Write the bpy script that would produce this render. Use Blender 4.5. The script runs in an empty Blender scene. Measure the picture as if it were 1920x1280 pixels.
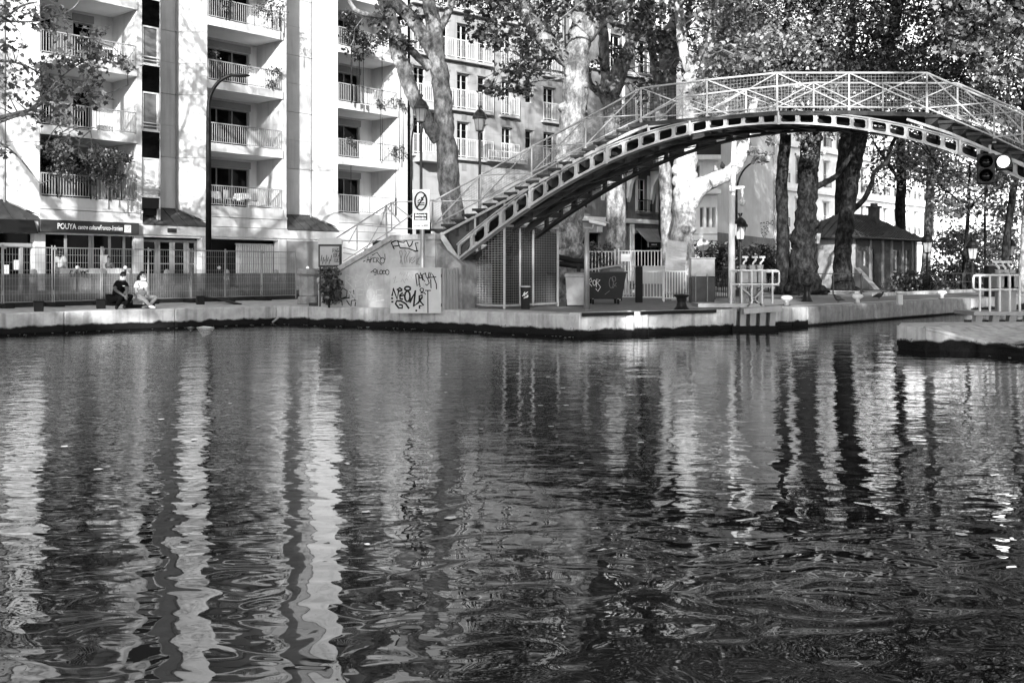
import bpy, math, random
import numpy as np
from mathutils import Vector, Matrix

random.seed(7)
rng = np.random.default_rng(11)
C = bpy.context.scene.collection
SC = bpy.context.scene

# ------------------------------------------------------------------ camera, world, sun, exposure
EYE, F, HY = 1.67, 1867.0, 507.0            # eye height above the water, focal length and horizon row of the 1920 px photograph
cd = bpy.data.cameras.new('camera'); cam = bpy.data.objects.new('camera', cd); C.objects.link(cam)
cam.location = (0, 0, EYE); cam.rotation_euler = (math.pi / 2, 0, 0)
cd.sensor_width = 36.0; cd.lens = 36.0 * F / 1920.0
cd.shift_y = -(640.0 - HY) / 1920.0
cd.clip_start = 0.1; cd.clip_end = 2000
SC.camera = cam
SUN_EL = math.radians(19); SUN_AZ = (-0.13, -0.99)
wd = bpy.data.worlds.new('World'); SC.world = wd; wd.use_nodes = True
nt = wd.node_tree; nt.nodes.clear()
wo = nt.nodes.new('ShaderNodeOutputWorld'); wb = nt.nodes.new('ShaderNodeBackground')
sk = nt.nodes.new('ShaderNodeTexSky'); sk.sky_type = 'NISHITA'; sk.sun_disc = False
sk.sun_elevation = SUN_EL; sk.sun_rotation = math.atan2(SUN_AZ[0], SUN_AZ[1])
bw = nt.nodes.new('ShaderNodeRGBToBW')      # the photograph is black and white
nt.links.new(sk.outputs[0], bw.inputs[0]); nt.links.new(bw.outputs[0], wb.inputs[0]); nt.links.new(wb.outputs[0], wo.inputs[0])
wb.inputs[1].default_value = 0.11
sl = bpy.data.lights.new('sun', 'SUN'); sl.energy = 2.6; sl.angle = math.radians(0.55); sl.color = (1, 1, 1)
so = bpy.data.objects.new('sun', sl); C.objects.link(so)
_a = Vector((SUN_AZ[0], SUN_AZ[1], 0)).normalized()
sdir = Vector((_a.x * math.cos(SUN_EL), _a.y * math.cos(SUN_EL), math.sin(SUN_EL)))
so.rotation_euler = (-sdir).to_track_quat('-Z', 'Y').to_euler(); so.location = sdir * 150
SC.view_settings.view_transform = 'Standard'; SC.view_settings.look = 'None'
SC.view_settings.exposure = 2.3; SC.view_settings.gamma = 1.0; SC.view_settings.use_curve_mapping = False
SC.render.engine = 'CYCLES'
SC.cycles.use_denoising = True
SC.cycles.max_bounces = 8; SC.cycles.transparent_max_bounces = 12; SC.cycles.diffuse_bounces = 3
SC.cycles.caustics_reflective = False; SC.cycles.caustics_refractive = False

# ------------------------------------------------------------------ places
QZ = 0.55                                    # quay level above the water
def P(x, y, z):                              # a point seen at photo pixel x, y at distance z
    return Vector(((x - 960) / F * z, z, EYE + (HY - y) * z / F))
def G(x, y, Z=QZ):                           # where pixel x, y meets the level Z
    z = (EYE - Z) * F / (y - HY)
    return Vector(((x - 960) / F * z, z, Z))
def XZ(x, z, Z=QZ): return Vector(((x - 960) / F * z, z, Z))

# ------------------------------------------------------------------ materials (all grey: the photograph has no colour)
MATS = {}
def mat(name, v, rough=0.8, var=0.15, scale=4.0, bump=0.0, bscale=None, metal=0.0, spec=0.18, streak=0.0):
    m = bpy.data.materials.new(name); m.use_nodes = True; t = m.node_tree; n = t.nodes; L = t.links
    b = n['Principled BSDF']; b.inputs['Roughness'].default_value = rough; b.inputs['Metallic'].default_value = metal
    b.inputs['Specular IOR Level'].default_value = spec
    b.inputs['Base Color'].default_value = (v, v, v, 1)
    if var or bump or streak:
        g = n.new('ShaderNodeNewGeometry')
        if var:
            no = n.new('ShaderNodeTexNoise'); no.inputs['Scale'].default_value = scale; no.inputs['Detail'].default_value = 6
            no.inputs['Roughness'].default_value = 0.65
            L.new(g.outputs['Position'], no.inputs['Vector'])
            r = n.new('ShaderNodeMapRange'); r.inputs[1].default_value = 0.28; r.inputs[2].default_value = 0.72
            r.inputs[3].default_value = v * (1 - var); r.inputs[4].default_value = min(v * (1 + var), .92)
            L.new(no.outputs[0], r.inputs[0]); out = r.outputs[0]
            if streak:
                mp = n.new('ShaderNodeMapping'); mp.inputs['Scale'].default_value = (3.2, 3.2, .22)
                L.new(g.outputs['Position'], mp.inputs[0])
                n2 = n.new('ShaderNodeTexNoise'); n2.inputs['Scale'].default_value = 1.6; n2.inputs['Detail'].default_value = 5
                L.new(mp.outputs[0], n2.inputs['Vector'])
                r2 = n.new('ShaderNodeMapRange'); r2.inputs[1].default_value = .5; r2.inputs[2].default_value = .75
                r2.inputs[3].default_value = 1; r2.inputs[4].default_value = 1 - streak
                L.new(n2.outputs[0], r2.inputs[0])
                mm = n.new('ShaderNodeMath'); mm.operation = 'MULTIPLY'; L.new(out, mm.inputs[0]); L.new(r2.outputs[0], mm.inputs[1]); out = mm.outputs[0]
            L.new(out, b.inputs['Base Color'])
        if bump:
            n3 = n.new('ShaderNodeTexNoise'); n3.inputs['Scale'].default_value = bscale or scale * 6; n3.inputs['Detail'].default_value = 4
            L.new(g.outputs['Position'], n3.inputs['Vector'])
            bp = n.new('ShaderNodeBump'); bp.inputs['Distance'].default_value = bump; bp.inputs['Strength'].default_value = 1
            L.new(n3.outputs[0], bp.inputs['Height']); L.new(bp.outputs[0], b.inputs['Normal'])
    MATS[name] = m
    return m

mat('render_white', .47, .85, .09, 1.2, .003, 40, streak=.20)
mat('render_panel', .42, .85, .13, .9, .004, 30, streak=.25)
mat('soffit', .70, .9, .05, 2)
mat('wall_buff', .25, .85, .14, 1.0, .003, 30, streak=.2)
mat('wall_cream', .52, .85, .08, 1.0, .003, 30, streak=.14)
mat('wall_stone', .17, .9, .22, 2.2, .012, 9, streak=.25)
mat('wall_pale', .80, .9, .1, 1.5, .006, 12, streak=.1)
mat('wall_gable', .56, .92, .10, .7, .004, 25, streak=.12)
mat('wall_brick', .05, .9, .3, 6, .01, 20)
mat('plaster', .30, .9, .15, 2, .004, 20, streak=.2)
mat('slate', .045, .6, .3, 5, .004, 12)
mat('zinc_roof', .05, .5, .3, 3, .004, 10, streak=.3)
mat('glass_dark', .002, .05, 0, spec=.09)
mat('glass_mid', .10, .12, .5, .8)
mat('curtain', .55, .9, .3, 3)
mat('frame_grey', .21, .6, .08, 6)
mat('frame_white', .50, .5, .05, 6)
mat('rail_grey', .26, .5, .1, 8)
mat('rail_dark', .012, .5, .1, 8)
mat('iron_light', .33, .5, .14, 9, .003, 40, streak=.18)
mat('iron_dark', .022, .55, .35, 6, .003, 30)  # shaded copy of the bridge iron, for its far side and underside
mat('paint_white', .52, .45, .05, 7)
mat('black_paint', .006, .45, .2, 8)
mat('rubber', .010, .8, .2, 8)
mat('galvanised', .22, .42, .14, 9, metal=.35)
mat('tread_concrete', .035, .9, .35, 6, .006, 30, streak=.35)
mat('stone_coping', .30, .9, .3, 5, .01, 20, streak=.35)
mat('stone_old', .20, .95, .35, 4, .02, 10, streak=.35)
mat('abutment_render', .36, .92, .24, 2.2, .006, 18, streak=.22)
mat('cabinet_grey', .42, .55, .08, 3, streak=.12)
mat('asphalt', .045, .9, .2, 8, .004, 60)
mat('asphalt_pale', .15, .92, .3, 3, .004, 50)
mat('pavement', .30, .9, .2, 3, .004, 40)
mat('spray_black', .005, .8, .2, 20)
mat('spray_grey', .16, .8, .3, 30)
mat('spray_white', .62, .8, .1, 20)
mat('spray_pale', .44, .8, .25, 14)
mat('print_white', .80, .6, 0)
mat('sign_grey', .03, .5, .1, 10)
mat('plastic_grey', .17, .5, .2, 5)
mat('plastic_dark', .018, .45, .2, 5)
mat('cloth_black', .004, .95, .2, 12, spec=.05)
mat('cloth_white', .78, .9, .06, 15, .004, 40)
mat('cloth_mid', .12, .9, .2, 12)
mat('skin_dark', .06, .6, .1, 8)
mat('skin_mid', .34, .6, .08, 8)
mat('hair_black', .004, .5, .3, 20)
mat('moss', .006, .95, .5, 12)
mat('wood_slat', .40, .8, .2, 6, streak=.3)
mat('lamp_glass', .30, .25, .1, 10)
mat('soil', .06, .95, .3, 6, .02, 12)
mat('wire_grey', .20, .5, .1, 8)
mat('steel_dark', .05, .4, .3, 5, metal=.5)
mat('brushed_panel', .20, .3, .35, 2.5, metal=.6)
mat('tarp_solid', .20, .9, .1, 4)

def bark(name, lo, hi, scale, thr=.5):
    m = bpy.data.materials.new(name); m.use_nodes = True; t = m.node_tree; n = t.nodes; L = t.links
    b = n['Principled BSDF']; b.inputs['Roughness'].default_value = .9; b.inputs['Specular IOR Level'].default_value = .04
    g = n.new('ShaderNodeNewGeometry'); mp = n.new('ShaderNodeMapping'); mp.inputs['Scale'].default_value = (1, 1, .55)
    L.new(g.outputs['Position'], mp.inputs[0])
    a = n.new('ShaderNodeTexNoise'); a.inputs['Scale'].default_value = scale; a.inputs['Detail'].default_value = 8; a.inputs['Roughness'].default_value = .7
    L.new(mp.outputs[0], a.inputs['Vector'])
    r = n.new('ShaderNodeValToRGB'); e = r.color_ramp.elements
    e[0].position = thr - .12; e[0].color = (lo, lo, lo, 1); e[1].position = thr + .13; e[1].color = (hi, hi, hi, 1)
    x = r.color_ramp.elements.new(thr); md = (lo + hi) * .42; x.color = (md, md, md, 1)
    L.new(a.outputs[0], r.inputs[0]); L.new(r.outputs[0], b.inputs['Base Color'])
    n3 = n.new('ShaderNodeTexNoise'); n3.inputs['Scale'].default_value = scale * 3.5; n3.inputs['Detail'].default_value = 5
    L.new(mp.outputs[0], n3.inputs['Vector'])
    bp = n.new('ShaderNodeBump'); bp.inputs['Distance'].default_value = .05
    L.new(n3.outputs[0], bp.inputs['Height']); L.new(bp.outputs[0], b.inputs['Normal'])
    MATS[name] = m
bark('bark_plane', .07, .34, 5.0, .50)
bark('bark_pale', .14, .52, 5.0, .47)
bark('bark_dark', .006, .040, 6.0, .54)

def leafmat(name, lo, hi, tr=.35):  # separate leaf tones carry lit and shaded foliage in their colour
    m = bpy.data.materials.new(name); m.use_nodes = True; t = m.node_tree; n = t.nodes; L = t.links
    n.remove(n['Principled BSDF']); out = n['Material Output']
    d = n.new('ShaderNodeBsdfDiffuse'); tl = n.new('ShaderNodeBsdfTranslucent'); gl = n.new('ShaderNodeBsdfGlossy'); gl.inputs['Roughness'].default_value = .45
    g = n.new('ShaderNodeNewGeometry')
    r = n.new('ShaderNodeMapRange'); r.inputs[3].default_value = lo; r.inputs[4].default_value = hi
    pw = n.new('ShaderNodeMath'); pw.operation = 'POWER'; pw.inputs[1].default_value = 1.8; L.new(g.outputs['Random Per Island'], pw.inputs[0]); L.new(pw.outputs[0], r.inputs[0])  # most leaves dark, a few bright: sun sparkle put into leaf colour
    for k in (d, tl): L.new(r.outputs[0], k.inputs[0])
    gl.inputs[0].default_value = (.7, .7, .7, 1)
    m1 = n.new('ShaderNodeMixShader'); m1.inputs[0].default_value = tr; L.new(d.outputs[0], m1.inputs[1]); L.new(tl.outputs[0], m1.inputs[2])
    m2 = n.new('ShaderNodeMixShader'); m2.inputs[0].default_value = .06; L.new(m1.outputs[0], m2.inputs[1]); L.new(gl.outputs[0], m2.inputs[2])
    L.new(m2.outputs[0], out.inputs[0]); MATS[name] = m
leafmat('leaf_light', .05, .46, .42)
leafmat('leaf_mid', .014, .20, .4)
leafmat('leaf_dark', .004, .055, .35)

def quay_mat(name, hi, lo, top):              # concrete above, black algae below an uneven tide line
    m = mat(name, hi, .92, .28, 3, .012, 14, streak=.5); t = m.node_tree; n = t.nodes; L = t.links; b = n['Principled BSDF']
    src = b.inputs['Base Color'].links[0].from_socket
    g = n.new('ShaderNodeNewGeometry'); sp = n.new('ShaderNodeSeparateXYZ'); L.new(g.outputs['Position'], sp.inputs[0])
    no = n.new('ShaderNodeTexNoise'); no.inputs['Scale'].default_value = 2.4; no.inputs['Detail'].default_value = 6; L.new(g.outputs['Position'], no.inputs['Vector'])
    ad = n.new('ShaderNodeMath'); ad.operation = 'MULTIPLY_ADD'; L.new(no.outputs[0], ad.inputs[0]); ad.inputs[1].default_value = .22; L.new(sp.outputs[2], ad.inputs[2])
    r = n.new('ShaderNodeMapRange'); r.inputs[1].default_value = top + .075; r.inputs[2].default_value = top + .125; L.new(ad.outputs[0], r.inputs[0])
    mx = n.new('ShaderNodeMix'); mx.data_type = 'RGBA'; L.new(r.outputs[0], mx.inputs[0]); mx.inputs[6].default_value = (lo, lo, lo, 1); L.new(src, mx.inputs[7])
    L.new(mx.outputs[2], b.inputs['Base Color'])
quay_mat('quay_concrete', .36, .006, .215)
quay_mat('quay_stone_white', .46, .006, .20)

m = bpy.data.materials.new('water'); m.use_nodes = True; t = m.node_tree; n = t.nodes; L = t.links
b = n['Principled BSDF']; b.inputs['Base Color'].default_value = (.008, .008, .008, 1); b.inputs['Roughness'].default_value = .015
b.inputs['IOR'].default_value = 1.40
g = n.new('ShaderNodeNewGeometry')
def wnoise(sc, sx, sy, rot, det, amp, dist=0.0):
    mp = n.new('ShaderNodeMapping'); mp.inputs['Scale'].default_value = (sx, sy, 1); mp.inputs['Rotation'].default_value = (0, 0, rot)
    L.new(g.outputs['Position'], mp.inputs[0])
    a = n.new('ShaderNodeTexNoise'); a.inputs['Scale'].default_value = sc; a.inputs['Detail'].default_value = det; a.inputs['Distortion'].default_value = dist
    a.inputs['Roughness'].default_value = .45
    L.new(mp.outputs[0], a.inputs['Vector'])
    k = n.new('ShaderNodeMath'); k.operation = 'MULTIPLY'; k.inputs[1].default_value = amp; L.new(a.outputs[0], k.inputs[0]); return k.outputs[0]
def calm(a, b_, lo, hi, ax=1):                     # the breeze only ruffles the water away from the near bank
    sp = n.new('ShaderNodeSeparateXYZ'); L.new(g.outputs['Position'], sp.inputs[0])
    r = n.new('ShaderNodeMapRange'); r.interpolation_type = 'SMOOTHSTEP'
    for i, v in enumerate((a, b_, lo, hi)): r.inputs[i + 1].default_value = v
    L.new(sp.outputs[ax], r.inputs[0]); return r.outputs[0]
def times(a, b_):
    k = n.new('ShaderNodeMath'); k.operation = 'MULTIPLY'; L.new(a, k.inputs[0]); L.new(b_, k.inputs[1]); return k.outputs[0]
hs = [wnoise(.9, 1.0, 1.3, .25, 1.0, .014, .3), times(wnoise(2.9, .8, 1.2, -.15, .6, .010, .9), calm(5, 11, 1.0, .55)), times(times(wnoise(10.0, .6, 1.5, .2, 1.5, .0060), calm(5.0, 11, .05, 1.0)), calm(-5, 4, 1.0, .42, 0))]
acc = hs[0]
for h in hs[1:]:
    k = n.new('ShaderNodeMath'); k.operation = 'ADD'; L.new(acc, k.inputs[0]); L.new(h, k.inputs[1]); acc = k.outputs[0]
bp = n.new('ShaderNodeBump'); bp.inputs['Distance'].default_value = 1.0; bp.inputs['Strength'].default_value = 1.0
L.new(acc, bp.inputs['Height']); L.new(bp.outputs[0], b.inputs['Normal']); MATS['water'] = m

m = bpy.data.materials.new('debris_netting'); m.use_nodes = True; t = m.node_tree; n = t.nodes; L = t.links
b = n['Principled BSDF']; b.inputs['Base Color'].default_value = (.075, .075, .075, 1); b.inputs['Roughness'].default_value = .9
tr = n.new('ShaderNodeBsdfTransparent'); mx = n.new('ShaderNodeMixShader'); mx.inputs[0].default_value = .80
L.new(tr.outputs[0], mx.inputs[1]); L.new(b.outputs[0], mx.inputs[2]); L.new(mx.outputs[0], n['Material Output'].inputs[0]); MATS['debris_netting'] = m
m = bpy.data.materials.new('signal_light'); m.use_nodes = True; b = m.node_tree.nodes['Principled BSDF']
b.inputs['Base Color'].default_value = (.9, .9, .9, 1); b.inputs['Emission Color'].default_value = (1, 1, 1, 1); b.inputs['Emission Strength'].default_value = 1.1; MATS['signal_light'] = m

# ------------------------------------------------------------------ mesh helpers
class MB:
    def __init__(s): s.v = []; s.f = []
    def add(s, vs, fs):
        o = len(s.v); s.v += [Vector(p) for p in vs]; s.f += [tuple(i + o for i in q) for q in fs]; return s
    def box(s, x0, x1, y0, y1, z0, z1):
        return s.add([(x0, y0, z0), (x1, y0, z0), (x1, y1, z0), (x0, y1, z0), (x0, y0, z1), (x1, y0, z1), (x1, y1, z1), (x0, y1, z1)],
                     [(0, 3, 2, 1), (4, 5, 6, 7), (0, 1, 5, 4), (1, 2, 6, 5), (2, 3, 7, 6), (3, 0, 4, 7)])
    def bbox(s, x0, x1, y0, y1, z0, z1, c=.02):   # box with chamfered edges
        X = (x0, x1); Y = (y0, y1); Z = (z0, z1); vs = []; id = {}
        for i in (0, 1):
            for j in (0, 1):
                for k in (0, 1):
                    for a in range(3):
                        p = [X[i] + (c, -c)[i], Y[j] + (c, -c)[j], Z[k] + (c, -c)[k]]
                        p[a] = (X[i], Y[j], Z[k])[a]; id[i, j, k, a] = len(vs); vs.append(p)
        fs = []
        for e in (0, 1):
            q = [(0, 0), (1, 0), (1, 1), (0, 1)]
            fx = [id[e, u, w, 0] for u, w in q]; fy = [id[u, e, w, 1] for u, w in q]; fz = [id[u, w, e, 2] for u, w in q]
            fs += [tuple(fx if e else fx[::-1]), tuple(fy[::-1] if e else fy), tuple(fz if e else fz[::-1])]
        for j in (0, 1):
            for k in (0, 1):
                fs.append((id[0, j, k, 1], id[1, j, k, 1], id[1, j, k, 2], id[0, j, k, 2]))
                fs.append((id[j, 0, k, 0], id[j, 1, k, 0], id[j, 1, k, 2], id[j, 0, k, 2]))
                fs.append((id[j, k, 0, 0], id[j, k, 1, 0], id[j, k, 1, 1], id[j, k, 0, 1]))
                for i in (0, 1): fs.append((id[i, j, k, 0], id[i, j, k, 1], id[i, j, k, 2]))
        return s.add(vs, fs)
    def beam(s, a, b, w, h=None, up=(0, 0, 1)):   # rectangular bar from a to b
        a = Vector(a); b = Vector(b); h = h or w; d = (b - a).normalized(); u = Vector(up)
        if abs(d.dot(u)) > .98: u = Vector((0, 1, 0))
        r = d.cross(u).normalized() * w / 2; u = r.cross(d).normalized() * h / 2
        vs = [p + q for p in (a, b) for q in (-r - u, r - u, r + u, -r + u)]
        return s.add(vs, [(3, 2, 1, 0), (4, 5, 6, 7), (0, 1, 5, 4), (1, 2, 6, 5), (2, 3, 7, 6), (3, 0, 4, 7)])
    def tube(s, pts, rad, k=8, cap=True, jit=0.0):
        pts = [Vector(p) for p in pts]; m = len(pts); R = rad if hasattr(rad, '__len__') else [rad] * m
        vs = []; ref = None
        for i, p in enumerate(pts):
            d = (pts[min(i + 1, m - 1)] - pts[max(i - 1, 0)]).normalized()
            if ref is None: ref = Vector((1, 0, 0)) if abs(d.x) < .8 else Vector((0, 1, 0))
            r = (ref - d * ref.dot(d)).normalized(); ref = r; u = d.cross(r)
            for j in range(k):
                a = 2 * math.pi * j / k; q = R[i] * (1 + (random.uniform(-jit, jit) if jit else 0))
                vs.append(p + (r * math.cos(a) + u * math.sin(a)) * q)
        fs = [(i * k + j, i * k + (j + 1) % k, (i + 1) * k + (j + 1) % k, (i + 1) * k + j) for i in range(m - 1) for j in range(k)]
        if cap: fs += [tuple(range(k))[::-1], tuple((m - 1) * k + j for j in range(k))]
        return s.add(vs, fs)
    def lathe(s, prof, c=(0, 0, 0), k=12, rot=0.0):   # prof: (radius, height) list
        c = Vector(c); vs = []; m = len(prof)
        for r, z in prof:
            for j in range(k):
                a = rot + 2 * math.pi * j / k; vs.append(c + Vector((r * math.cos(a), r * math.sin(a), z)))
        fs = [(i * k + j, i * k + (j + 1) % k, (i + 1) * k + (j + 1) % k, (i + 1) * k + j) for i in range(m - 1) for j in range(k)]
        fs += [tuple(range(k))[::-1], tuple((m - 1) * k + j for j in range(k))]
        return s.add(vs, fs)
    def prism(s, poly, off):                          # poly: 3d loop, extruded by off
        poly = [Vector(p) for p in poly]; m = len(poly); off = Vector(off)
        fs = [tuple(range(m))[::-1], tuple(range(m, 2 * m))] + [(i, (i + 1) % m, m + (i + 1) % m, m + i) for i in range(m)]
        return s.add(poly + [p + off for p in poly], fs)
    def ball(s, c, r, k=10, sq=(1, 1, 1)):
        c = Vector(c); n2 = k // 2 + 1; vs = []
        for i in range(n2 + 1):
            t = math.pi * i / n2
            for j in range(k):
                a = 2 * math.pi * j / k; vs.append(c + Vector((r * sq[0] * math.sin(t) * math.cos(a), r * sq[1] * math.sin(t) * math.sin(a), r * sq[2] * math.cos(t))))
        return s.add(vs, [(i * k + j, (i + 1) * k + j, (i + 1) * k + (j + 1) % k, i * k + (j + 1) % k) for i in range(n2) for j in range(k)])
    def mesh(s, name, smooth=False):
        me = bpy.data.meshes.new(name); me.from_pydata([tuple(p) for p in s.v], [], s.f); me.update()
        if smooth: me.polygons.foreach_set('use_smooth', [True] * len(me.polygons))
        return me
    def build(s, name, mt, parent=None, smooth=False, world=False, label=None, kind=None):
        if world and parent is not None:
            inv = wmat(parent).inverted(); s.v = [inv @ p for p in s.v]
        me = s.mesh(name, smooth); return link(name, me, mt, parent, label=label, kind=kind)

def wmat(o):
    mtx = o.matrix_basis.copy()
    while o.parent: o = o.parent; mtx = o.matrix_basis @ mtx
    return mtx
def link(name, me, mt=None, parent=None, loc=None, rot=None, scale=None, label=None, kind=None):
    o = bpy.data.objects.new(name, me); C.objects.link(o)
    if mt and not me.materials: me.materials.append(MATS[mt])
    if parent: o.parent = parent
    if loc is not None: o.location = loc
    if rot is not None: o.rotation_euler = rot
    if scale is not None: o.scale = scale
    if label: o['label'] = label
    if kind: o['kind'] = kind
    return o
def tag(o, label, cat, group=None, kind=None):
    o['label'] = label; o['category'] = cat
    if group: o['group'] = group
    if kind: o['kind'] = kind
    return o
def thing(name, label, cat, loc=(0, 0, 0), rz=0.0, group=None):
    o = bpy.data.objects.new(name, None); C.objects.link(o); o.empty_display_size = .2
    o.location = loc; o.rotation_euler = (0, 0, rz); return tag(o, label, cat, group)
def copy_tree(o, parent=None):
    c = o.copy(); C.objects.link(c); c.parent = parent
    for ch in list(o.children): copy_tree(ch, c)
    return c
def text_mesh(body, size, shear=0.0, bold=0.0):
    cu = bpy.data.curves.new('t', 'FONT'); cu.body = body; cu.size = size; cu.shear = shear; cu.offset = bold; cu.align_x = 'CENTER'; cu.align_y = 'CENTER'
    cu.resolution_u = 3; o = bpy.data.objects.new('t', cu); C.objects.link(o)
    bpy.context.view_layer.update()
    me = bpy.data.meshes.new_from_object(o.evaluated_get(bpy.context.evaluated_depsgraph_get()))
    bpy.data.objects.remove(o); me.name = 'lettering'; return me
def letters(body, size, mt, parent, loc, rot, shear=0.0, name='lettering', sx=1.0, bold=0.0):
    me = text_mesh(body, size, shear, bold); me.materials.clear(); return link(name, me, mt, parent, loc=loc, rot=rot, scale=(sx, 1, 1))
def on_plane(x, y, P0, N, off=.006):           # pixel ray meets a plane
    o = Vector((0, 0, EYE)); d = Vector(((x - 960) / F, 1, (HY - y) / F)); N = Vector(N).normalized()
    p = o + d * ((Vector(P0) - o).dot(N) / d.dot(N)); return p + N * off
def strokes(name, lines, wpx, P0, N, mt, parent, tr=None):
    mb = MB(); N = Vector(N).normalized(); e = .006
    for ln in lines:
        pts = [on_plane(*(tr(p) if tr else p), P0, N, e) for p in ln]; e += .0006
        if len(pts) < 2: continue
        sc = (pts[0] - Vector((0, 0, EYE))).y / F; vs = []; m2 = len(pts)
        for i, p in enumerate(pts):
            d = (pts[min(i + 1, m2 - 1)] - pts[max(i - 1, 0)])
            if d.length < 1e-6: d = Vector((1, 0, 0))
            q = d.cross(N).normalized() * wpx * sc / 2; vs += [p - q, p + q]
        mb.add(vs, [(2 * i, 2 * i + 1, 2 * i + 3, 2 * i + 2) for i in range(m2 - 1)])
    return mb.build(name, mt, parent, world=True)
def ell(cx, cy, rx, ry, a0=0, a1=360, n=10):
    return [(cx + rx * math.cos(math.radians(a0 + (a1 - a0) * i / n)), cy + ry * math.sin(math.radians(a0 + (a1 - a0) * i / n))) for i in range(n + 1)]

def wall_grid(s0, s1, z0, z1, holes, depth, y=0.0):   # wall facing local -y with real openings (s0, s1, z0, z1) and reveals
    xs = sorted({s0, s1, *[h[0] for h in holes], *[h[1] for h in holes]}); zs = sorted({z0, z1, *[h[2] for h in holes], *[h[3] for h in holes]})
    xs = [x for x in xs if s0 <= x <= s1]; zs = [z for z in zs if z0 <= z <= z1]
    def op(i, j):
        if i < 0 or j < 0 or i >= len(xs) - 1 or j >= len(zs) - 1: return False
        cx = (xs[i] + xs[i + 1]) / 2; cz = (zs[j] + zs[j + 1]) / 2
        return any(h[0] < cx < h[1] and h[2] < cz < h[3] for h in holes)
    mb = MB()
    for i in range(len(xs) - 1):
        for j in range(len(zs) - 1):
            a, b_, c, d = xs[i], xs[i + 1], zs[j], zs[j + 1]
            if op(i, j):
                if not op(i - 1, j): mb.add([(a, y, c), (a, y, d), (a, y + depth, d), (a, y + depth, c)], [(3, 2, 1, 0)])
                if not op(i + 1, j): mb.add([(b_, y, c), (b_, y, d), (b_, y + depth, d), (b_, y + depth, c)], [(0, 1, 2, 3)])
                if not op(i, j - 1): mb.add([(a, y, c), (b_, y, c), (b_, y + depth, c), (a, y + depth, c)], [(0, 1, 2, 3)])
                if not op(i, j + 1): mb.add([(a, y, d), (b_, y, d), (b_, y + depth, d), (a, y + depth, d)], [(3, 2, 1, 0)])
            else: mb.add([(a, y, c), (b_, y, c), (b_, y, d), (a, y, d)], [(0, 1, 2, 3)])
    return mb
_wcache = {}
def window(parent, s0, s1, z0, z1, y, sashes=2, fm='frame_white', gm='glass_dark', fw=.07, bar=0):
    """window frame with a pane behind it, sharing meshes by size; local coordinates of parent"""
    key = (round(s1 - s0, 2), round(z1 - z0, 2), sashes, fm, gm, fw, bar)
    w = s1 - s0; h = z1 - z0
    if key not in _wcache:
        a = MB(); a.box(0, w, 0, .08, 0, fw); a.box(0, w, 0, .08, h - fw, h)
        for i in range(sashes + 1):
            x = (w - fw) * i / sashes; a.box(x, x + fw, .002, .078, fw, h - fw)
        for i in range(bar): a.box(fw, w - fw, .02, .06, h * (i + 1) / (bar + 1) - .02, h * (i + 1) / (bar + 1) + .02)
        p = MB().box(.01, w - .01, .05, .06, .01, h - .01)
        _wcache[key] = (a.mesh('window'), p.mesh('pane'))
    o = link('window', _wcache[key][0], fm, parent, loc=(s0, y, z0)); link('pane', _wcache[key][1], gm, o); return o
_bcache = {}
def railing(parent, s0, s1, z, h=1.0, y=0.0, step=.125, mt='rail_grey', single=True, name='railing', bw_=.022):
    w = s1 - s0; a = MB(); a.box(0, w, -.03, .03, h - .05, h); a.box(0, w, -.02, .02, .06, .10)
    nb = max(2, int(w / step))
    for x in (0.0, w - .04): a.box(x, x + .04, -.022, .022, 0, h - .05)
    if not single:
        for i in range(1, nb): a.box(w * i / nb - bw_ / 2, w * i / nb + bw_ / 2, -.011, .011, .10, h - .05)
    o = a.build(name, mt, parent); o.location = (s0, y, z)
    if single:
        key = (round(h, 2), mt)
        if key not in _bcache: _bcache[key] = MB().box(-bw_ / 2, bw_ / 2, -.011, .011, .10, h - .05).mesh('baluster')
        for i in range(1, nb): link('baluster', _bcache[key], mt, o, loc=(w * i / nb, 0, 0))
    return o

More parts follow.
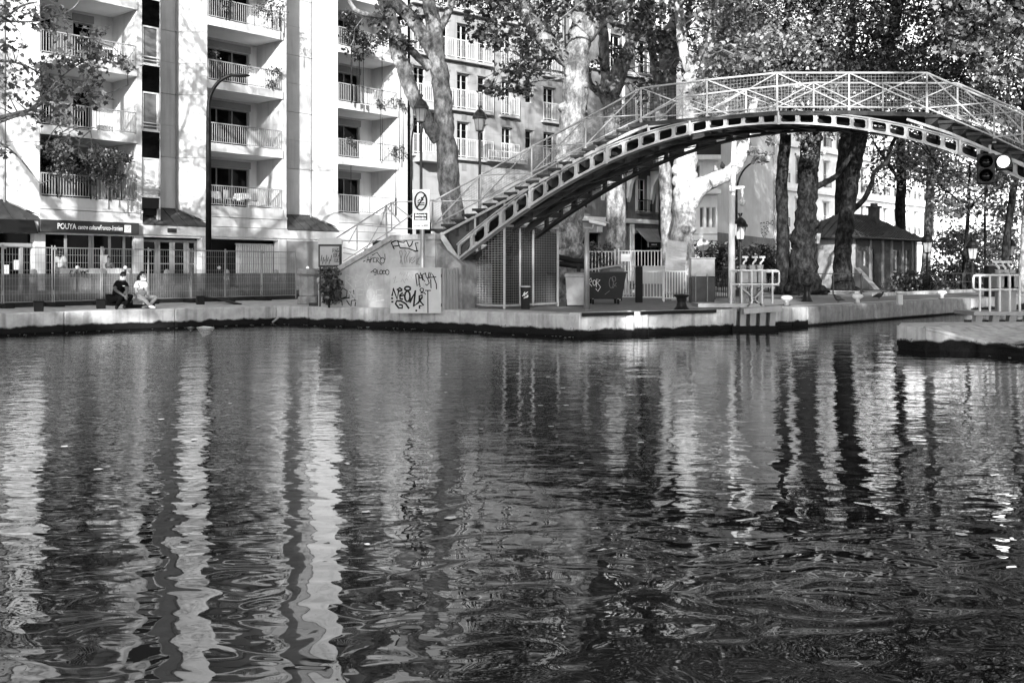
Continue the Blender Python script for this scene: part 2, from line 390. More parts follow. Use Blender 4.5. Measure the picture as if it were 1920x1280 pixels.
# ------------------------------------------------------------------ leaves
LEAF = np.array([(0, 0), (.30, .08), (.55, -.02), (.42, .30), (.62, .55), (.28, .58), (0, 1.0), (-.28, .58), (-.62, .55), (-.42, .30), (-.55, -.02), (-.30, .08)]) * .8
QUAD = np.array([(0, 0), (.34, .45), (0, 1.0), (-.34, .45)])
def leaf_mesh(name, clumps, size, shape=LEAF, flat=.55, shell=.5):
    """clumps: (centre, (rx, ry, rz), count). Leaf-sized faces spread through each clump"""
    cen = []; 
    for c, r, n_ in clumps:
        d = rng.normal(size=(n_, 3)); d /= np.linalg.norm(d, axis=1)[:, None]
        q = rng.random(n_) ** (1 / 3); q = shell + (1 - shell) * q if shell > 0 else q
        q *= rng.random(n_) ** .25
        cen.append(np.array(c) + d * q[:, None] * np.array(r))
    cen = np.concatenate(cen); n_ = len(cen)
    nrm = rng.normal(size=(n_, 3)); nrm[:, 2] += flat * 2 * rng.random(n_); nrm /= np.linalg.norm(nrm, axis=1)[:, None]
    t = rng.normal(size=(n_, 3)); t[:, 2] -= .6; t -= nrm * (t * nrm).sum(1)[:, None]; t /= np.linalg.norm(t, axis=1)[:, None]
    u = np.cross(t, nrm); sz = size * rng.uniform(.6, 1.25, n_)
    k = len(shape)
    V = cen[:, None, :] + sz[:, None, None] * (shape[None, :, 0, None] * u[:, None, :] + shape[None, :, 1, None] * t[:, None, :])
    curl = (np.abs(shape[:, 0]) ** 2 * .55 + (shape[:, 1] - .5) ** 2 * -.35)
    V += sz[:, None, None] * curl[None, :, None] * nrm[:, None, :]
    me = bpy.data.meshes.new(name); me.vertices.add(n_ * k); me.vertices.foreach_set('co', V.astype(np.float32).ravel())
    me.loops.add(n_ * k); me.loops.foreach_set('vertex_index', np.arange(n_ * k, dtype=np.int32))
    me.polygons.add(n_); me.polygons.foreach_set('loop_start', np.arange(0, n_ * k, k, dtype=np.int32)); me.polygons.foreach_set('loop_total', np.full(n_, k, dtype=np.int32))
    me.update(); me.validate(); return me
# ------------------------------------------------------------------ the setting: water, quays, street
def struct(o): o['kind'] = 'structure'; return o
struct(MB().add([(-260, -60, 0), (260, -60, 0), (260, 320, 0), (-260, 320, 0)], [(0, 1, 2, 3)]).build('water', 'water'))
def slab(name, pts, z1, z0, mt):
    top = [Vector((p[0], p[1], z1)) for p in pts]; return struct(MB().prism([Vector((p[0], p[1], z0)) for p in pts], (0, 0, z1 - z0)).build(name, mt))
EDGE = [(-43, -2.0), (-13.27, 25.8), (-7.37, 31.2), (-5.0, 29.95), (-1.47, 27.75), (1.67, 24.9), (5.71, 27.2), (6.25, 27.9), (5.80, 28.35), (7.05, 29.05), (7.5, 28.6), (8.88, 29.87), (13.57, 34.85), (18.17, 39.45), (90, 111.3)]
quay = slab('quay', EDGE + [(200, 111), (200, 300), (-200, 300), (-200, -2)], QZ, -1.2, 'quay_concrete')
def iz(x, y, Z): z = (EYE - Z) * F / (y - HY); return Vector(((x - 960) / F * z, z, Z))
IT = .48; LIP = [iz(1684, 611, IT), iz(1735, 617, .46), iz(1782, 628, .33), iz(1830, 640, .21), iz(1920, 655, .13), iz(2060, 668, .11)]
CRE = [iz(1735, 612, IT), iz(1782, 610, IT), iz(1830, 608, IT), iz(1920, 606, IT), iz(2120, 605, IT)]
im = MB(); top = [LIP[0], CRE[0], CRE[1], CRE[2], CRE[3], CRE[4], Vector((40, 24, IT)), Vector((60, 62, IT)), Vector((16, 26.5, IT)), iz(1925, 602.5, IT), iz(1690, 605, IT)]
im.prism([Vector((p.x, p.y, -1.2)) for p in top], (0, 0, IT + 1.2))
sk_ = [LIP[0]] + LIP[1:]; cr_ = [CRE[0]] + CRE
for i in range(5):
    a, b_, c_, d = LIP[i], LIP[i + 1], cr_[i + 1], cr_[i]
    if i == 0: im.add([a, b_, c_], [(0, 1, 2)])
    else: im.add([a, b_, c_ - Vector((0, 0, .003)), d - Vector((0, 0, .003))], [(0, 1, 2, 3)])
    im.add([a, b_, Vector((b_.x, b_.y, -1.2)), Vector((a.x, a.y, -1.2))], [(3, 2, 1, 0)])
isle = struct(im.build('lock_island_quay', 'quay_concrete'))
for i in range(1, 5):
    a, b_ = LIP[i], LIP[i + 1]; MB().tube([a + Vector((0, .05, .0)), b_ + Vector((0, .05, .0))], .06, 8).build('lip_stone', 'quay_concrete', isle)
MB().prism([LIP[0] + Vector((0, -.02, -.42)), LIP[1] + Vector((0, -.02, -.42)), LIP[1] + Vector((0, -.02, .015)), LIP[0] + Vector((0, -.02, .015))], (0, .1, 0)).build('corner_stone', 'quay_stone_white', isle)
slab('near_bank', [(-120, -80), (120, -80), (120, 0.6), (16, 2.2), (-3, 1.7), (-60, 1.7), (-120, 1.7)], QZ, -1.2, 'quay_concrete')
# coping stones along the lock head, pale with a dark worn arris
def along(a, b, lens, gap=.025):
    a = Vector(a); b = Vector(b); d = (b - a); tot = d.length; d.normalize(); s = 0; out = []
    for l in lens:
        e = min(s + l, tot); out.append((a + d * s, a + d * (e - gap))); s = e
        if s >= tot - .02: break
    return out
def coping(a, b, lens, h0, h1, wid, mt, out=.03, parent=None, name='coping_stone'):
    for p, q in along((a[0], a[1], 0), (b[0], b[1], 0), lens, .012):
        d = (q - p).normalized(); nn = Vector((d.y, -d.x, 0)); p2 = p + nn * out; q2 = q + nn * out
        mb = MB(); L_ = (q2 - p2).length
        mb.bbox(0, L_, 0, wid, 0, h1 - h0, .03)
        R_ = Matrix.Rotation(math.atan2(d.y, d.x), 4, 'Z'); mb.v = [R_ @ v + Vector((p2.x, p2.y, h0)) for v in mb.v]
        mb.build(name, mt, parent or quay)
coping((1.67, 24.9), (5.71, 27.2), [1.15, .30, .38, 1.9, .95], .02, QZ + .05, .5, 'quay_stone_white')
coping((5.71, 27.2), (6.25, 27.9), [.9], .02, QZ + .05, .5, 'quay_stone_white')
coping((-1.47, 27.75), (1.67, 24.9), [2.1, 2.25], .0, QZ + .012, .45, 'quay_concrete', .02)
coping((-7.37, 31.2), (-5.0, 29.95), [1.3, 1.4], .0, QZ + .012, .45, 'quay_concrete', .02)
coping((-5.0, 29.95), (-1.47, 27.75), [2.0, 2.2], .0, QZ + .012, .45, 'quay_concrete', .02)
coping((-28, 12.12), (-7.37, 31.2), [3.1] * 12, .0, QZ + .012, .5, 'quay_concrete', .02)
coping((7.5, 28.6), (8.88, 29.87), [1.0, .9], .02, QZ + .03, .6, 'quay_stone_white')
coping((8.88, 29.87), (18.17, 39.45), [2.2, 2.5, 2.2, 2.6, 2.4, 2.3], .05, QZ + .03, .5, 'stone_old')
# dark rubbing strip along the lock head coping
strip = MB()
for a, b_ in (((1.72, 24.87), (3.1, 25.62)), ((3.3, 25.75), (5.5, 27.03))):
    a = Vector((*a, QZ + .02)); b_ = Vector((*b_, QZ + .02)); nn = Vector(((b_ - a).y, -(b_ - a).x, 0)).normalized() * .055; strip.beam(a + nn, b_ + nn, .05, .09)
strip.build('rubbing_strip', 'black_paint', quay)
for x in (3.02, 3.42): MB().lathe([(.13, -.3), (.13, .48), (.11, .58), (.05, .63)], (x, 25.66 + (x - 3.02) * .57 - .02, 0), 10).build('fender_post', 'quay_stone_white', quay, smooth=True)

# algae fringe hanging over the water line: tiny tufts, one mass
mv = []
def fringe(a, b_, per):
    a = np.array(a); b_ = np.array(b_); L_ = np.linalg.norm(b_ - a); n_ = int(L_ * per); d = (b_ - a) / L_; nn = np.array((d[1], -d[0]))
    for i in range(n_):
        p = a + d * rng.random() * L_ + nn * .03; z = .02 + .2 * rng.random(); mv.append(((p[0], p[1], z), (.03, .03, .03), 3))
for i in range(0, 6): fringe(EDGE[i] if i else (-30, 10.2), EDGE[i + 1], 45)
for i in range(10, 13): fringe(EDGE[i], EDGE[i + 1], 18)
for i in range(0, 5): fringe(LIP[i].xy, LIP[i + 1].xy, 90)
link('algae', leaf_mesh('algae', mv, .026, QUAD, flat=0), 'moss', quay, kind='stuff')

# fallen leaves and scum drifting on the water along the quay
fl_ = []
for i in range(0, 5):
    a, b_ = np.array(EDGE[i] if i else (-26, 13.9)), np.array(EDGE[i + 1]); d = (b_ - a) / np.linalg.norm(b_ - a); nn = np.array((d[1], -d[0]))
    for _ in range(int(np.linalg.norm(b_ - a) * 5)): p = a + d * rng.random() * np.linalg.norm(b_ - a) + nn * (.06 + .5 * rng.random() ** 3); fl_.append((p[0], p[1]))
for _ in range(70): y = rng.uniform(6, 24); fl_.append((rng.uniform(-.5, .5) * y, y))
lm = MB()
for x, y in fl_:
    r, a = random.uniform(.02, .055), random.uniform(0, 6.28); lm.add([(x + r * random.uniform(.6, 1) * math.cos(a + q * 1.257), y + r * random.uniform(.6, 1) * math.sin(a + q * 1.257), .006) for q in range(5)], [(0, 1, 2, 3, 4)])
tag(lm.build('floating_leaves', 'curtain'), 'pale fallen leaves drifting on the water along the quay', 'leaves', kind='stuff')
# street behind the fence: asphalt, pavement with kerb
D_ = Vector((.6597, .7515, 0)); N_ = Vector((.7515, -.6597, 0)); O_A = Vector((-19.79, 41.75, 0))
def fa(s, w, Z=0): return O_A + D_ * s - N_ * w + Vector((0, 0, Z))
def sheet(name, pts, z, mt, thick=None):
    mb = MB().prism([(p[0], p[1], z - (thick or .3)) for p in pts], (0, 0, thick or .3)); return struct(mb.build(name, mt))
sheet('road', [fa(-30, -9.0), fa(70, -9.0), fa(70, -2.4), fa(-30, -2.4)], .72, 'asphalt', .25)
sheet('pavement', [fa(-30, -2.4), fa(70, -2.4), fa(70, 3.2), fa(-30, 3.2)], .84, 'pavement', .4)
kb = [fa(-30, -2.62), fa(70, -2.62), fa(70, -2.4), fa(-30, -2.4)]
sheet('kerb', kb, .85, 'stone_coping', .4)
sheet('lock_side_path', [(-1, 29.2), (1.7, 26.4), (5.2, 28.5), (7.0, 30), (20, 43), (60, 83), (60, 110), (8, 52), (2, 45), (-1, 40)], QZ + .01, 'asphalt_pale', .05)
# raised garden bed edge by the lock house
bed = MB()
for a, b_ in (((1455, 549), (1610, 552)), ((1640, 556), (1745, 551)), ((1745, 551), (1900, 545))):
    a = G(*a); b_ = G(*b_); bed.beam(a + Vector((0, 0, .06)), b_ + Vector((0, 0, .06)), .25, .2)
bed.build('garden_kerb', 'stone_coping')['kind'] = 'structure'
gp = [G(1462, 545), G(1612, 549), G(1750, 546), G(1990, 538), Vector((90, 100, 0)), Vector((40, 110, 0)), Vector((16, 56, 0))]
sheet('garden_bed', gp, QZ + .08, 'soil', .1)

# ------------------------------------------------------------------ building with recessed balconies
BA = thing('apartment_building', 'pale modern apartment block with recessed balconies and white sawtooth piers', 'building', O_A, math.atan2(D_.y, D_.x))
FL = [4.75, 7.76, 10.77, 13.79, 16.8, 19.8]; TOPZ = 23.0
def s_px(x, w=0.0):                               # s along the facade where pixel x crosses the plane set back by w
    u = (x - 960) / F; o = fa(0, w); return (u * o.y - o.x) / (D_.x - u * D_.y)
HOLES = {0: [(0.02, 1.55), (2.45, 3.35)], 1: [(1.05, 3.85)], 2: [(0.02, .55), (1.3, 3.4)]}
for k in (0, 1, 2):
    s = 7.9 * k
    for fi, z in enumerate(FL):
        top = FL[fi + 1] - .35 if fi + 1 < len(FL) else TOPZ - .4
        # slab with a fascia lip
        sb = MB(); sb.box(s, s + 4.3, 0, 2.25, z - .30, z); sb.box(s, s + 4.3, -.06, 0, z - .36, z + .04)
        sb.build('balcony_slab', 'render_white', BA)
        MB().box(s + .01, s + 4.29, .02, 2.24, z - .345, z - .302).build('soffit', 'soffit', BA)
        hl = [(s + a, s + b_, z, z + 2.2) for a, b_ in HOLES[k]]
        wall_grid(s, s + 4.3, z, top, hl, .2, 2.25).build('back_wall', 'wall_cream', BA)
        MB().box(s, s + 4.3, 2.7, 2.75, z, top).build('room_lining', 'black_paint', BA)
        for h in hl:
            nsa = max(1, round((h[1] - h[0]) / 1.0))
            window(BA, h[0], h[1], h[2], h[3], 2.40, nsa, 'frame_grey', 'glass_dark', .06)
            if (k, fi) in ((1, 1), (1, 2), (0, 1)): 
                cu = MB(); c0 = h[0] + (h[1] - h[0]) * .38; m_ = 14
                for q in range(m_): cu.add([(c0 + (h[1] - .1 - c0) * q / m_, 2.55 + .03 * (q % 2), z + .05), (c0 + (h[1] - .1 - c0) * (q + 1) / m_, 2.55 + .03 * ((q + 1) % 2), z + .05), (c0 + (h[1] - .1 - c0) * (q + 1) / m_, 2.55 + .03 * ((q + 1) % 2), z + 2.1), (c0 + (h[1] - .1 - c0) * q / m_, 2.55 + .03 * (q % 2), z + 2.1)], [(0, 1, 2, 3)])
                cu.build('curtain', 'curtain', BA)
            MB().box(h[0] - .05 if h[0] > s + .1 else h[0], h[1] + .05, 2.2, 2.249, z + 2.2, z + 2.55).build('shutter_box', 'frame_grey', BA)
        railing(BA, s + .03, s + 4.27, z + .045, 1.0, .03, .118, single=(fi < 4))
    # side walls of the recess
    MB().box(s + 4.3, s + 4.55, 0, 2.6, 3.9, TOPZ).build('recess_wall', 'render_white', BA)
    MB().box(s - .22, s - .002, .26, 2.6, 4.4, TOPZ).build('recess_wall', 'render_white', BA)
# sawtooth piers, each of storey-high panels with open joints
JZ = [4.64] + [7.06 + 1.505 * i for i in range(11)]
for k in (-1, 0, 1):
    s = 7.9 * k; s_in = s + (5.45 if k == 0 else 4.56)
    cx, cw = s + 6.90, 1.10; ex = s + 7.88
    for i, z0 in enumerate(JZ[:-1]):
        z1 = JZ[i + 1] - (.022 if i % 2 == 0 else .010); mt = 'render_white' if i == 0 else 'render_panel'
        jit = random.uniform(-.004, .004)
        MB().box(s_in, cx - .004, cw + jit, cw + .12, z0, z1).build('cladding_panel', mt, BA)
        d = Vector((ex - cx, -cw, 0)); nn = Vector((d.y, -d.x, 0)).normalized()      # outward of the returning face
        a = Vector((cx, cw, z0)) + nn * jit; b_ = Vector((ex - .004, 0, z0)) + nn * jit
        low = -.64 if i == 0 else 0
        mb = MB(); q = [a, b_ + Vector((0, 0, low)), Vector((b_.x, b_.y, z1)), Vector((a.x, a.y, z1))]
        mb.prism(q, -nn * .1); mb.build('cladding_panel', mt, BA)
    MB().box(s_in, cx + .0, cw + .13, cw + .3, 4.2, TOPZ).build('pier_core', 'frame_grey', BA)
    MB().prism([(cx, cw + .14, 4.2), (ex, .15, 4.2), (ex, 2.6, 4.2), (cx, 2.6, 4.2)], (0, 0, TOPZ - 4.2)).build('pier_core', 'frame_grey', BA)
    dp = MB(); dp.tube([(cx - .02, cw - .06, 4.5), (cx - .02, cw - .06, TOPZ)], .05, 8, False)
    for z in JZ[1::2]: dp.lathe([(.065, -.05), (.065, .05)], (cx - .02, cw - .06, z), 8)
    dp.build('drainpipe', 'frame_grey', BA, smooth=True)
    # slate apron under the pier
    sl_ = MB(); sl_.prism([(s + 4.56, 1.12, 4.60), (s + 4.56, -.12, 3.78), (s + 7.88, -.12, 3.78), (s + 7.88, .1, 3.93), (cx, 1.12, 4.60)], (0, 0, -.05)); sl_.build('slate_apron', 'slate', BA)
    for q in range(1, 6):
        x = s + 4.56 + 3.3 * q / 6
        wtop = 1.1 if x < cx else max(.12, 1.1 - (x - cx) * 1.1 / .98)
        MB().beam((x, -.11, 3.80), (x, wtop, 3.80 + (wtop + .11) * .66), .03, .03).build('slate_seam', 'slate', BA)
# glazed stair strip beside the first recess
for fi in range(5):
    z = FL[fi]; a, b_ = 4.57, 5.42
    MB().box(a, b_, .02, .2, z + 2.08, z + 3.27 if fi else z + 3.27).build('spandrel', 'glass_dark', BA)
    window(BA, a + .02, b_ - .02, z + .30, z + 2.06, .06, 1, 'frame_white', 'glass_mid' if fi else 'curtain', .07)
    rl = MB(); rl.box(a + .02, b_ - .02, .0, .03, z + .62, z + .66); rl.box(a + .02, b_ - .02, .0, .03, z + .48, z + .51); rl.box(a, b_, -.03, .1, z + .24, z + .295); rl.build('window_bar', 'frame_white', BA)
MB().box(4.57, 5.42, .05, .25, 4.5, 5.0).build('spandrel', 'glass_dark', BA)
MB().box(5.42, 5.47, .0, 1.25, 4.0, TOPZ).build('stair_strip_edge', 'frame_grey', BA)
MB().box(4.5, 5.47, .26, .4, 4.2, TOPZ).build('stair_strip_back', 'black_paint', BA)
# fascia bands above the ground floor
for k in (0, 1, 2):
    s = 7.9 * k
    MB().box(s - .02, s + 4.56, -.07, 2.3, 4.26, 4.385).build('cornice', 'render_white', BA)
    MB().box(s - .02, s + 4.56, -.03, 2.3, 3.80, 4.24).build('fascia', 'render_white', BA)
MB().box(-12, 24.6, -.10, 2.2, 3.30, 3.775).build('fascia', 'render_white', BA)
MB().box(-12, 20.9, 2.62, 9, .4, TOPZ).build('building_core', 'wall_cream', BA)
MB().box(-12, 21.1, -.2, 9, TOPZ + .002, TOPZ + .5).build('parapet', 'render_white', BA)
# end wall and end pier at the far side
MB().box(20.36, 20.85, -.02, 2.6, .6, TOPZ).build('end_pier', 'render_white', BA)
MB().box(20.85, 21.1, .3, 8, .6, TOPZ).build('end_wall', 'wall_cream', BA)
# ground floor: pillars, shop fronts, entrance, gateway
for x0, x1 in ((-.25, .22), (4.15, 4.62), (7.55, 8.0), (11.95, 12.45), (15.5, 15.95), (20.0, 20.3)):
    MB().bbox(x0, x1, -.04, .4, .8, 3.298, .02).build('pillar', 'render_white', BA)
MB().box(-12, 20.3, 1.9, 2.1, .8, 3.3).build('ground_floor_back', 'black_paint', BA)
MB().box(-12, 20.3, .0, 2.2, 3.2, 3.298).build('ground_floor_ceiling', 'soffit', BA)
for x in (122.5, 168, 173, 205, 232): 
    s = s_px(x, .1); MB().box(s - .05, s + .05, .06, .16, .85, 3.2).build('mullion', 'frame_grey', BA)
MB().box(.24, 4.13, .12, .13, .85, 3.2).build('shop_glass', 'glass_dark', BA)
MB().box(3.3, 4.1, .2, .24, .85, 3.1).build('poster_panel', 'frame_grey', BA)
MB().box(2.62, 2.98, .02, .05, 1.75, 2.35).build('notice', 'print_white', BA)
MB().box(1.55, 1.9, .02, .05, 1.1, 1.5).build('notice', 'print_white', BA)
# entrance doors
for i, (a, b_) in enumerate(((4.64, 5.5), (5.52, 6.25), (6.27, 6.98), (7.0, 7.53))):
    window(BA, a, b_, .86, 3.1, .35, 1, 'frame_grey', 'glass_dark', .12, 1)
MB().box(5.75, 6.2, -.125, -.102, 3.42, 3.62).build('number_plate', 'sign_grey', BA)
# gateway with white slatted gate in the sun
MB().box(8.0, 11.9, 1.2, 1.3, .8, 3.2).build('gateway_back', 'black_paint', BA)  # black colour stands in for the shade inside the gateway
gt = MB(); gt.box(9.75, 12.0, .50, .54, 2.95, 3.02); gt.box(9.75, 12.0, .50, .54, .95, 1.02); gate = gt.build('slatted_gate', 'frame_white', BA)
sm = MB().box(-.045, .045, -.02, .02, 0, 2.1).mesh('slat')
for i in range(17): link('slat', sm, 'frame_white', gate, loc=(9.82 + i * .132, .48, .92))
MB().box(12.47, 15.5, .02, .12, .8, 3.25).build('shutter_panel', 'frame_grey', BA)
MB().box(15.97, 20.0, .02, .12, .8, 3.25).build('shutter_panel', 'wall_cream', BA)
# shop at the edge of the picture, under a black blind
MB().prism([(-7.5, -.12, 3.75), (-7.5, -.55, 3.2), (-7.5, -.12, 3.2)], (7.2, 0, 0)).build('shop_blind', 'black_paint', BA)
MB().box(-7.5, -.3, .3, .4, .85, 3.3).build('shop_glass', 'glass_dark', BA)
MB().box(-7.5, -.3, .1, .28, 2.65, 2.8).build('transom', 'frame_grey', BA)
MB().box(-.75, -.65, .1, .28, .85, 2.65).build('mullion', 'frame_grey', BA)
for i in range(4): MB().box(-2.3 + i * .45, -2.05 + i * .45, .26, .28, 1.5 + .2 * (i % 2), 1.9 + .2 * (i % 2)).build('notice', 'print_white', BA)
# the shop sign
sg = thing('shop_sign', 'dark sign board with white script lettering above the cultural centre window', 'sign', fa(0, 0, 0), math.atan2(D_.y, D_.x))
MB().bbox(-.12, 4.25, -.32, -.105, 3.27, 3.80, .015).build('board', 'sign_grey', sg)
letters('POUYA', .34, 'print_white', sg, (.98, -.327, 3.53), (math.pi / 2, 0, 0), .0, sx=.72, bold=.004)
letters('centre culturel', .27, 'print_white', sg, (1.95, -.327, 3.52), (math.pi / 2, 0, 0), .25, sx=.62, bold=.004)
letters('Franco-Iranien', .30, 'print_white', sg, (2.93, -.327, 3.52), (math.pi / 2, 0, 0), .25, sx=.60, bold=.004)
MB().box(3.55, 3.85, -.335, -.325, 3.36, 3.68).build('emblem', 'print_white', sg)
strokes('emblem_mark', [[(0, 0), (1, 0)]], 1, fa(0, 0), N_, 'spray_black', sg) if False else None
em = MB()
for a, b_ in (((3.58, 3.60), (3.82, 3.60)), ((3.60, 3.52), (3.72, 3.44)), ((3.82, 3.64), (3.70, 3.50)), ((3.62, 3.41), (3.80, 3.41))): em.beam((a[0], -.338, a[1]), (b_[0], -.338, b_[1]), .008, .03, up=(0, 1, 0))
em.build('emblem_mark', 'spray_black', sg)
# ------------------------------------------------------------------ buildings further along
class Front:                                       # a facade from pixel xa at distance za to pixel xb at distance zb
    def __init__(s, name, label, xa, za, xb, zb):
        a = XZ(xa, za, 0); b_ = XZ(xb, zb, 0); s.a = a; s.d = (b_ - a).normalized(); s.L = (b_ - a).length
        s.o = thing(name, label, 'building', a, math.atan2(s.d.y, s.d.x))
    def s(s, x):
        u = (x - 960) / F; return (u * s.a.y - s.a.x) / (s.d.x - u * s.d.y)
    def z(s, x): return s.a.y + s.d.y * s.s(x)
    def Z(s, x, y): return EYE + (HY - y) * s.z(x) / F
# second block: pale, tall French windows with small railings
B = Front('apartment_building', 'cream apartment block with tall French windows and white railings behind the plane trees', 769, 58, 1058, 66.2)
rows = [5.35, 8.5, 11.45, 14.45, 17.4]
cols = [(776, 800, 1), (818, 842, 1), (857, 880, 1), (896, 912, 1), (941, 961, 1), (985, 1000, 0), (1019, 1041, 1)]
hl = []
for xa, xb, tall in cols:
    for z in rows[1:]: hl.append((B.s(xa), B.s(xb), z if tall else z + 1.0, z + 2.2))
hl += [(B.s(780), B.s(815), 1.0, 4.6), (B.s(862), B.s(884), 1.0, 4.6), (B.s(900), B.s(975), 3.2, 5.0), (B.s(1000), B.s(1040), 1.0, 4.4)]
wall_grid(0, B.L, .5, 21, hl, .3).build('wall', 'wall_buff', B.o)
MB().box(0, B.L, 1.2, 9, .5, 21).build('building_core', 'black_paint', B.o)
for h in hl: window(B.o, *h, .22, 2 if h[1] - h[0] > .75 else 1, 'frame_white', 'glass_dark', .07)
cp = MB()
for z in rows: 
    for h in hl:
        pass
for xa, xb, tall in cols:
    if tall:
        for z in rows[1:]:
            a, b_ = B.s(xa) - .25, B.s(xb) + .35
            MB().box(a, b_, -.32, -.002, z - .16, z - .02).build('sill_slab', 'plaster', B.o)
            railing(B.o, a, b_, z, 1.15, -.27, .13, 'frame_white', single=True)
            MB().box((a + b_) / 2 - .18, (a + b_) / 2 + .18, -.03, -.002, z - .75, z - .17).build('bracket_panel', 'wall_stone', B.o)
    for z in rows[1:]: MB().box(B.s(xa) - .06, B.s(xb) + .06, -.05, -.003, z + 2.2, z + 2.30).build('lintel', 'frame_grey', B.o)
for z in np.arange(6.2, 20, .99): MB().box(0, B.L, -.008, -.001, z, z + .018).build('joint', 'frame_grey', B.o)
MB().box(B.s(775), B.s(823), -1.0, -.003, 8.0, 8.48).build('balcony_slab', 'plaster', B.o); railing(B.o, B.s(775), B.s(823), 8.48, 1.15, -.95, .13, 'frame_white')
MB().box(B.s(775), B.s(823), -1.0, -.003, 11.0, 11.43).build('balcony_slab', 'plaster', B.o); railing(B.o, B.s(775), B.s(823), 11.43, 1.15, -.95, .13, 'frame_white')
MB().box(B.s(905), B.s(978), -.6, -.003, 8.4, 8.49).build('balcony_slab', 'wall_buff', B.o); railing(B.o, B.s(905), B.s(978), 8.6, .5, -.55, .13, 'frame_white')
# projecting white bays
for xa, xb, zz in ((845, 897, .55), (1008, 1052, .5)):
    pass
# stone-fronted corner house with iron balconies and a shop
Cb = Front('stone_house', 'grey stone-fronted house with iron balconies and an awning over its shop', 1060, 67.5, 1268, 76)
zs = [6.0, 9.35, 12.7, 16.1, 19.4]
cl = [(1074, 1090), (1144, 1166), (1196, 1213), (1234, 1248)]
hl = [(Cb.s(a), Cb.s(b_), z, z + 2.4) for a, b_ in cl for z in zs] + [(Cb.s(1092), Cb.s(1126), 1.0, 4.3), (Cb.s(1190), Cb.s(1243), 1.0, 4.4)]
wall_grid(0, Cb.L, .5, 23, hl, .35).build('wall', 'wall_stone', Cb.o)
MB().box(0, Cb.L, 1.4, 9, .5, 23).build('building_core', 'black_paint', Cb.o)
for h in hl[:-2]:
    window(Cb.o, *h, .25, 2, 'wall_pale', 'glass_dark', .07, 2)
    MB().box(h[0] - .25, h[1] + .25, -.35, -.003, h[2] - .18, h[2] - .02).build('sill_slab', 'wall_stone', Cb.o)
    railing(Cb.o, h[0] - .2, h[1] + .2, h[2], .85, -.3, .11, 'rail_dark')
    for e in (h[0] - .16, h[1] + .16): MB().box(e - .13, e + .13, -.06, -.003, h[2], h[3] + .25).build('window_jamb', 'wall_pale', Cb.o)
for x in (1178, 1222, 1252, 1130):
    s = Cb.s(x); q = [(s - .18, -.003, 9.0), (s - .18, -.85, 9.0), (s - .18, -.75, 8.6), (s - .18, -.32, 7.9), (s - .18, -.14, 7.0), (s - .18, -.003, 6.6)]
    MB().prism(q, (.36, 0, 0)).build('corbel', 'wall_pale', Cb.o)
MB().box(0, Cb.L, -.95, -.003, 9.02, 9.32).build('balcony_slab', 'wall_stone', Cb.o)
for z in (5.1, 15.7, 22.6): MB().box(0, Cb.L, -.25, -.004, z, z + .3).build('cornice', 'wall_pale', Cb.o)
window(Cb.o, Cb.s(1092), Cb.s(1126), 1.0, 4.3, .25, 2, 'rail_dark', 'glass_dark', .1)
window(Cb.o, Cb.s(1190), Cb.s(1243), 1.0, 4.4, .25, 3, 'rail_dark', 'glass_dark', .1)
for x in (1184, 1248): MB().box(Cb.s(x) - .2, Cb.s(x) + .2, -.12, -.003, .9, 5.05).build('shop_pilaster', 'wall_pale', Cb.o)
MB().box(Cb.s(1092), Cb.s(1126), -.06, -.003, 4.3, 5.0).build('transom_panel', 'plaster', Cb.o)
MB().box(Cb.s(1118), Cb.s(1128), -.09, -.062, 4.35, 4.75).build('wall_plate', 'print_white', Cb.o)
aw = thing('shop_awning', 'two-panel grey shop awning sloping out over the dark shop front', 'awning', Cb.a, math.atan2(Cb.d.y, Cb.d.x))
a0, a1 = Cb.s(1190), Cb.s(1245); am = (a0 + a1) / 2
for p, q in ((a0, am - .04), (am + .04, a1)):
    c_ = MB().prism([(p, -.1, 4.75), (p, -1.25, 3.75), (p, -1.27, 3.35), (p, -1.21, 3.35), (p, -1.2, 3.72), (p, -.1, 4.68)], (q - p, 0, 0)); c_.build('canopy', 'plaster', aw)
    MB().box(p + .02, q - .02, -1.29, -1.275, 3.36, 3.72).build('valance', 'sign_grey', aw)
    for j in range(4): MB().box(p + .35 + j * .16, p + .45 + j * .16, -1.297, -1.291, 3.5, 3.58).build('lettering', 'print_white', aw)
# low modern wing with three slit windows, and the blank gable
Dw = Front('modern_wing', 'pale modern wing with projecting balconies and three narrow upright windows', 1268, 66, 1345, 66)
dz = lambda y: EYE + (HY - y) * 66 / F
hl = [(Dw.s(a), Dw.s(b_), dz(427), dz(388)) for a, b_ in ((1312, 1320), (1324, 1332), (1335, 1342))] + [(Dw.s(1300), Dw.s(1313), dz(337), dz(310)), (Dw.s(1300), Dw.s(1313), dz(262), dz(232)), (Dw.s(1290), Dw.s(1305), dz(425), dz(388))]
wall_grid(0, Dw.L, .5, 19, hl, .25).build('wall', 'wall_pale', Dw.o)
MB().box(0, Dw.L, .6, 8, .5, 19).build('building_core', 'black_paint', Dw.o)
for h in hl: window(Dw.o, *h, .18, 1, 'frame_white', 'glass_mid', .06)
for y in (303, 366, 240): MB().box(Dw.s(1296), Dw.L - .02, -1.3, -.003, dz(y), dz(y) + .3).build('balcony_slab', 'wall_pale', Dw.o)
for y in (303, 240):
    MB().box(Dw.s(1297), Dw.L - .03, -1.28, -1.2, dz(y) + .3, dz(y) + 1.1).build('balcony_panel', 'sign_grey', Dw.o)
    MB().beam((Dw.s(1297), -1.24, dz(y) + 1.25), (Dw.L - .03, -1.24, dz(y) + 1.25), .05).build('handrail', 'frame_white', Dw.o)
for y in (452, 440): MB().box(0, Dw.L, -.03, -.002, dz(y), dz(y) + .05).build('string_course', 'frame_grey', Dw.o)
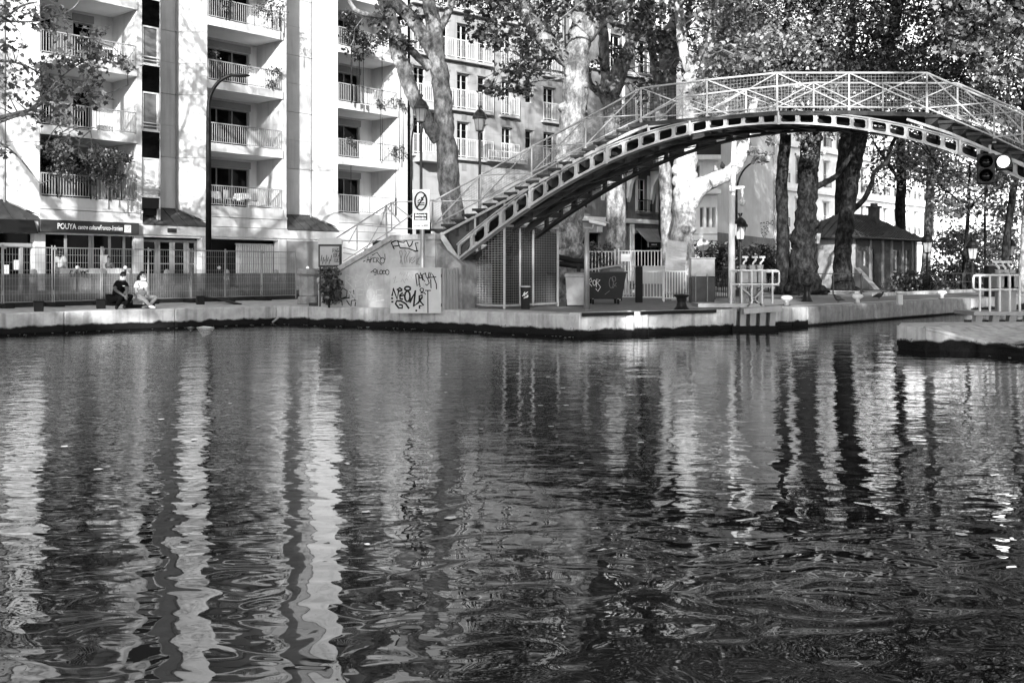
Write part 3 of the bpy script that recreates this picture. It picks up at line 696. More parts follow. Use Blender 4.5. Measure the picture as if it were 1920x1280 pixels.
Gb = Front('gable_house', 'house with a tall blank grey gable wall carrying painted graffiti', 1345.3, 66.1, 1452, 80)
MB().box(0, Gb.L, 0, .6, .5, 21).build('gable_wall', 'wall_gable', Gb.o)
MB().box(-.02, Gb.L, -.03, -.003, .5, Gb.Z(1400, 442)).build('plinth', 'wall_stone', Gb.o)
MB().tube([(Gb.L - .12, -.12, .6), (Gb.L - .12, -.12, 21)], .14, 8).build('white_downpipe', 'paint_white', Gb.o)
gN = Vector((Gb.d.y, -Gb.d.x, 0))
def gtag(rowlist, x0, y0, w, h, slope):
    out = []
    for r_, row in enumerate(rowlist):
        for c_, k in enumerate(row):
            bx_ = x0 + c_ * w + r_ * 2.0; by_ = y0 + r_ * h + c_ * slope
            for ln in k: out.append([(bx_ + p * w * .8, by_ + q * h * .8) for p, q in ln])
    return out
LT = {'T': [[(0, .1), (1, 0)], [(.5, 0), (.4, 1)]], 'O': [ell(.5, .5, .5, .5, n=8)], 'S': [[(1, 0), (.2, .15), (.2, .4), (.9, .6), (.8, .95), (0, 1)]], 'H': [[(0, 0), (0, 1)], [(1, 0), (1, 1)], [(0, .5), (1, .5)]],
      'C': [[(1, .1), (.3, 0), (0, .5), (.3, 1), (1, .9)]], 'U': [[(0, 0), (.1, .9), (.9, .9), (1, 0)]], 'B': [[(0, 0), (0, 1), (.9, .8), (.2, .5), (.8, .2), (0, 0)]], 'R': [[(0, 1), (0, 0), (.9, .2), (.1, .5), (1, 1)]],
      'I': [[(.5, 0), (.5, 1)]], 'N': [[(0, 1), (0, 0), (1, 1), (1, 0)]], 'Y': [[(0, 0), (.5, .5)], [(1, 0), (.3, 1)]], '2': [[(0, .2), (.6, 0), (.9, .3), (0, 1), (1, 1)]], '3': [[(0, 0), (.9, .1), (.4, .45), (.9, .8), (0, 1)]], 'F': [[(0, 1), (.1, 0), (1, 0)], [(.1, .5), (.8, .45)]],
      'A': [[(0, 1), (.5, 0), (1, 1)], [(.2, .65), (.9, .6)]], 'E': [[(1, 0), (0, .05), (0, 1), (1, .95)], [(0, .5), (.8, .5)]], 'P': [[(0, 1), (0, 0), (.9, .15), (.8, .5), (0, .55)]], 'G': [[(1, .1), (.3, 0), (0, .5), (.3, 1), (.9, .9), (.9, .5), (.5, .5)]],
      'L': [[(.1, 0), (0, 1), (1, .95)]], 'D': [[(0, 0), (0, 1), (.8, .8), (.9, .3), (0, 0)]], 'K': [[(0, 0), (0, 1)], [(1, 0), (.1, .5), (1, 1)]], 'W': [[(0, 0), (.25, 1), (.5, .3), (.75, 1), (1, 0)]], 'V': [[(0, 0), (.5, 1), (1, 0)]], '-': [[(0, .5), (.8, .45)]], '!': [[(.5, 0), (.5, .65)], [(.5, .85), (.5, 1)]],
      'M': [[(0, 1), (.1, 0), (.5, .6), (.9, 0), (1, 1)]], ' ': []}
def W(t): return [LT[c] for c in t]
strokes('graffiti', gtag([W('TOSHO'), W('BCR'), W('YC'), W('2U23'), W('INT')], 1425, 418, 5.2, 11, -1.2), 1.8, Gb.a, gN, 'spray_black', Gb.o)
# Haussmann terrace beyond the trees
E = Front('stone_terrace', 'long bright white stone terrace with tall windows beyond the lock house trees', 1453, 84, 1965, 140)
hl = []; nb = int(E.L / 2.6)
for i in range(nb):
    for z, h_ in ((.9, 3.2), (5.4, 2.5), (9.2, 2.4), (12.9, 2.3), (16.4, 2.1)):
        a = 1.0 + i * 2.6; hl.append((a, a + 1.15, z, z + h_))
wall_grid(0, E.L, .4, 20, hl, .35).build('wall', 'wall_pale', E.o)
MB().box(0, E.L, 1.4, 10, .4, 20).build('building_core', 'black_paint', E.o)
for h in hl:
    window(E.o, *h, .22, 2, 'frame_white', 'glass_mid', .08, 1)
    if h[2] > 5:
        MB().box(h[0] - .22, h[1] + .22, -.16, -.003, h[3] + .05, h[3] + .28).build('lintel', 'wall_pale', E.o)
        railing(E.o, h[0] - .12, h[1] + .12, h[2], .8, -.18, .14, 'rail_dark', single=False, name='window_railing')
for z in (4.6, 8.5, 12.3, 15.8, 19.6): MB().box(0, E.L, -.4, -.004, z, z + .28).build('cornice', 'wall_pale', E.o)
for i in range(18): MB().box(0, E.L, -.035, -.002, .9 + i * .2, .9 + i * .2 + .16).build('rusticated_course', 'wall_pale', E.o)
MB().prism([(0, -.1, 20), (0, 1.2, 23), (0, 9, 23.4), (0, 10, 20)], (E.L, 0, 0)).build('roof', 'zinc_roof', E.o)

# ------------------------------------------------------------------ the lock house
c0 = XZ(1604, 58, 0); d1 = Vector((.7071, .7071, 0)); hz = QZ + .1
LH = thing('lock_house', 'small dark lock keeper house with hipped ribbed roof among the trees', 'house', (c0.x, c0.y, 0), math.radians(45))
LL, LW = 8.4, 4.1; ez = hz + 2.95
hl = [(1.0, 1.5, hz + 1.3, hz + 2.2), (2.0, 2.45, hz, hz + 2.3), (5.0, 5.8, hz + .9, hz + 2.3), (6.8, 7.3, hz + .9, hz + 2.3)]
wall_grid(0, LL, hz - .1, ez, hl, .2).build('brick_wall', 'wall_brick', LH)
for h in hl: window(LH, *h, .12, 1, 'plaster', 'plaster' if h[2] == hz else 'glass_mid', .09)
for x in (0, 1.75, 3.4, 4.65, 6.2, 7.65, LL - .25): MB().box(x, x + .25, -.06, -.003, hz - .1, ez).build('pilaster', 'wall_brick' if x < 1 else 'wall_stone', LH)
wl = wall_grid(-LW, 0, hz - .1, ez, [(-3.2, -2.75, hz + 1.45, hz + 2.15), (-1.4, -.85, hz + 1.45, hz + 2.15)], .2)
R90 = Matrix.Rotation(math.radians(-90), 4, 'Z'); wl.v = [R90 @ v for v in wl.v]; wl.build('plaster_wall', 'plaster', LH)
for a in (-3.2, -1.4):
    o = window(LH, 0, .5, hz + 1.45, hz + 2.15, 0, 2, 'frame_white', 'glass_mid', .06, 1); o.rotation_euler = (0, 0, math.radians(-90)); o.location = (.12, -a, hz + 1.45)
    MB().box(-.05, -.003, -a - .6, -a + .08, hz + 1.32, hz + 1.44).build('sill', 'frame_white', LH)
MB().box(.3, LL, .3, LW, hz, ez).build('house_core', 'black_paint', LH)
ov = .65; rz_ = ez + 1.55
ra, rb = (LW / 2, LW / 2, rz_), (LL - LW / 2, LW / 2, rz_)
ev = [(-ov, -ov, ez - .05), (LL + ov, -ov, ez - .05), (LL + ov, LW + ov, ez - .05), (-ov, LW + ov, ez - .05)]
roof = MB().add(ev + [ra, rb], [(0, 1, 5, 4), (1, 2, 5), (2, 3, 4, 5), (3, 0, 4), (3, 2, 1, 0)]).build('roof', 'zinc_roof', LH)
rb_ = MB()
for i in range(1, 24):
    x = -ov + (LL + 2 * ov) * i / 24; t = min(1, (x + ov) / (LW / 2 + ov), (LL + ov - x) / (LW / 2 + ov))
    rb_.beam((x, -ov, ez - .03), (x, -ov + (LW / 2 + ov) * t, ez - .03 + 1.6 * t), .05, .06)
for i in range(1, 11):
    y = -ov + (LW + 2 * ov) * i / 11; t = min((y + ov), (LW + ov - y)) / (LW / 2 + ov)
    rb_.beam((-ov, y, ez - .03), (-ov + (LW / 2 + ov) * t, y, ez - .03 + 1.6 * t), .05, .06)
rb_.beam(ev[0], ra, .1, .1).beam(ra, rb, .1, .1)
rb_.build('standing_seam', 'zinc_roof', roof)
gu = MB().tube([ev[3], ev[0], ev[1], ev[2]], .07, 6); gu.build('gutter', 'rail_dark', LH)
ch = MB().box(5.2, 5.8, 1.2, 1.7, ez + .5, ez + 2.0); ch.box(5.1, 5.9, 1.1, 1.8, ez + 2.002, ez + 2.12); ch.box(5.3, 5.7, 1.3, 1.6, ez + 2.12, ez + 2.3); ch.build('chimney', 'wall_brick', roof)
ae = MB().tube([(1.5, 1.2, ez + .5), (1.5, 1.2, ez + 2.6)], .04, 6).tube([(.6, 1.2, ez + 2.1), (2.1, 1.2, ez + 2.1)], .025, 5); ae.build('aerial', 'rail_dark', LH)
MB().prism([G(1600, 541, QZ + .1), G(1640, 543, QZ + .1), G(1602, 541, QZ + .1) + Vector((0, 0, 1.2))], (.5, .6, 0)).build('ramp_wall', 'plaster', LH, world=True)
# ------------------------------------------------------------------ the arched iron footbridge
BW = Vector((1.36, 1.36, 0)); BWu = BW.normalized()
def bz(x): return 28.6 / (1 + .4 * (x - 960) / F)
def BP(x, y, v=0.0): return P(x, y, bz(x)) + BW * v
def interp(tab):
    xs = [p[0] for p in tab]; ys = [p[1] for p in tab]; return lambda x: float(np.interp(x, xs, ys))
def smooth_interp(tab, deg):
    c = np.polyfit([p[0] - 1400 for p in tab], [p[1] for p in tab], deg); return lambda x: float(np.polyval(c, x - 1400))
lowf = smooth_interp([(857, 490), (949, 421), (997, 385), (1060, 348), (1119, 316), (1152, 299), (1229, 270.7), (1322, 246), (1400, 236), (1456, 233), (1500, 233), (1584, 239), (1671, 254), (1781, 285), (1833, 302), (1920, 339), (2010, 385)], 6)
uppf = smooth_interp([(838, 478), (893, 428), (959, 377), (1013, 345), (1066, 313), (1100, 294), (1164, 265.5), (1244, 241), (1286, 229), (1319, 222), (1400, 215.5), (1456, 213), (1520, 212.5), (1584, 215.5), (1633, 221.5), (1715, 238), (1775, 256), (1833, 275), (1920, 307), (2010, 350)], 6)
br = thing('footbridge', 'arched pale iron footbridge with stairs and cross-braced railings over the lock', 'bridge', (BP(860, 500).x, BP(860, 500).y, QZ))
xb = [858.0]; 
while xb[-1] < 2000: xb.append(xb[-1] + 26.5 + 7.5 * min(1, max(0, (xb[-1] - 858) / 560)))
def girder(v0, mt, name):
    th = BWu * .07; fo = -BWu * .022
    for i in range(len(xb) - 1):
        x0, x1 = xb[i], xb[i + 1]; q = [BP(x0, lowf(x0), v0), BP(x1, lowf(x1), v0), BP(x1, uppf(x1), v0), BP(x0, uppf(x0), v0)]
        def bl(u, w): return (q[0] * (1 - u) + q[1] * u) * (1 - w) + (q[3] * (1 - u) + q[2] * u) * w
        joint = i % 5 == 4; mx0, mx1 = .085, (.22 if joint else .085); my0, my1 = .17, .15
        def loop(k, e=0.0):
            a0, a1, c0_, c1 = mx0 - e, 1 - mx1 + e, my0 - e * 1.2, 1 - my1 + e * 1.2; r = .10; r2 = .15
            return [bl(*p) for p in ((a0 + r, c0_), (a1 - r, c0_), (a1 - r * .3, c0_ + r2 * .3), (a1, c0_ + r2), (a1, c1 - r2), (a1 - r * .3, c1 - r2 * .3), (a1 - r, c1), (a0 + r, c1), (a0 + r * .3, c1 - r2 * .3), (a0, c1 - r2), (a0, c0_ + r2), (a0 + r * .3, c0_ + r2 * .3))]
        hole = loop(0); rim = loop(0, .045)
        ou = [bl(*p) for p in ((.3, 0), (.7, 0), (1, 0), (1, .3), (1, .7), (1, 1), (.7, 1), (.3, 1), (0, 1), (0, .7), (0, .3), (0, 0))]
        m_ = 12; rings = [[p + th for p in ou], ou, rim, [p + fo for p in rim], [p + fo for p in hole], [p + th for p in hole]]
        vs = [p for r in rings for p in r]; fs = [(a * m_ + j, a * m_ + (j + 1) % m_, (a + 1) * m_ + (j + 1) % m_, (a + 1) * m_ + j) for a in range(5) for j in range(m_)]
        fs += [(5 * m_ + j, 5 * m_ + (j + 1) % m_, (j + 1) % m_, j) for j in range(m_)]
        mb = MB().add(vs, fs)
        pn = mb.build(name, mt, br, world=True)
        if joint and v0 == 0:
            jb = MB()
            for w in (.15, .85):
                c_ = bl(.955, w) + fo; jb.ball(c_, .035, 6)
            c2, c3 = bl(.985, -.06), bl(.985, 1.04); jb.beam(c2 - BWu * .03, c3 - BWu * .03, .05, .05); jb.build('joint_bolt', mt, pn, world=True)
    # flanges: top and bottom ribs of the arch
    for fn, nm, w_ in ((lowf, 'bottom_flange', .20), (uppf, 'top_flange', .16)):
        fl = MB(); pts = [BP(x, fn(x), v0) for x in xb]
        vs = []; 
        for p in pts: vs += [p - BWu * .05, p + BWu * (w_ - .05), p + BWu * (w_ - .05) + Vector((0, 0, .035 if fn is lowf else .03)), p - BWu * .05 + Vector((0, 0, .035 if fn is lowf else .03))]
        fs = [(4 * i + a, 4 * i + (a + 1) % 4, 4 * i + 4 + (a + 1) % 4, 4 * i + 4 + a) for i in range(len(pts) - 1) for a in range(4)]
        fl.add(vs, fs).build(nm, mt, br, world=True)
girder(0.0, 'iron_light', 'girder_panel')
girder(1.0, 'iron_dark', 'far_girder_panel')  # same girder coloured dark to stand for shade under the bridge
# inner longitudinal rib and cross members under the deck
for v in (.36, .68):
    mb = MB()
    for x0, x1 in zip(xb[:-1], xb[1:]): mb.beam(BP(x0, lowf(x0) - 6, v), BP(x1, lowf(x1) - 6, v), .05, .16)
    mb.build('inner_rib', 'iron_dark', br, world=True)
for i in range(0, len(xb), 2):
    x = xb[i]; MB().beam(BP(x, (lowf(x) * .75 + uppf(x) * .25), .02), BP(x, lowf(x) * .75 + uppf(x) * .25, .99), .09, .16).build('cross_beam', 'iron_dark', br, world=True)
    if i + 4 < len(xb): MB().beam(BP(x, lowf(x) - 3, .03), BP(xb[i + 4], lowf(xb[i + 4]) - 3, .97), .03, .03).build('wind_brace', 'iron_dark', br, world=True)
# steps
NOSE = [(810.5 + 19.0 * i + .085 * i * i) for i in range(19)]
ytr = interp([(810, 429.5), (849, 411), (905, 382.5), (964, 352.5), (1002, 332), (1042, 309), (1097, 276.5), (1118, 265), (1139, 254), (1160, 242), (1190, 229.5)])
def step_block(p0, p1, drop, name='step'):
    """tread from nosing p0 back to p1 with a thin plate and the hollow riser block under it"""
    b_ = (p1 - p0); up = Vector((0, 0, 1)); mb = MB()
    mb.prism([p0 - BWu * .06, p1 - BWu * .06, p1 - BWu * .06 - up * .07, p0 - BWu * .06 - up * .07], BW + BWu * .12)
    mb.prism([p0 + b_ * .12 - up * .0705, p1 - up * .0705, p1 - up * (drop + .16), p0 + b_ * .55 - up * (drop + .02)], BW)
    return mb.build(name, 'tread_concrete', br, world=True)
for i, x in enumerate(NOSE):
    y = ytr(x); x1 = x + 25; a = BP(x, y); c_ = BP(x1, y); c_.z = a.z; nxt = BP(x, ytr(x + 20)).z - a.z
    step_block(a, c_, .20)
for i, (x, y) in enumerate([(1738, 214.6), (1764, 225.6), (1790, 236.8), (1816, 248.5), (1842, 260), (1868, 271.5), (1895, 283.5), (1922, 296), (1950, 309), (1978, 322)]):
    a = BP(x + 27, y); c_ = BP(x - 3, y); c_.z = a.z; step_block(a, c_, .19)
# stringers under the stairs
def poly_beam(pts, w, h, v, name, mt, up=(0, 0, 1)):
    mb = MB()
    for a, b_ in zip(pts[:-1], pts[1:]): mb.beam(BP(*a, v), BP(*b_, v), w, h, up)
    return mb.build(name, mt, br, world=True)
poly_beam([(826, 441), (945, 378), (1030, 331), (1118, 281), (1180, 250), (1216, 236)], .10, .07, 0.0, 'stringer', 'iron_light')
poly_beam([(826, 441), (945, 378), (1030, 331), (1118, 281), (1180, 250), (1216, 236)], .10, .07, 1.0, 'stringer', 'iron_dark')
poly_beam([(1700, 224), (1780, 250), (1850, 280), (1990, 343)], .10, .06, 0.0, 'stringer', 'iron_light')
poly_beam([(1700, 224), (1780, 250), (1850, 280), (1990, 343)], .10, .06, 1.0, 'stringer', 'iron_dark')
MB().prism([BP(826, 441, .06), BP(857, 490, .06), BP(893, 428, .06), BP(960, 372, .06)], BWu * .03).build('web_plate', 'steel_dark', br, world=True)
poly_beam([(824, 438), (860, 494)], .16, .12, 0.02, 'end_post', 'iron_light', (0, 1, 0))
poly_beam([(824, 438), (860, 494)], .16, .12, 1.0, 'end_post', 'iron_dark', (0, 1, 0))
for x, y0, y1 in ((890, 408, 432), (945, 380, 385)): poly_beam([(x, y0), (x, y1 + 8)], .06, .06, 0.01, 'stud', 'iron_light', (0, 1, 0))
# spandrel frames where the deck leaves the arch
for pts in ([(1216, 238), (1216, 248)], [(1216, 238), (1272, 228)], [(1150, 265), (1211, 238)]): poly_beam(pts, .07, .06, 0.0, 'spandrel_bar', 'iron_light')
# deck
dk = [(1186, 232), (1203, 230), (1325, 219), (1457, 208.5), (1592, 207.5), (1738, 211), (1745, 213)]
mb = MB(); pts = [BP(x, y) for x, y in dk]; vs = []
for p in pts: vs += [p - BWu * .05, p + BW + BWu * .05, p + BW + BWu * .05 - Vector((0, 0, .11)), p - BWu * .05 - Vector((0, 0, .11))]
fs = [(4 * i + a, 4 * i + (a + 1) % 4, 4 * i + 4 + (a + 1) % 4, 4 * i + 4 + a) for i in range(len(pts) - 1) for a in range(4)] + [(0, 1, 2, 3), tuple(4 * (len(pts) - 1) + a for a in (3, 2, 1, 0))]
mb.add(vs, fs).build('deck', 'tread_concrete', br, world=True)
# railings: posts, handrail, braces, bottom rail and wire mesh
POST = [(811, 378, 428), (901, 329, 380), (997, 275, 328), (1098, 222, 277), (1202, 165.5, 226), (1325.5, 150, 217), (1457, 137, 206), (1592, 137, 206), (1738, 137, 208), (1864, 192, 262), (1985, 246, 320)]
for v, mt in ((0.0, 'iron_light'), (1.0, 'iron_light')):
    pt = [(BP(x, a, v), BP(x, b_, v)) for x, a, b_ in POST]
    for i, (t_, b_) in enumerate(pt):
        MB().tube([b_ - Vector((0, 0, .08)), b_ + Vector((0, 0, .08)), t_], [.05, .028, .024], 8).build('rail_post', mt, br, world=True)
    mb = MB()
    mb.tube([t_ for t_, _ in pt], .027, 8); mb.build('handrail', mt, br, world=True)
    for i in range(len(pt) - 1):
        (t0, b0), (t1, b1) = pt[i], pt[i + 1]; up = Vector((0, 0, .07)); mb = MB()
        stair_l, stair_r = i < 4, i >= 8
        if stair_l: mb.tube([b0 + up, t1], .02, 6).tube([t0, t1 * 0 + b1 + Vector((0, 0, max(.05, t0.z - b1.z)))], .018, 6)
        elif stair_r: mb.tube([t0, b1 + up], .02, 6).tube([b0 + up, t1], .018, 6)
        else: mb.tube([b0 + up, t1], .017, 6).tube([t0 - BWu * .03, b1 + up - BWu * .03], .017, 6)
        mb.build('cross_brace', mt, br, world=True)
        MB().tube([b0 + up, b1 + up], .019, 6).build('bottom_rail', mt, br, world=True)
        nx = int((b1 - b0).length / .085); ny = 10; wm = MB(); off = BWu * .035
        for j in range(1, nx):
            f = j / nx; wm.beam(b0.lerp(b1, f) + up + off, t0.lerp(t1, f) + off, .0045, .0045)
        for j in range(1, ny):
            f = j / ny; wm.beam(b0.lerp(t0, f) + up * (1 - f) + off, b1.lerp(t1, f) + up * (1 - f) + off, .0045, .0045)
        wm.build('wire_mesh', 'wire_grey', br, world=True, kind='stuff')

# masonry pier that receives the far end of the bridge, beyond the picture edge
e0, e1 = BP(1992, 300), BP(2120, 300)
pz = BP(1992, 333).z
MB().prism([Vector((e0.x - .1, e0.y - .1, -.8)), Vector((e1.x, e1.y - .1, -.8)), Vector((e1.x, e1.y, -.8)) + BW, Vector((e0.x, e0.y, -.8)) + BW], (0, 0, pz + .75)).build('far_pier', 'stone_old', br, world=True)

# ------------------------------------------------------------------ traffic signal hung from the bridge
tz = bz(1850) - .35
sgn = thing('traffic_signal', 'dark signal hung under the bridge with one lit white lamp beside two unlit', 'traffic light', P(1858, 345, tz))
def lamp(cx, cy, r, tilt, lit):
    sc = tz / F; c_ = P(cx, cy, tz); w = r * 1.36 * sc
    mb = MB(); mb.bbox(-w, w, -.06, .14, -w, w, .03); Rm = Matrix.Rotation(tilt, 4, 'Y'); Rz = Matrix.Rotation(-.42, 4, 'Z')
    mb.v = [c_ + Rz @ Rm @ v for v in mb.v]; h = mb.build('lamp_housing', 'plastic_dark', sgn, world=True)
    vz = MB(); k = 18
    for rr in (r * 1.05 * sc,):
        vs = []
        for j in range(k + 1):
            a = math.radians(-35 + 250 * j / k); dl = .22 if not lit else .16
            for y_, q in ((-.06, rr), (-.06 - dl, rr * .98)): vs.append(c_ + Rz @ Vector((math.cos(a) * q, y_, math.sin(a) * q)))
        vz.add(vs, [(2 * j, 2 * j + 1, 2 * j + 3, 2 * j + 2) for j in range(k)])
    vz.build('visor', 'black_paint' if not lit else 'plastic_grey', h, world=True)
    ln = MB().ball((0, 0, 0), r * sc, 14, (1, .3, 1)); ln.v = [c_ + Rz @ (v + Vector((0, -.06, 0))) for v in ln.v]
    ln.build('lens', 'signal_light' if lit else 'glass_dark', h, smooth=True, world=True)
lamp(1848.5, 304, 11.5, 0, False); lamp(1848.5, 330, 11.5, 0, False); lamp(1881, 304, 10.8, -.16, True)
MB().tube([P(1856, 272, tz + .1), P(1856, 292, tz + .1)], .03, 8).build('hanger', 'iron_light', sgn, world=True)
MB().beam(P(1851, 300, tz + .15), P(1884, 297, tz + .15), .05, .05).build('bracket', 'plastic_dark', sgn, world=True)

# ------------------------------------------------------------------ stone abutment with its side stair
a = XZ(597, 30.9); b_ = XZ(815, 29.15); AD = (b_ - a).normalized(); AN = Vector((AD.y, -AD.x, 0)); AL = (b_ - a).length
ab = thing('bridge_abutment', 'rendered masonry bridge abutment with sloping side stair, covered in graffiti', 'abutment', a, math.atan2(AD.y, AD.x))
def AS(x, y, t=0.0):                                   # pixel on the abutment face, in its own coordinates
    p = on_plane(x, y, a, AN, 0); r = p - a; return (r.dot(AD), r.z)
q = [AS(x, y) for x, y in ((597, 530), (735, 450), (815, 448))]; s815 = q[2][0]; dep = 2.3
poly = [(q[0][0], 0, 0), (q[0][0], 0, q[0][1]), (q[1][0], 0, q[1][1]), (s815, 0, q[2][1]), (s815, 0, 0)]
MB().prism(poly, (0, dep, 0)).build('masonry', 'abutment_render', ab)
# corner quoins and the sloping buttress towards the arch foot
t0 = AS(815, 446); t1 = AS(862, 490); t2 = AS(865, 575)
MB().prism([(s815 + .004, .12, 0), (s815 + .004, .12, t0[1] - .15), (t1[0], .12, t1[1] - .1), (t1[0], .12, 0)], (0, dep - .3, 0)).build('buttress', 'stone_old', ab)
for i in range(4):
    zq = .02 + i * .5; MB().bbox(s815 - (.55 if i % 2 else .38), s815 + .01, -.015, .4, zq, zq + .48, .012).build('quoin', 'abutment_render', ab)
# coping in blocks
cp = [AS(597, 522), AS(735, 441), AS(818, 438)]
def cblock(p, q2, th=.16):
    MB().prism([(p[0], -.07, p[1] - th), (q2[0], -.07, q2[1] - th), (q2[0], -.07, q2[1]), (p[0], -.07, p[1])], (0, .35, 0)).build('coping_stone', 'stone_coping', ab)
for i in range(5):
    f0, f1 = i / 5, (i + 1) / 5 - .004; cblock((cp[0][0] + (cp[1][0] - cp[0][0]) * f0, cp[0][1] + (cp[1][1] - cp[0][1]) * f0), (cp[0][0] + (cp[1][0] - cp[0][0]) * f1, cp[0][1] + (cp[1][1] - cp[0][1]) * f1))
cblock(cp[1], cp[2])
MB().box(cp[1][0], s815, .3, dep, q[1][1] - .2, cp[1][1] - .03).build('landing', 'tread_concrete', ab)
for i in range(9):
    f = i / 9; s_ = cp[0][0] + (cp[1][0] - cp[0][0]) * f - .6; MB().box(s_, s_ + .3, .32, dep, 0, max(.1, (cp[1][1]) * f + .1)).build('step', 'tread_concrete', ab)
# stair railing
def rl(pts, r=.022, name='handrail', t=.1):
    p3 = [(AS(x, y)[0], t, AS(x, y)[1]) for x, y in pts]; MB().tube(p3, r, 6).build(name, 'iron_light', ab)
rl([(627, 446), (731, 379)]); rl([(731, 379), (815, 375)], .02)
for x, y0, y1 in ((666, 420, 470), (731, 379, 432), (777, 380, 380)): 
    if y1 > y0: rl([(x, y0), (x, y1)], .022, 'rail_post')
for l_ in ([(650, 455), (668, 421)], [(675, 482), (731, 380)], [(731, 380), (777, 415)], [(733, 428), (777, 396)], [(668, 421), (731, 427)], [(731, 428), (800, 429)], [(640, 490), (733, 430)], [(640, 464), (664, 470)], [(640, 474), (664, 478)]): rl(l_, .016, 'brace')
# further railing of the stair, behind
rl([(651, 378), (680, 412)], .02, 'far_brace', dep - .1); rl([(651, 378), (640, 420)], .02, 'far_brace', dep - .1); rl([(651, 376), (653, 450)], .035, 'far_post', dep - .1)
# graffiti on the abutment
def A_(lines, w, mt, name='graffiti'): return strokes(name, lines, w, a, AN, mt, ab)
Z1 = lambda p: (680 + p[0] / 7.53, 430 + p[1] / 7.53)           # coordinates read off an enlargement
def Zs(lines): return [[Z1(p) for p in l_] for l_ in lines]
A_(Zs([[(400, 190), (490, 150), (505, 165)], [(405, 190), (430, 240), (515, 230)], [(425, 240), (450, 280)], [(490, 150), (530, 262)], [(505, 175), (580, 185), (620, 160), (660, 250)], [(530, 262), (650, 270), (750, 310), (812, 300)], [(660, 250), (690, 220), (710, 165)], [(815, 190), (745, 195), (770, 300)]]), 2.3, 'spray_black')
A_(Zs([[(60, 470), (75, 370), (100, 470)], [(60, 430), (110, 430)], [(110, 470), (120, 390), (150, 400), (115, 430)], [(190, 400), (160, 400), (150, 460), (185, 465)], [(195, 470), (205, 395), (235, 410), (205, 440), (270, 505)], ell(280, 440, 32, 42), [(130, 370), (205, 325), (270, 420)], [(315, 345), (320, 430)], [(10, 455), (40, 440)]]), 1.5, 'spray_black')
A_(Zs([ell(175, 585, 22, 25), [(195, 590), (190, 640), (165, 640)], [(210, 570), (215, 635), (240, 630)], ell(262, 605, 20, 30), [(290, 580), (290, 635), (325, 620), (320, 585), (290, 580)], ell(350, 605, 25, 35), [(115, 605), (150, 585)]]), 1.5, 'spray_black')
A_(Zs([[(520, 310), (550, 300), (560, 340), (530, 480)], [(520, 310), (560, 490)], [(590, 290), (620, 330), (590, 400), (600, 480)], [(640, 310), (670, 310), (620, 400), (630, 470)], [(660, 480), (670, 380), (700, 450), (740, 390), (690, 400), (670, 450), (700, 480), (740, 440)], [(760, 500), (800, 400), (770, 420), (760, 480), (810, 500)]]), 1.7, 'spray_grey')
A_([[(640, 560), (636, 548), (643, 540), (651, 545), (650, 556), (640, 560)], [(655, 562), (655, 545), (665, 562), (663, 543)], [(641, 560), (655, 558)], [(650, 563), (656, 572)], [(642, 573), (641, 562)], [(658, 574), (660, 563), (668, 563)], [(666, 574), (667, 566)]], 2.0, 'spray_black')
A_([[(598, 534), (606, 530), (612, 534)], [(606, 531), (606, 545)], [(608, 538), (614, 548), (616, 560)]], 1.9, 'spray_black')
A_([[(x + random.uniform(-.7, .7), y + random.uniform(-.7, .7)) for x, y in l_] for l_ in gtag([W('RBG')], 648, 515, 19, 30, -1) + gtag([W('SPOE')], 652, 541, 18, 26, .5)], 2.6, 'spray_pale')
# masonry pedestal at the foot of the stair
c_ = G(575, 571); pd = thing('stone_pedestal', 'worn round-fronted stone pedestal at the foot of the bridge stair', 'pedestal', c_ + Vector((0, .45, 0)))
sc = c_.y / F
for nm, r0, r1, y0, y1 in (('plinth', 23, 22, 571, 556), ('drum', 19.5, 19, 556, 518), ('cap', 23.5, 22.5, 515, 503), ('necking', 20, 20, 518, 515)):
    MB().lathe([(r0 * sc - .03, (571 - y0) * sc + .0), (r0 * sc, (571 - y0) * sc + .03), (r1 * sc, (571 - y1) * sc - .035), (r1 * sc - .03, (571 - y1) * sc - .003)], (0, 0, 0), 10, .3).build(nm, 'stone_old', pd)
# information board
ibz = 30.6; ib = thing('notice_board', 'framed notice board on posts, its glass covered with stickers and tags', 'board', XZ(618, ibz))
def IB(x, y, t=0): return P(x, y, ibz) + Vector((0, t, 0))
MB().prism([IB(597, 458), IB(640, 458), IB(640, 501), IB(597, 501)], (0, .12, 0)).build('case', 'sign_grey', ib, world=True)
MB().prism([IB(600, 462, -.012), IB(636, 462, -.012), IB(636, 497, -.012), IB(600, 497, -.012)], (0, .01, 0)).build('panel', 'plaster', ib, world=True)
MB().prism([IB(596, 458), IB(596, 450), IB(600, 446), IB(637, 446), IB(641, 450), IB(641, 458)], (0, .14, 0)).build('hood', 'cabinet_grey', ib, world=True)
for x in (600, 637): MB().beam(IB(x, 500, .06), XZ(x, ibz + .06), .05).build('post', 'sign_grey', ib, world=True)
N0 = Vector((0, -1, 0))
strokes('graffiti', gtag([W('PAG'), W('EBA'), W('LET')], 624, 466, 4, 9, 0) + [[(602 + 3 * i, 490 + (i % 2) * 5), (604 + 3 * i, 478 + (i % 3) * 4)] for i in range(7)], 1.1, IB(600, 470, -.012), N0, 'spray_black', ib)
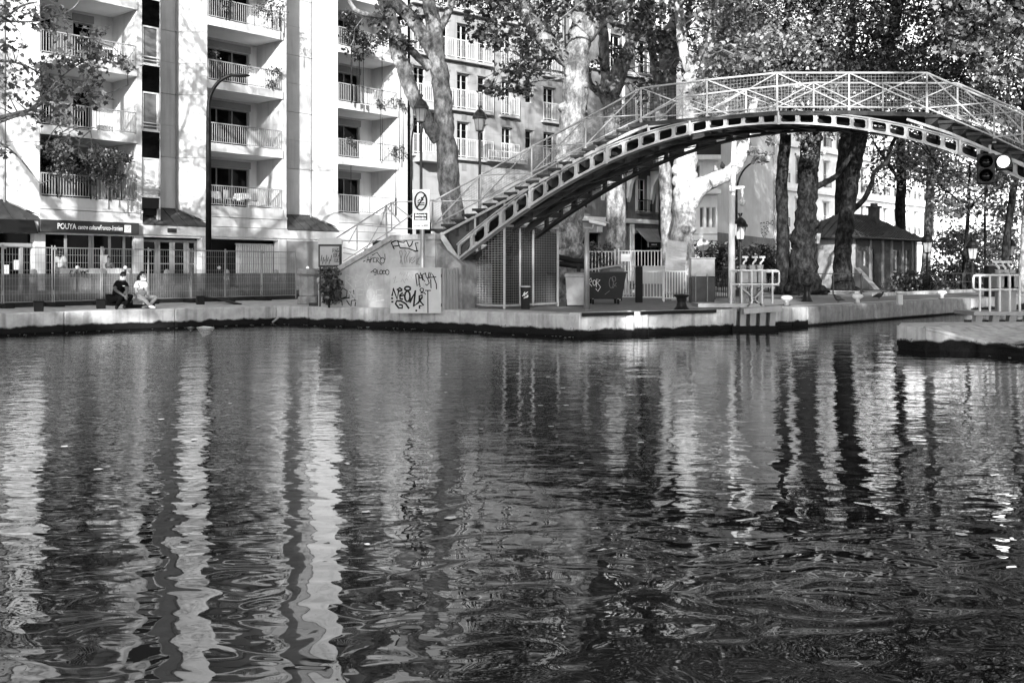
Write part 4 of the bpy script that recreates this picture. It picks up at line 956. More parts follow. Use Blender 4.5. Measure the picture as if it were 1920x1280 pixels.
# climbing plant on the abutment
ivy = thing('climbing_plant', 'dense dark leafed plant growing against the abutment behind the pedestal', 'plant', XZ(627, 29.9))
cl_ = [(tuple(P(616 + (y_ - 500) * .12 + random.gauss(0, 4 + (y_ - 500) * .13), y_, 29.9 + random.uniform(-.1, .45))), (.17, .15, .2), 42) for y_ in [random.uniform(506, 568) for _ in range(34)]]
link('foliage', leaf_mesh('foliage', [((c2[0] - ivy.location.x, c2[1] - ivy.location.y, c2[2] - QZ), r, n_) for c2, r, n_ in cl_], .10), 'leaf_mid', ivy)
MB().tube([XZ(617, 29.9), P(618, 540, 29.95), P(624, 515, 30.1)], [.03, .025, .015], 6).build('stem', 'bark_dark', ivy, world=True)
# electrical cabinets
ez_ = 27.95; eb = thing('electric_cabinet', 'pale metal cabinet sprayed with bold black lettering on the quay edge', 'cabinet', XZ(780, ez_))
def EB(x, y, t=0): return P(x, y, ez_) + Vector((0, t, 0))
MB().prism([EB(732, 587), EB(827, 587), EB(827, 504), EB(732, 504)], (0, .5, 0)).build('body', 'cabinet_grey', eb, world=True)
MB().prism([EB(731, 504.2, -.03), EB(828, 504.2, -.03), EB(828, 501.5, -.03), EB(731, 501.5, -.03)], (0, .56, 0)).build('lid', 'cabinet_grey', eb, world=True)
MB().beam(EB(795, 506, -.004), EB(795, 585, -.004), .008, .008, (0, 1, 0)).build('door_seam', 'frame_grey', eb, world=True)
for y in (517, 572): MB().tube([EB(827.5, y - 3, -.0), EB(827.5, y + 3, -.0)], .012, 6).build('hinge', 'sign_grey', eb, world=True)
def Eg(lines, w, mt='spray_black'): strokes('graffiti', Zs(lines), w, EB(732, 580), N0, mt, eb)
Eg([[(415, 940), (430, 830), (490, 990), (510, 850)], [(560, 855), (525, 825), (485, 850), (520, 870), (560, 860)], [(520, 940), (580, 930), (560, 895), (525, 930), (530, 980), (570, 985)], ell(632, 945, 38, 75), ell(635, 835, 42, 28), [(665, 1035), (700, 960), (745, 860), (720, 1090), (780, 1040), (840, 960), (840, 925), (800, 940), (800, 1000), (860, 1070), (800, 1080), (805, 1120)], [(655, 1120), (610, 1050), (540, 1010), (480, 1010), (465, 1050), (510, 1110), (560, 1110), (560, 1070), (515, 1060)], [(402, 970), (430, 975)], [(405, 1022), (435, 1022)], [(745, 1140), (770, 1150)]], 3.4)
Eg([[(745, 640), (770, 620), (790, 650), (800, 770), (770, 800), (755, 700), (750, 640)], [(800, 680), (815, 610), (850, 720)], [(790, 690), (850, 680)], [(880, 620), (840, 640), (850, 700), (880, 735)], [(885, 610), (900, 680), (930, 690)], [(940, 605), (920, 700), (940, 760), (905, 790), (885, 770)], [(945, 690), (965, 610), (1000, 660), (1040, 770), (1043, 845)], [(930, 680), (1040, 672)], [(960, 700), (966, 830)], [(805, 770), (812, 820)]], 1.9)
Eg([ell(835, 855, 25, 25), [(850, 880), (815, 900), (870, 890), (890, 920)], [(880, 862), (965, 862)], [(920, 862), (922, 1180)]], 1.9)
Eg([[(520, 640), (540, 600), (545, 650), (570, 620), (580, 660), (600, 610), (620, 660), (640, 600)], [(650, 680), (660, 640), (690, 690), (700, 640)], [(600, 720), (620, 690), (640, 720)], [(430, 700), (470, 660), (440, 760), (490, 740)], [(540, 740), (560, 700), (600, 760)]], .7, 'spray_grey')
e2 = thing('corrugated_cabinet', 'narrow ribbed grey cabinet standing beside the sprayed cabinet', 'cabinet', XZ(845, 28.5))
ca, cb2, ct = P(829, 583, 28.05), P(858, 578, 28.9), (P(829, 502, 28.05), P(858, 500, 28.9))
hh = ct[0].z - QZ; base0 = Vector((ca.x, ca.y, QZ)); base1 = Vector((cb2.x, cb2.y, QZ)); dd = (base1 - base0).normalized(); nn = Vector((dd.y, -dd.x, 0)); ll = (base1 - base0).length
mb = MB().prism([base0, base1, base1 + Vector((0, 0, hh)), base0 + Vector((0, 0, hh))], -nn * .35); mb.build('body', 'plaster', e2, world=True)
for i in range(5):
    p = base0 + dd * (ll * (i + .1) / 5); MB().prism([p, p + dd * ll * .13, p + dd * ll * .13 + Vector((0, 0, hh)), p + Vector((0, 0, hh))], nn * .05).build('rib', 'plaster', e2, world=True)
# bathing-forbidden sign
bs = thing('bathing_sign', 'white sign forbidding bathing with a crossed swimmer in a ring, on a pole', 'sign', XZ(791, 28.7))
bz_ = 28.62
def BS(x, y, t=0): return P(x, y, bz_) + Vector((0, t, 0))
MB().tube([XZ(792, 28.7), BS(792, 372, .08)], .062, 10).build('pole', 'galvanised', bs, world=True)
MB().prism([BS(773.5, 430), BS(805.5, 430), BS(805.5, 355.5), BS(773.5, 355.5)], (0, .02, 0)).build('plate', 'print_white', bs, world=True)
def flat(lines, w, mt, name): strokes(name, lines, w, BS(790, 390), N0, mt, bs)
flat([ell(789, 377.2, 10.9, 16.9, 0, 360, 28)], 3.3, 'sign_grey', 'ring'); flat([[(781.5, 390), (797, 365)]], 2.6, 'sign_grey', 'bar')
flat([[(783, 378), (787, 374), (790, 377), (794, 374)], ell(791, 371.5, 1.2, 1.2, n=8), [(783, 381.5), (785, 380), (787, 381.5), (789, 380), (791, 381.5), (793, 380), (796, 381.5)], [(783, 385), (785, 383.5), (787, 385), (789, 383.5), (791, 385), (793, 383.5), (796, 385)]], 1.7, 'spray_black', 'swimmer')
MB().prism([BS(776, 413, -.006), BS(801.5, 413, -.006), BS(801.5, 399.5, -.006), BS(776, 399.5, -.006)], (0, .005, 0)).build('caption_panel', 'sign_grey', bs, world=True)
def bl_(body, x, y, size, mt, sx=1):
    p = BS(x, y, -.009) - bs.location; letters(body, size, mt, bs, p, (math.pi / 2, 0, 0), 0, 'caption', sx, .002)
bl_('Baignade', 788.8, 403.4, .098, 'print_white', .92); bl_('interdite', 788.8, 409.6, .098, 'print_white', .92); bl_('DANGER DE MORT', 789.5, 423, .062, 'sign_grey', .82)
MB().beam(BS(774, 416.5, -.003), BS(805, 416.5, -.003), .006, .006).build('plate_joint', 'frame_grey', bs, world=True)
BANK = [(-46, -8, 1.1), (-39, -6, 1.1), (-32, -5, 1.05), (-26, -9, 1.1), (-20, -5, 1.2), (-14.5, -9, 1.35), (-9.5, -6, 1.4), (-5.5, -12, 1.35), (-2, -22, 1.2), (1.5, -5, .82), (7.5, -8, 1.1), (13, -5, 1.15), (19, -9, 1.2), (25, -6, 1.2), (32, -9, 1.2)]
# ------------------------------------------------------------------ temporary fence along the quay
F0 = Vector((-15.25, 29.35, 0)); FD = Vector((.60, .80, 0)); fang = math.atan2(FD.y, FD.x)
def f_s(x):
    u = (x - 960) / F; return (u * F0.y - F0.x) / (FD.x - u * FD.y)
fx = [-92, 5, 100, 190, 278, 358, 422, 491, 556]; fs_ = [f_s(x) for x in fx]
desc = ['cut by the picture edge', 'left of the standing woman in white', 'before the cultural centre window', 'right behind the crouching pair', 'before the entrance doors', 'beneath the curved street lamp', 'before the slatted gate', 'ending at the stone pedestal']
for i in range(len(fx) - 1):
    w = fs_[i + 1] - fs_[i] - .06; base = F0 + FD * (fs_[i] + .03)
    t = thing('fence_panel', 'mesh site fence panel with grey netting, ' + desc[i], 'fence', (base.x, base.y, QZ), fang + random.uniform(-.012, .012), 'site fence panels along the quay')
    h0, h1 = .17, 1.84; ln = random.uniform(-.03, .03)
    for x in (0, w): MB().tube([(x, 0, .05), (x + ln, 0, h1 + .05)], .021, 8).build('post', 'galvanised', t)
    MB().tube([(0, 0, h1 - .02), (w, 0, h1 - .02)], .019, 6).build('top_rail', 'galvanised', t)
    MB().tube([(0, 0, h0), (w, 0, h0)], .019, 6).build('bottom_rail', 'galvanised', t)
    wm = MB(); nx = int(w / .085)
    for j in range(1, nx): wm.beam((w * j / nx, 0, h0), (w * j / nx, 0, h1), .006, .006)
    for j in range(1, 7): wm.beam((0, -.006, h0 + (h1 - h0) * j / 7), (w, -.006, h0 + (h1 - h0) * j / 7), .009, .009)
    wm.build('wire_mesh', 'galvanised', t, kind='stuff')
    nm = MB(); m_ = 12
    for j in range(m_):
        x0, x1 = w * j / m_ + .01, w * (j + 1) / m_ + .01 - .0; g0, g1 = .016 + .012 * math.sin(j * 1.3), .016 + .012 * math.sin((j + 1) * 1.3)
        nm.add([(x0, g0, h0 + .02), (x1, g1, h0 + .02), (x1, g1, 1.02), (x0, g0, 1.02)], [(0, 1, 2, 3)])
    nm.build('netting', 'debris_netting', t)
    if i: MB().bbox(-.16, .18, -.36, .30, 0, .14, .03).build('rubber_foot', 'rubber', t)
    MB().box(-.05, .07, -.03, .03, h1 - .08, h1 + .0).build('clamp', 'galvanised', t)
# dark kerb under the fence
kb_ = MB(); kb_.beam(F0 + FD * -4 + Vector((0, 0, QZ + .07)) - Vector((FD.y, -FD.x, 0)) * .5, F0 + FD * 14 + Vector((0, 0, QZ + .07)) - Vector((FD.y, -FD.x, 0)) * .5, .3, .2); o = kb_.build('street_kerb', 'asphalt'); o['kind'] = 'structure'
# square black mooring stubs
for (x, y), ds in zip(((73, 584), (190, 579), (377, 571)), ('nearest the picture edge', 'beside the crouching man', 'beside the dark plank')):
    p = G(x, y); t = thing('mooring_stub', 'short square black mooring stub on the quay, ' + ds, 'bollard', p, .5, 'square black stubs on the quay')
    MB().bbox(-.12, .12, 0, .24, 0, .27, .015).build('post', 'black_paint', t); MB().bbox(-.14, .14, -.02, .26, .262, .285, .008).build('cap', 'rubber', t)
pk = G(395, 569); t = thing('black_plank', 'dark bent plank lying on the quay below the fence', 'plank', pk)
mb = MB(); mb.beam(G(376, 567) + Vector((0, 0, .2)), G(410, 567.5) + Vector((0, 0, .13)), .22, .03); mb.beam(G(410, 567.5) + Vector((0, 0, .13)), G(447, 571) + Vector((0, 0, .02)), .22, .03); mb.build('board', 'rubber', t, world=True)
# street bollards behind the fence
bp_ = MB().lathe([(.055, 0), (.05, .1), (.045, .85), (.03, .9)], (0, 0, 0), 8).mesh('shaft', True); bb_ = MB().ball((0, 0, .95), .085, 10).mesh('ball_top', True)
for x, yt, z, ds in ((145, 496, 41.2, 'before the cultural centre planter'), (235, 496, 43.2, 'behind the crouching man'), (411, 492, 46.2, 'before the dark gateway'), (577, 494, 49.8, 'just above the stone pedestal')):
    t = thing('street_bollard', 'thin black bollard with a white ball top ' + ds, 'bollard', XZ(x, z, .72), 0, 'white topped street bollards')
    link('shaft', bp_, 'black_paint', t, scale=(1, 1, 1.15)); link('ball_top', bb_, 'paint_white', t, loc=(0, 0, .12))
wp = MB().lathe([(.26, 0), (.26, .08), (.13, .12), (.12, .85), (.1, .95), (.04, 1.0)], (0, 0, 0), 10).mesh('post', True); wpb = MB().lathe([(.132, .55), (.132, .72)], (0, 0, 0), 10).mesh('band')
for x, z, ds in ((63, 33.2, 'left of the second fence post'), (195, 36.0, 'behind the crouching man'), (313, 38.8, 'right of the seated woman'), (425, 41.5, 'by the lamp post foot'), (518, 43.8, 'beside the stone pedestal')):
    t = thing('traffic_post', 'pale plastic road post seen dimly through the netting ' + ds, 'post', XZ(x, z, .72), 0, 'pale road posts behind the netting')
    link('post', wp, 'plaster', t); link('band', wpb, 'print_white', t)
# planter with wooden front before the shop
pl = thing('wooden_planter', 'low slatted terrace planter with black painted letters before the cultural centre', 'planter', fa(0, -1.0, .84), math.atan2(D_.y, D_.x))
p0, p1 = s_px(112, -1.0), s_px(248, -1.0)
MB().box(p0, p1, 0, .4, 0, .78).build('box', 'cloth_mid', pl)
sm = MB().box(-.06, .06, -.03, -.002, .02, .92).mesh('slat'); n_ = int((p1 - p0) / .135)
for i in range(n_): link('slat', sm, 'wood_slat', pl, loc=(p0 + .07 + i * .135, 0, random.uniform(-.01, .01)))
strokes('graffiti', gtag([W('CAVOE')], 131, 507, 7.2, 14, .3), 2.4, fa(0, -1.06), N_, 'spray_black', pl)

# ------------------------------------------------------------------ lamps
def tube_lamp(label, x, zb, ytop, arm_px, r=.06, mt='black_paint', lean=0):
    b_ = XZ(x, zb, .75); top = P(x, ytop + 60, zb); t = thing('street_lamp', label, 'street lamp', b_)
    pts = [b_, Vector((b_.x, zb, top.z - .6)), top]; 
    for i in range(1, 9):
        a = i / 8 * 1.45; dx = arm_px * (1 - math.cos(a)) / (1 - math.cos(1.45)); dy = 60 * math.sin(a) / math.sin(1.45)
        pts.append(P(x + dx, ytop + 60 - dy, zb))
    n_ = len(pts); MB().tube(pts, [r * 1.5, r * 1.2] + [r * (1 - .35 * i / n_) for i in range(n_ - 2)], 8).build('mast', mt, t, smooth=True, world=True)
    e = pts[-1]; d = 1 if arm_px > 0 else -1; mb = MB().ball(e + Vector((d * .3, 0, -.02)), .42, 10, (1, .4, .17)); mb.build('lamp_head', 'plastic_dark', t, smooth=True, world=True)
    MB().lathe([(.14, 0), (.14, .5), (.11, .6), (r * 1.3, .62)], b_, 10).build('base', mt, t, world=True)
    return t
tube_lamp('tall black street lamp with curved arm before the balconies', 391, 40.0, 141, 45, .085)
tube_lamp('thin black curved lamp beside the leftmost lantern', 771, 42, 226, 12, .04)
tube_lamp('thin curved street lamp in front of the blank gable', 1381, 55, 303, 38, .06)
def lantern(label, x, z, ytop, pole='iron_dark', ground=QZ, sc=1.0, glass='lamp_glass', gr='old iron lantern posts'):
    top = P(x, ytop, z).z; b_ = XZ(x, z, ground); H = top - ground; t = thing('lantern_post', label, 'lamp post', b_, 0, gr)
    s = sc; z0 = H - 1.22 * s
    MB().lathe([(.22 * s, 0), (.22 * s, .25), (.16 * s, .32), (.15 * s, .8), (.10 * s, .9), (.075 * s, 1.0), (.06 * s, z0 - .35 * s), (.075 * s, z0 - .33 * s), (.06 * s, z0 - .28 * s), (.045 * s, z0 - .1 * s), (.09 * s, z0 - .02 * s), (.05 * s, z0)], (0, 0, 0), 10).build('pole', pole, t, smooth=False)
    MB().lathe([(.17 * s, z0 + .02 * s), (.27 * s, z0 + .56 * s)], (0, 0, 0), 6, .3).build('glazing', glass, t)
    mb = MB()
    for j in range(6):
        a = .3 + j * math.pi / 3; c, s_ = math.cos(a), math.sin(a); mb.beam((.175 * s * c, .175 * s * s_, z0), (.28 * s * c, .28 * s * s_, z0 + .57 * s), .022 * s)
    mb.lathe([(.19 * s, z0 - .02 * s), (.19 * s, z0 + .02 * s)], (0, 0, 0), 6, .3); mb.build('lantern_frame', pole, t)
    MB().lathe([(.27 * s, z0 + .565 * s), (.34 * s, z0 + .57 * s), (.35 * s, z0 + .66 * s), (.30 * s, z0 + .72 * s), (.24 * s, z0 + .86 * s), (.12 * s, z0 + .98 * s), (.06 * s, z0 + 1.02 * s), (.05 * s, z0 + 1.08 * s)], (0, 0, 0), 12).build('hood', pole, t)
    mb = MB()
    for j in range(6):
        a = j * math.pi / 3; c, s_ = math.cos(a), math.sin(a); mb.beam((.05 * s * c, .05 * s * s_, z0 + 1.07 * s), (.10 * s * c, .10 * s * s_, z0 + 1.21 * s), .03 * s)
    mb.build('finial', pole, t); return t
lantern('grey lantern post partly over the leaning limb of the first plane tree', 789.5, 32.6, 177, 'steel_dark', .6, .74)
lantern('grey lantern post standing clear above the lower stair of the bridge', 899.5, 36.5, 197, 'steel_dark', .6, .78)
lantern('dark lantern post directly right of the white camera mast', 1388, 43, 399, 'black_paint', QZ, .95)
lantern('dark lantern post at the burred dark trunk beside the lock house', 1530.5, 47, 413, 'black_paint', QZ, .92)
lantern('dark lantern post against the far eave of the lock house', 1738.5, 52, 432, 'black_paint', QZ, .95)
lantern('dark lantern post alone between the railings and young trees', 1823, 52, 442, 'black_paint', QZ, 1.0)
lantern('dark lantern post above the right hand lock gate', 1893.5, 54, 440, 'black_paint', QZ, .95)

# ------------------------------------------------------------------ cage under the stair
cg = thing('mesh_cage', 'welded mesh cage filling the space under the bridge stair', 'cage', XZ(945.5, 28.9))
cL, cC, cR = XZ(866.5, 30.3), XZ(945.5, 28.9), XZ(1046, 31.2)
def up(p, y, x): return Vector((p.x, p.y, EYE + (HY - y) * p.y / F))
for p, x, y in ((cL, 866.5, 483), (cC, 945.5, 384), (cR, 1046, 428)): MB().beam(p, up(p, y, x), .07, .07, (0, 1, 0)).build('corner_post', 'iron_light' if x < 1000 else 'galvanised', cg, world=True)
def grid(a0, a1, b0, b1, stepx, stepy, name, wire=.008, mt='iron_light'):
    mb = MB(); L_ = (b0 - a0).length; nx = max(2, int(L_ / stepx))
    for j in range(nx + 1):
        f = j / nx; mb.beam(a0.lerp(b0, f), a1.lerp(b1, f), wire, wire)
    top = max(a1.z, b1.z); z = a0.z
    while z < top:
        f0 = 0 if z <= a1.z else (z - a1.z) / max(1e-6, b1.z - a1.z)
        if f0 < 1: mb.beam(a0.lerp(b0, f0) * 1 + Vector((0, 0, z - a0.z)), b0 + Vector((0, 0, z - b0.z)), wire, wire)
        z += stepy
    return mb.build(name, mt, cg, world=True, kind='stuff')
tC = up(cC, 424, 0); tL = up(cL, 484, 0); tR = up(cR, 428, 0); g0 = Vector((0, 0, .1))
grid(cL + g0, tL, cC + g0, up(cC, 425, 0), .13, .07, 'mesh_panel', .008); grid(cC + g0, up(cC, 424, 0), cR + g0, tR, .09, .075, 'mesh_panel', .005, 'wire_grey')
for a_, c2 in ((tL, up(cC, 423, 0)), (up(cC, 423, 0), tR), (cL + g0, cC + g0), (cC + g0, cR + g0)): MB().beam(a_, c2, .06, .06).build('frame_rail', 'iron_light', cg, world=True)
for f in (.28, .52): MB().beam(cC.lerp(cR, f) + g0, up(cC, 428, 0).lerp(tR, f), .06, .06, (0, 1, 0)).build('door_frame', 'galvanised', cg, world=True)
MB().prism([cC.lerp(cR, .02) + Vector((.2, 1.6, 0)), cR + Vector((.1, 1.2, 0)), cR + Vector((.1, 1.2, 2.3)), cC.lerp(cR, .02) + Vector((.2, 1.6, 2.6))], (0, .05, 0)).build('shade_sheet', 'black_paint', cg, world=True)  # black sheet added to paint in the dark inside of the cage
br_ = thing('storage_drum', 'round grey drum stored inside the mesh cage', 'drum', XZ(905, 31.3)); MB().lathe([(.28, 0), (.3, .02), (.3, .85), (.28, .88)], (0, 0, 0), 14).build('body', 'plaster', br_); MB().lathe([(.31, .4), (.31, .44)], (0, 0, 0), 14).build('hoop', 'steel_dark', br_)
br_ = thing('storage_crate', 'dark crate stored inside the mesh cage behind its door', 'crate', XZ(1015, 31.9)); MB().bbox(-.55, .45, 0, .7, 0, 1.0, .02).build('body', 'plastic_dark', br_); MB().bbox(-.58, .48, -.03, .73, 1.0, 1.06, .02).build('lid', 'rubber', br_)
MB().prism([cL + Vector((.1, 1.3, 0)), cC + Vector((.25, 1.75, 0)), cC + Vector((.25, 1.75, 2.5)), cL + Vector((.1, 1.3, 1.2))], (0, .05, 0)).build('shade_sheet', 'black_paint', cg, world=True)  # second black sheet, shade behind the left mesh put into colour
hs_ = thing('drain_hose', 'thick dark corrugated hoses lying behind the cage', 'hose', XZ(1060, 34.2))
for dz_ in (0, .22): MB().tube([P(1012, 487 + dz_ * 40, 33.6), P(1040, 480 + dz_ * 60, 33.7), P(1075, 489 + dz_ * 40, 33.8), P(1098, 490 + dz_ * 40, 33.9)], .1, 10).build('hose', 'rubber', hs_, smooth=True, world=True)
for x in (1030, 1085): MB().beam(XZ(x, 33.75), P(x, 494, 33.75), .12).build('trestle', 'rubber', hs_, world=True)
pk_ = thing('leaning_plank', 'pale plank leaning inside the mesh cage', 'plank', XZ(985, 31.2)); MB().beam(XZ(1000, 31.4), P(968, 470, 31.3), .06, .18, (0, 1, 0)).build('board', 'plaster', pk_, world=True); MB().beam(P(968, 466, 31.3), P(985, 470, 31.3), .05, .12).build('crosspiece', 'plaster', pk_, world=True)
# litter post, bins, camera pole
t = thing('litter_tube', 'short black litter tube with white tag in front of the cage door', 'bin', G(985, 580)); s_ = t.location.y / F
MB().lathe([(.115, 0), (.125, .02), (.14, .62), (.15, .64), (.145, .67), (.10, .67), (.10, .5)], (0, 0, 0), 14).build('body', 'rubber', t, smooth=False); MB().lathe([(.142, .635), (.153, .645), (.15, .672)], (0, 0, 0), 14).build('rim', 'plaster', t)
strokes('graffiti', [[(981, 551), (984, 547), (983, 556), (987, 549), (986, 557), (990, 551), (988, 558)], [(979, 555), (990, 547)], [(982, 559), (991, 555)]], 1.1, t.location + Vector((0, -.145, 0)), N0, 'spray_white', t)
t = thing('wheelie_bin', 'grey two-wheeled refuse bin with closed lid', 'bin', G(1080, 575), -.12); 
MB().prism([(-.26, -.28, .06), (.26, -.28, .06), (.30, -.34, .93), (-.30, -.34, .93)], (0, .62, 0)).build('body', 'plastic_grey', t)
MB().prism([(-.33, -.38, .93), (-.33, .33, .93), (-.33, .33, 1.0), (-.33, .1, 1.07), (-.33, -.3, 1.02)], (.66, 0, 0)).build('lid', 'plastic_grey', t)
for sx_ in (-.29, .29): MB().tube([(sx_ - .03, .2, .11), (sx_ + .03, .2, .11)], .11, 12).build('wheel', 'rubber', t)
t = thing('dumpster', 'wide dark four-wheeled dumpster with tilted lid and white tags', 'bin', G(1133, 570), .05)
MB().prism([(-.55, -.4, .2), (.53, -.4, .2), (.66, -.5, 1.02), (-.62, -.5, 1.02)], (0, .95, 0)).build('body', 'plastic_dark', t)
MB().box(-.66, .7, -.56, .5, 1.02, 1.08).build('rim', 'plastic_dark', t)
MB().prism([(-.64, -.5, 1.09), (.64, -.5, 1.30), (.64, -.5, 1.34), (-.64, -.5, 1.14)], (0, .95, 0)).build('lid', 'plaster', t)
MB().ball((.25, -.1, 1.1), .33, 10, (1.2, .9, .6)).build('refuse_sack', 'plastic_grey', t)
for sx_, sy_ in ((-.42, -.3), (.42, -.3), (-.42, .35), (.42, .35)): MB().tube([(sx_ - .03, sy_, .09), (sx_ + .03, sy_, .09)], .09, 12).build('wheel', 'rubber', t); MB().beam((sx_, sy_, .1), (sx_, sy_, .2), .05).build('fork', 'galvanised', t)
dp_ = t.location + Vector((0, -.425, .2)); dN = Vector((.05, -1, -.122))
strokes('graffiti', [[(1104, 527), (1108, 521), (1110, 527), (1104, 530), (1110, 537)], ell(1114.5, 530, 3, 5), [(1118, 538), (1119, 523), (1125, 525), (1120, 530), (1126, 538), (1121, 546), (1117, 541)]], 1.3, dp_, dN, 'spray_white', t)
strokes('graffiti', [ell(1146, 530, 4, 10), ell(1151, 523, 3.5, 5), [(1149, 540), (1156, 530), (1150, 533), (1156, 537)], [(1134, 552), (1143, 545)]], 1.0, dp_, dN, 'spray_grey', t)
t = thing('camera_pole', 'short grey pole with a white surveillance camera beside the bins', 'camera', G(1100, 581))
h_ = P(1100, 430, t.location.y).z - QZ; MB().tube([(0, 0, 0), (0, 0, h_)], [.085, .065], 12).build('pole', 'galvanised', t, smooth=True); MB().lathe([(.13, 0), (.13, .02)], (0, 0, 0), 12).build('foot_plate', 'galvanised', t)
MB().tube([(-.08, 0, h_ + .02), (.16, 0, h_ + .02), (.2, 0, h_ + .14)], .035, 8).build('bracket', 'galvanised', t)
cm_ = MB(); cm_.bbox(-.2, .30, -.06, .06, -.05, .05, .02); Rm = Matrix.Rotation(.22, 4, 'Y'); cm_.v = [Rm @ v + Vector((.26, 0, h_ + .2)) for v in cm_.v]; cm_.build('camera', 'paint_white', t)
cm_ = MB(); cm_.box(-.23, .36, -.075, .075, .055, .07); cm_.v = [Rm @ v + Vector((.26, 0, h_ + .2)) for v in cm_.v]; cm_.build('sun_hood', 'paint_white', t)

# ------------------------------------------------------------------ fences and boards behind the quay
def fence(name, label, xa, za, xb_, zb, h, step, mt, wire=.02, zg=QZ, rails=(.08, .95), post=.05, single=True, solid=None, pstep=None):
    a_ = XZ(xa, za, zg); c2 = XZ(xb_, zb, zg); d = (c2 - a_); L_ = d.length; t = thing(name, label, 'fence', a_, math.atan2(d.y, d.x)); n_ = max(2, int(L_ / step))
    pm = MB().box(-wire / 2, wire / 2, -wire / 2, wire / 2, h * rails[0], h * (rails[-1] if single else rails[-1])).mesh('picket')
    for j in range(n_ + 1): link('picket', pm, mt, t, loc=(L_ * j / n_, 0, 0))
    for r in rails: MB().box(0, L_, -wire * .8, wire * .8, h * r - .02, h * r + .02).build('rail', mt, t)
    np_ = max(1, int(L_ / (pstep or 2.2)))
    for j in range(np_ + 1): MB().box(L_ * j / np_ - post / 2, L_ * j / np_ + post / 2, -post / 2 - .002, post / 2 + .002, 0, h).build('post', mt, t)
    return t
fence('picket_fence', 'tall white picket fence in front of the burred plane trunk', 1092, 41, 1153, 41.3, 2.0, .13, 'paint_white', .035)
fence('picket_fence', 'tall white picket gate section carrying a blank white plate', 1160, 40, 1240, 39.6, 2.0, .13, 'paint_white', .035)
t = thing('white_plate', 'small blank white plate fixed to the white pickets', 'sign', P(1173, 483, 39.7)); MB().box(-.18, .18, 0, .02, -.15, .15).build('plate', 'print_white', t); MB().box(-.03, .03, .02, .1, -.05, .05).build('bracket', 'galvanised', t)
fence('crowd_barrier', 'low white barrier rails standing before the leaning panel', 1163, 37.3, 1243, 36.6, 1.12, .11, 'paint_white', .03, rails=(.12, .97))
fence('crowd_barrier', 'low white barrier rails between the bollard and the dark cabinet', 1245, 35.6, 1297, 35.2, 1.12, .10, 'paint_white', .03, rails=(.12, .97))
fence('iron_railing', 'low black railing behind the bins under the bridge', 1000, 36.5, 1165, 36.5, 1.1, .14, 'rail_dark', .022)
fence('iron_railing', 'black railing in shade beside the white camera mast', 1340, 38, 1372, 38.6, 1.15, .12, 'rail_dark', .025)
fence('iron_railing', 'low black rail fence in front of the burred dark trunk', 1456, 46.5, 1615, 46.5, 1.0, 1.0, 'rail_dark', .03, rails=(.1, .97), pstep=1.0)
fence('iron_railing', 'low black rail fence right of the lock house hedge', 1738, 51, 1838, 51, 1.0, .42, 'rail_dark', .025, rails=(.1, .55, .97), pstep=1.6)
fence('iron_railing', 'dark spiked railing below the blank gable', 1330, 60, 1448, 66, 1.9, .22, 'rail_dark', .03)
t = thing('black_post', 'thick black wooden post leaning before the white barrier', 'post', XZ(1198, 34.5)); mb = MB(); mb.bbox(-.12, .12, -.1, .1, 0, 1.25, .02); mb.build('shaft', 'rubber', t); MB().bbox(-.13, .13, -.11, .11, 1.252, 1.28, .01).build('cap', 'plastic_dark', t)
t = thing('toy_house_box', 'small white box with dark square windows behind the barrier', 'box', XZ(1213, 38.8)); t.location.z = QZ
for x, w in ((1213, 62),): MB().box(-.45, .75, 0, .5, .6, 1.25).build('body', 'paint_white', t); MB().box(-.4, .7, .05, .45, 0, .6).build('stand', 'wire_grey', t)
for x in (-.3, .15): window(t, x, x + .28, .78, 1.05, -.03, 2, 'paint_white', 'glass_dark', .03, 1)
MB().box(-.5, .8, -.04, .54, 1.252, 1.3).build('lid', 'paint_white', t)
lp = thing('perforated_sheet', 'large perforated pale panel leaning in front of the bright trunk', 'panel', XZ(1266, 35.8))
lpz = 35.8
def LPp(x, y, t=0): return P(x, y, lpz) + Vector((0, t, 0))
MB().prism([LPp(1243, 546), LPp(1281, 550), LPp(1289, 455), LPp(1251, 449)], (0, .06, 0)).build('sheet', 'brushed_panel', lp, world=True)
for i in range(9): MB().beam(LPp(1247 - i * .3 + .0, 462 + i * 5, -.01), LPp(1287 - i * .3, 467 + i * 5, -.01), .02, .02).build('rib', 'galvanised', lp, world=True)
MB().beam(LPp(1262, 470, .1), XZ(1262, lpz + .7), .05).build('strut', 'galvanised', lp, world=True)
t = thing('steel_cabinet', 'upright cabinet with brushed top half and dark lower half beside the lock gate', 'cabinet', G(1318, 568)); cz = t.location.y
s_ = cz / F; MB().bbox(-22 * s_, 22 * s_, 0, .5, .0, (568 - 519) * s_, .015).build('lower_body', 'steel_dark', t); MB().bbox(-22.5 * s_, 22.5 * s_, -.01, .5, (568 - 519) * s_ + .003, (568 - 485) * s_, .015).build('upper_body', 'brushed_panel', t); MB().box(-23.5 * s_, 23.5 * s_, -.03, .52, (568 - 485) * s_ + .002, (568 - 483) * s_).build('top_plate', 'galvanised', t)
for dx in (-14, 8): MB().tube([(dx * s_, -.03, .05), (dx * s_, -.03, 1.0)], .02, 6).build('grab_rail', 'galvanised', t)
t = thing('round_sign', 'round road sign seen from behind on a thin pole before the hedge', 'sign', XZ(1318, 44)); cz = P(1318, 459, 44).z - QZ
